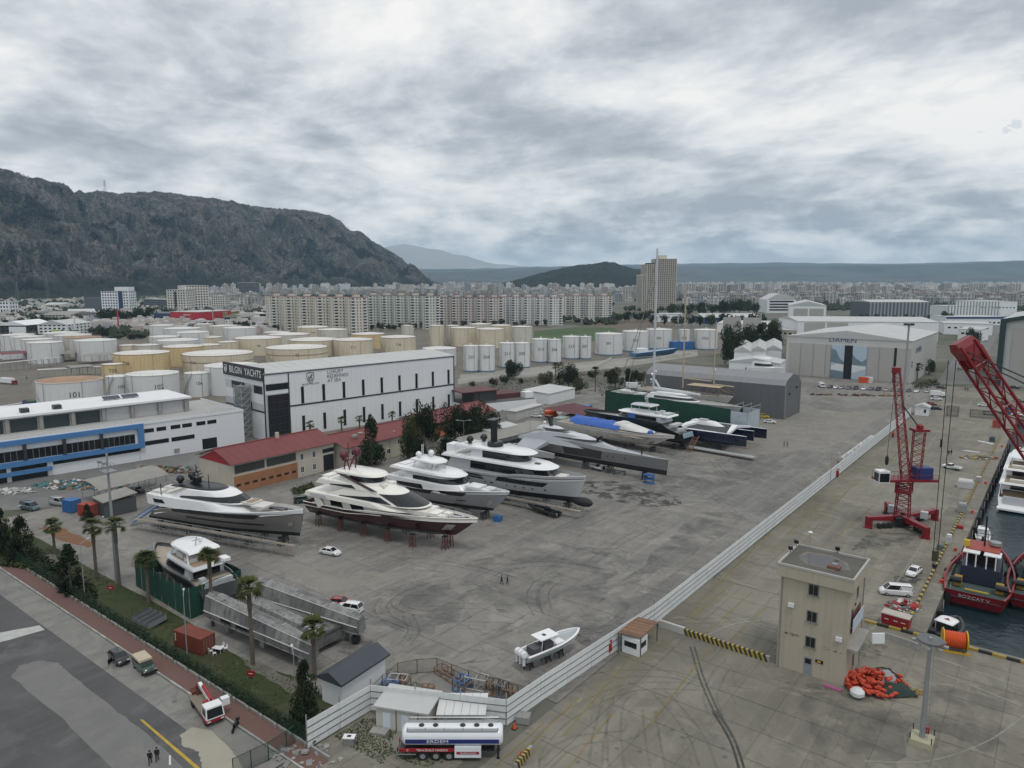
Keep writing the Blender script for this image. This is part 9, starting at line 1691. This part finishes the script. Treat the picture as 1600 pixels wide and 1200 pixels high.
# ---------------------------------------------------------------- trees
random.seed(21)
def leafmat(name,c1,c2):
 m=bpy.data.materials.new(name); m.use_nodes=True; t=m.node_tree; b=t.nodes['Principled BSDF']; co=N(t,'ShaderNodeTexCoord').outputs['Object']
 f=ramp(t,nz(t,co,.9,4,.7),[(.35,(0,0,0)),(.65,(1,1,1))]); c=mixc(t,f,c1,c2); hs=N(t,'ShaderNodeHueSaturation'); t.links.new(c,hs.inputs['Color'])
 t.links.new(mth(t,'ADD',.75,mth(t,'MULTIPLY',N(t,'ShaderNodeObjectInfo').outputs['Random'],.5)),hs.inputs['Value']); t.links.new(hs.outputs[0],b.inputs['Base Color']); b.inputs['Roughness'].default_value=.75; b.inputs['Specular IOR Level'].default_value=.2; return m
LD=leafmat('dark_evergreen_leaf',(.014,.024,.012),(.030,.045,.018)); LB2=leafmat('broad_leaf',(.028,.042,.016),(.055,.072,.025)); LO=leafmat('olive_leaf',(.05,.06,.03),(.09,.095,.05)); LP=leafmat('palm_leaf',(.030,.045,.014),(.065,.078,.025))
def crownmesh(shape,n,ls,m,seed):
 random.seed(seed); mb=MB(); cl=[]
 if shape=='bush':
  for k in range(16): a=random.uniform(0,2*pi); q=random.uniform(.15,.72); cl.append((q*math.cos(a),q*math.sin(a),random.uniform(.35,.85),random.uniform(.22,.38)))
 elif shape=='cone':
  for k in range(34):
   h=random.random()**1.3; r=(1-h)*.62+.05; a=random.uniform(0,2*pi); q=r*random.uniform(.35,.95); cl.append((q*math.cos(a),q*math.sin(a),.06+h*.92,.10+.13*(1-h)))
 else:
  for k in range(26): h=random.random(); r=.16*math.sin(pi*min(1,h*.85+.12)); a=random.uniform(0,2*pi); cl.append((r*math.cos(a),r*math.sin(a),.03+h*.95,.08))
 for k in range(n):
  c=random.choice(cl); d=V(random.gauss(0,1),random.gauss(0,1),random.gauss(0,1)).normalized()*c[3]*random.uniform(.55,1.05); p=V(c[0]+d.x,c[1]+d.y,c[2]+d.z*.85)
  if shape=='cone' : p.z-=.25*math.hypot(p.x,p.y)*.6
  a=V(random.gauss(0,1),random.gauss(0,1),random.gauss(0,.6)).normalized(); b=a.cross(V(random.gauss(0,1),random.gauss(0,1),random.gauss(0,1))).normalized(); l=ls*random.uniform(.6,1.4)
  mb.add([p-a*l,p+b*l*.6,p+a*l,p-b*l*.6],[(0,1,2,3)])
 return mb.mesh('crown',m)
CR={('bush',i):crownmesh('bush',5200,.034,[LB2,LD,LO][i%3],40+i) for i in range(3)}
for i in range(2): CR[('cone',i)]=crownmesh('cone',4200,.028,LD,60+i); CR[('col',i)]=crownmesh('col',1500,.03,LD,70+i)
for i in range(4): CR[('far',i)]=crownmesh('bush',420,.10,[LD,LB2,LD,LO][i],80+i)
def trunkm(): 
 mb=MB(); mb.lathe([(.05,-.02),(.035,.3),(.02,.6)],7)
 for k in range(5): a=k*1.3; mb.tube((0,0,.22+.06*k),(.28*math.cos(a),.28*math.sin(a),.5+.05*k),.014,4,0,.006)
 return mb.mesh('trunk',BARK)
TK=trunkm()
def tree(label,px,py,top,shape,i=0,wd=.5,group=None,name=None,D=None):
 p=G(px,py); h=zat(py,top); wd*=.5 if shape in('bush','far') else 1; t=thing(name or {'bush':'broadleaf_tree','cone':'conifer','col':'cypress_tree','far':'broadleaf_tree'}[shape],label,'tree',tuple(p),random.uniform(0,6),group); w_=h*wd
 o=obj('crown',CR[(shape,i)],t); o.scale=(w_,w_,h*.98); o=obj('trunk',TK,t); o.scale=(h*.5,h*.5,h); return t
for a in (('tall dark conifer at the far left corner of the lawn',4,868,783,'cone',0,.42),('second dark conifer on the lawn corner, right of the first',36,872,802,'cone',1,.62),('slim dark cypress beside the tallest lawn lamp',112,930,848,'col',0,.9),('short dark cypress left of the slim one',99,925,872,'col',1,1.1),('big dark conifer before the white garden shed',477,1132,1012,'cone',0,.40),('small shrubby conifer in front of the dark steel shed',137,812,786,'cone',1,.7),
 ('tall conifer in front of the middle red roofed shed',581,728,646,'cone',1,.52),('bushy pine right of the tall conifer',640,722,648,'bush',0,.62),('second bushy pine behind the right red roof end',662,700,628,'bush',1,.8),('dark round shrub tree under the pines',652,728,684,'bush',1,.9),('small dark tree beside the orange porch',702,716,660,'cone',0,.7),('big dark evergreen left of the carport',712,692,630,'bush',1,.9),('big dark evergreen at the carport, middle of the clump',738,690,628,'bush',1,1.0),('lower dark evergreen right end of the clump',765,688,640,'bush',1,.95),
 ('round dark pine by the service road',802,592,562,'bush',1,1.3),('olive tree left of the service road palm',853,606,580,'bush',2,1.2),('dark tree right of the service road palm',888,608,567,'bush',1,1.0),('olive tree before the white lorry',905,615,590,'bush',2,1.2),('green tree behind the green netting, left',962,606,575,'bush',0,1.1),('green tree behind the green netting, right',985,603,575,'bush',1,1.0),('small olive tree beside the tall mast',1000,600,578,'bush',2,1.2),
 ('big dark tree left of the yard office',1142,572,508,'bush',1,.75),('dark tree behind the big one by the yard office',1165,560,505,'bush',1,.9),('dark upright tree in the office tree row',1188,556,498,'cone',0,.6),('round tree right end of the office tree row',1210,553,503,'bush',0,.9),('bare tinted tree by the flat warehouse',1207,530,500,'bush',2,.7),('leafy tree halfway up the harbour street',1519,548,512,'bush',1,.75),('dark tree left of the striped hall forecourt',1478,506,486,'bush',1,1.2),('palm green tree beside the hangar side wall',1452,585,562,'bush',0,.9),
 ('dark tree beside the cream apartments at the left',431,516,507,'bush',1,1.6),('tree beside the far white tanks',162,528,510,'bush',1,1.1),('second tree beside the far white tanks',172,524,512,'bush',1,1.2)): tree(*a)
k=0
WHR=['left end of the','left in the','near the middle of the','right in the','right end of the']
def grove(desc,n,x0,y0,x1,y1,h0,h1,wd,jit):
 for i in range(n):
  f=(i+.5)/n; px=x0+(x1-x0)*f+random.uniform(-jit,jit); py=y0+(y1-y0)*f+random.uniform(-1.2,1.2); hh=random.uniform(h0,h1); D=H*F/(py-YH)
  t=tree(f'dark tree, {["first","second","third","fourth","fifth","sixth","seventh","eighth","ninth","tenth","eleventh","twelfth","thirteenth","fourteenth","fifteenth","sixteenth"][i]} from the left, {desc}',px,py,py-hh*F/D*.99,'far',random.randrange(3),wd,desc)
grove('in the clump below the office tower',12,160,506,236,503,14,19,.9,3); grove('in the belt right of the unfinished tower',16,1040,494,1190,490,15,24,.9,4); grove('in the row behind the low white warehouse',12,1010,509,1200,512,10,16,1.0,5); grove('at the foot of the mint apartments',10,578,517,690,513,6,9,1.3,4); grove('at the foot of the rose and white apartments',10,700,511,860,510,6,9,1.3,4); grove('along the shops at the left',12,5,510,110,512,8,14,1.1,4); grove('on the rough ground below the ochre market hall',10,300,520,420,516,7,11,1.2,5); grove('planted along the pale halls at the right',10,1340,500,1470,501,6,9,1.1,4); grove('between the office tower and the grey slabs',8,205,490,262,492,8,13,1.2,4); grove('on the verge under the upright tanks',9,730,606,960,590,3,6,1.4,6); grove('before the tall unfinished tower',8,965,505,1030,500,9,14,1.1,4)
# palms: every frond its own leaf
def frondmesh(droop,l):
 mb=MB(); n=6; P=[V(l*(i/n),0,l*(.35*math.sin(pi*.5*i/n*1.1)-droop*(i/n)**2.2)) for i in range(n+1)]
 for a,b in zip(P[:3],P[1:4]): mb.tube(a,b,.03,3)
 c=P[3]
 for k in range(9):
  an=(-1+k/4)*1.15; d=V(math.cos(an),math.sin(an),0)*l*.55; e=c+V(d.x,d.y,-(droop*.75+.1)*l*.45*(.6+abs(an)*.4)); s=V(-d.y,d.x,0).normalized()*.07; m2=c.lerp(e,.55)+V(0,0,.07*l); mb.add([c,m2-s,e,m2+s],[(0,1,2,3)])
 return mb.mesh('frond',LP)
FR=[frondmesh(.1,1.6),frondmesh(.45,1.65),frondmesh(.9,1.5)]
def palm(label,px,py,top,n=38,s=1.25):
 p=G(px,py); h=zat(py,top); t=thing('palm_tree',label,'palm tree',tuple(p),random.uniform(0,6)); prof=[]; k=int(h/.35)
 for i in range(k+1): z=h*i/k; prof.append(((.30-.08*z/h+(.07 if z>h*.72 else 0))*(1+.06*(i%2)),z))
 MB().lathe(prof,8).build('trunk',mat('palm_trunk',(.12,.10,.08),.95,var=.3,sc=1.5,bump=.7),t); sk=MB()
 for i in range(26): a=random.uniform(0,6.3); z=h*random.uniform(.8,.97); sk.add([(.22*math.cos(a-.3),.22*math.sin(a-.3),z),(.22*math.cos(a+.3),.22*math.sin(a+.3),z),(.45*math.cos(a),.45*math.sin(a),z-.9)],[(0,1,2)])
 sk.build('dead_skirt',mat('dead_palm_leaf',(.13,.10,.06),.95,var=.3),t)
 for i in range(n):
  el=random.random(); o=obj('frond',FR[0 if el>.66 else 1 if el>.3 else 2],t,(0,0,h)); o.rotation_euler=(random.uniform(-.2,.2),-(el*1.45-.45),i*2.399); q=s*random.uniform(.85,1.15); o.scale=(q,q,q)
for a in (('short palm nearest the left conifers',86,866,822),('slender palm left of the concrete light mast',151,903,822,34),('tall palm leaning beside the concrete light mast',187,920,818,28),('palm at the left corner of the netted yacht',233,944,872),('tall palm before the stern of the netted yacht',333,978,868,40),('tall palm before the aluminium catamaran',395,1038,914,40),('palm beside the garden shed roof',492,1062,978,40),('palm by the service road below the upright tanks',868,600,572,30,1.6),('second palm right along the service road',930,612,580,30,1.6),('small palm before the hall glass front',485,684,664,26,1.1),('small palm before the hall middle windows',534,676,657,26,1.1),('third small palm along the long hall',562,672,655,24,1.1),('fourth small palm along the long hall',613,664,648,24,1.1),('palm beside the hangar corner',1433,594,574,26,1.9),('palm before the yard office',1182,597,578,26,1.9),('left of two palms by the flat warehouse',1222,520,507,22,2.4),('right of two palms by the flat warehouse',1232,517,504,22,2.4)): palm(*a)
hp=MB()
def bed(label,pp,h,n,m):
 mb=MB(); P=[G(*q) for q in pp]; 
 for k in range(n):
  a,b,c,d=P; u,v_=random.random(),random.random(); p=a.lerp(b,u).lerp(d.lerp(c,u),v_); l=random.uniform(.2,.45)
  q=p+V(random.uniform(-.3,.3),random.uniform(-.3,.3),random.uniform(.05,h)); e=V(random.gauss(0,1),random.gauss(0,1),random.gauss(0,.6)).normalized()*l; g=e.cross(V(random.gauss(0,1),random.gauss(0,1),1)).normalized()*l*.6; mb.add([q-e,q+g,q+e,q-g],[(0,1,2,3)])
 tag(mb.build('shrub_bed',m),label,'shrubs',kind='stuff')
bed('low clipped shrubs in the bed before the garage',[(455,768),(488,756),(492,764),(462,776)],.9,420,LB2); bed('dark hedge along the hangar side wall',[(1425,604),(1462,596),(1470,604),(1432,611)],2.2,700,LD); bed('weedy scrub along the service road',[(720,606),(930,582),(1060,572),(760,622)],1.6,2600,LO); bed('scrubby verge behind the green netting',[(930,600),(1090,585),(1090,600),(940,625)],2.2,2600,LB2); bed('creeping weeds along the foot of the green mesh fence',[(-20,851),(492,1167),(494,1157),(-20,842)],.6,2800,LB2); bed('thicket of dark shrubs behind the mesh fence at the left',[(40,884),(150,950),(150,925),(50,864)],1.5,1500,LD); bed('weeds under the conifers at the lawn corner',[(0,870),(60,868),(75,895),(0,885)],.8,900,LB2)
# ---------------------------------------------------------------- the city
random.seed(5)
CITYC=[(.56,.55,.52),(.47,.46,.445),(.62,.62,.62),(.45,.42,.39),(.53,.50,.45),(.38,.40,.43),(.62,.60,.56),(.48,.42,.38)]; ROOFC=[(.27,.26,.25),(.24,.16,.13),(.42,.42,.41),(.33,.325,.32),(.22,.21,.20)]
def boxes(mb,cols,w,d,h,x,y,rz,wc,rc,win=True):
 c,s=math.cos(rz),math.sin(rz); T=lambda a,b,z:(x+a*c-b*s,y+a*s+b*c,z)
 n0=len(mb.f); q=[(-w/2,-d/2),(w/2,-d/2),(w/2,d/2),(-w/2,d/2)]; mb.add([T(*p,0) for p in q]+[T(*p,h) for p in q],[(0,1,5,4),(1,2,6,5),(2,3,7,6),(3,0,4,7)]); mb.add([T(*p,h+.02) for p in q],[(0,1,2,3)]); cols+=[wc]*4+[rc]
 if win:
  fl=max(2,int(h/3))
  for k in range(fl):
   z=h*(k+.35)/fl; e=.15; qq=[(-w/2-e,-d/2-e),(w/2+e,-d/2-e),(w/2+e,d/2+e),(-w/2-e,d/2+e)]
   for i in range(4):
    a=V(*qq[i],0);b=V(*qq[(i+1)%4],0)
    for u0,u1 in ((.06,.28),(.38,.62),(.72,.94)): p0=a.lerp(b,u0);p1=a.lerp(b,u1); mb.add([T(p0.x,p0.y,z),T(p1.x,p1.y,z),T(p1.x,p1.y,z+h/fl*.5),T(p0.x,p0.y,z+h/fl*.5)],[(0,1,2,3)]); cols.append((.055,.06,.068))
 mb.add([T(-w*.2,-d*.15,h),T(w*.1,-d*.15,h),T(w*.1,d*.2,h),T(-w*.2,d*.2,h),T(-w*.2,-d*.15,h+2.6),T(w*.1,-d*.15,h+2.6),T(w*.1,d*.2,h+2.6),T(-w*.2,d*.2,h+2.6)],[(0,1,5,4),(1,2,6,5),(2,3,7,6),(3,0,4,7),(4,5,6,7)]); cols+=[wc]*5
def colored(mb,cols,name):
 me=bpy.data.meshes.new(name); me.from_pydata(mb.v,[],mb.f); me.materials.append(CITYM); at=me.attributes.new('paint','FLOAT_COLOR','FACE')
 at.data.foreach_set('color',[x for c in cols for x in (*c,1)]); me.update(); return me
CITYM=mat('city_render',(.5,.5,.5),.85,var=.04,sc=.02,attr='paint'); VAR=[]
for i in range(14):
 mb=MB(); cols=[]; boxes(mb,cols,random.uniform(14,26),random.uniform(12,18),random.choice((13,16,19,22,25)),0,0,0,CITYC[i%8],ROOFC[i%5]); VAR.append(colored(mb,cols,'city_house'))
TALL=[]
for i in range(4):
 mb=MB(); cols=[]; boxes(mb,cols,20,18,random.choice((38,44,50)),0,0,0,CITYC[(i*3)%8],ROOFC[2]); TALL.append(colored(mb,cols,'high_rise'))
def cityok(px,py):
 if px<400: return py<lerp_tab([(0,452),(300,458),(400,470)],px)*0 or (px>270 and 462<py<476) 
 if px<960: return py<463 if px<690 else py<466
 return py<lerp_tab([(960,470),(1060,478),(1240,474),(1600,478)],px)
pts=[]
for k in range(60000):
 px=random.uniform(-60,1660); u=random.random()**1.5; py=446.5+u*32
 if px<330 or not cityok(px,py): continue
 if 985<px<1075 and py>470: continue
 D=H*F/(py-YH)
 if px<700 and D>lerp_tab(MB_,px)*.97: continue
 if 770<px<1050 and D>3250: continue
 pts.append((D,px,py))
pts.sort(); placed={}; near=[]; rest=[]
for D,px,py in pts:
 p=G(px,py); kx=(int(p.x//27),int(p.y//27))
 if kx in placed: continue
 placed[kx]=1; (near if len(near)<285 else rest).append(p)
TINT=['beige','grey beige','white','brown','sand','blue grey','ivory','terracotta']
REG=[(480,'left below the mountain'),(620,'behind the cream apartments'),(700,'behind the mint apartments'),(800,'behind the rose apartments'),(900,'behind the white apartments'),(1000,'left of the unfinished tower'),(1080,'right beside the unfinished tower'),(1160,'above the dark tree belt'),(1200,'left of the arched office'),(1250,'above the arched office'),(1340,'above the second hangar'),(1410,'above the striped hall, left half'),(1470,'above the striped hall, right half'),(1530,'above the blue trimmed hall'),(2000,'above the upper right warehouse')]
OW='leftmost second third fourth fifth sixth seventh eighth ninth tenth eleventh twelfth thirteenth fourteenth fifteenth sixteenth seventeenth eighteenth nineteenth twentieth last'.split(); seen={}
def pxof(p): d=p-V(0,0,H); return 800+F*d.dot(RGT)/d.dot(FWD)
near.sort(key=pxof)
for k,p in enumerate(near):
 vi=random.randrange(14); rg=[r for x,r in REG if pxof(p)<x][0]; q=seen[(rg,vi%8)]=seen.get((rg,vi%8),-1)+1; o=obj('city_house',VAR[vi],None,(p.x,p.y,-.1),random.choice((.2,.5,-.3,1.1))+random.uniform(-.1,.1)); tag(o,f'{OW[min(q,20)]} {TINT[vi%8]} house of the town {rg}','house','town houses behind the harbour')
mb=MB(); cols=[]
for i,p in enumerate(rest[:13000]):
 far=p.length>2800; hh=random.choice((10,13,16,19,22,25)) if random.random()<.93 else random.uniform(30,45); boxes(mb,cols,random.uniform(12,24),random.uniform(10,16),hh,p.x,p.y,random.choice((.2,.5,-.3,1.1)),random.choice(CITYC),random.choice(ROOFC),not far)
o=obj('town',colored(mb,cols,'town')); tag(o,'dense pale town of apartment houses filling the plain','town',kind='stuff')
HR=[(1078,470),(1093,470),(1100,470),(1128,470),(1152,464),(1225,462),(1237,462),(1249,462),(1262,462),(1180,458),(1300,462),(1480,462),(1520,466),(1560,466),(1585,470)]
for k,(px,py) in enumerate(HR): p=G(px,py); o=obj('high_rise',TALL[k%4],None,(p.x,p.y,0),.3); tag(o,f'pale high rise {["just right of the unfinished tower","second right of the unfinished tower","third right of the unfinished tower","fourth right of the unfinished tower","fifth right of the unfinished tower","left in the beige group","second in the beige group","third in the beige group","right end of the beige group","in front of the beige group","right of the beige group","above the blue trimmed hall","left of the upper right warehouse","behind the upper right warehouse","at the right edge"][k]}','high rise')
# far scrub and street trees seen as one mass
random.seed(9); mb=MB()
def clump(p,r):
 for q in range(random.choice((3,4,5))):
  c=V(p.x+random.uniform(-r,r),p.y+random.uniform(-r,r),random.uniform(.2,.9)*r); s=r*random.uniform(.5,.9); a=random.uniform(0,2); mb.add([(c.x+s*x*random.uniform(.7,1.3),c.y+s*y*random.uniform(.7,1.3),max(-.5,c.z+s*z*random.uniform(.7,1.2))) for x,y,z in ((math.cos(a),math.sin(a),0),(-math.sin(a),math.cos(a),0),(-math.cos(a),-math.sin(a),0),(math.sin(a),-math.cos(a),0),(0,0,1),(0,0,-.8))],[(0,1,4),(1,2,4),(2,3,4),(3,0,4),(1,0,5),(2,1,5),(3,2,5),(0,3,5)])
for k in range(10500):
 px=random.uniform(-40,1640)
 if px<330: py=random.uniform(456,512) if random.random()<.8 else random.uniform(505,530)
 elif px<960: py=random.uniform(446,468) if random.random()<.7 else random.uniform(462,508)
 else: py=446+random.random()**1.4*40
 if px<420 and py>500 and random.random()<.6: continue
 p=G(px,py)
 if noise.noise(p*.0035)<(-.1 if px<330 else .02): continue
 if px<700 and p.length>lerp_tab(MB_,px)*1.1: continue
 clump(p,random.uniform(3,6.5)*(1 if py>455 else 1.3))
tag(mb.build('scrub_wood',mat('far_foliage',(.030,.040,.020),.95,var=.35,sc=.02)),'dark scrub and street trees scattered through the town and below the mountain','trees',kind='stuff')
# low sheds, yards and parked rows of the works district on the left
mb=MB(); cols=[]
for k in range(800):
 px=random.uniform(-30,425); py=random.uniform(468,520); p=G(px,py)
 if random.random()<.45: boxes(mb,cols,random.uniform(8,30),random.uniform(8,18),random.uniform(3,8),p.x,p.y,random.choice((.2,.65)),random.choice(CITYC),random.choice(ROOFC+[(.55,.55,.54)]*2),False)
 else:
  for j in range(5): boxes(mb,cols,4,1.8,1.3,p.x+j*3,p.y+j,.6,random.choice([(.5,.5,.5),(.08,.08,.09),(.3,.31,.32)]),(.1,.1,.1),False)
o=obj('works_district',colored(mb,cols,'works_district')); tag(o,'low sheds, yards and parked vehicles of the works district below the mountain','sheds',kind='stuff')
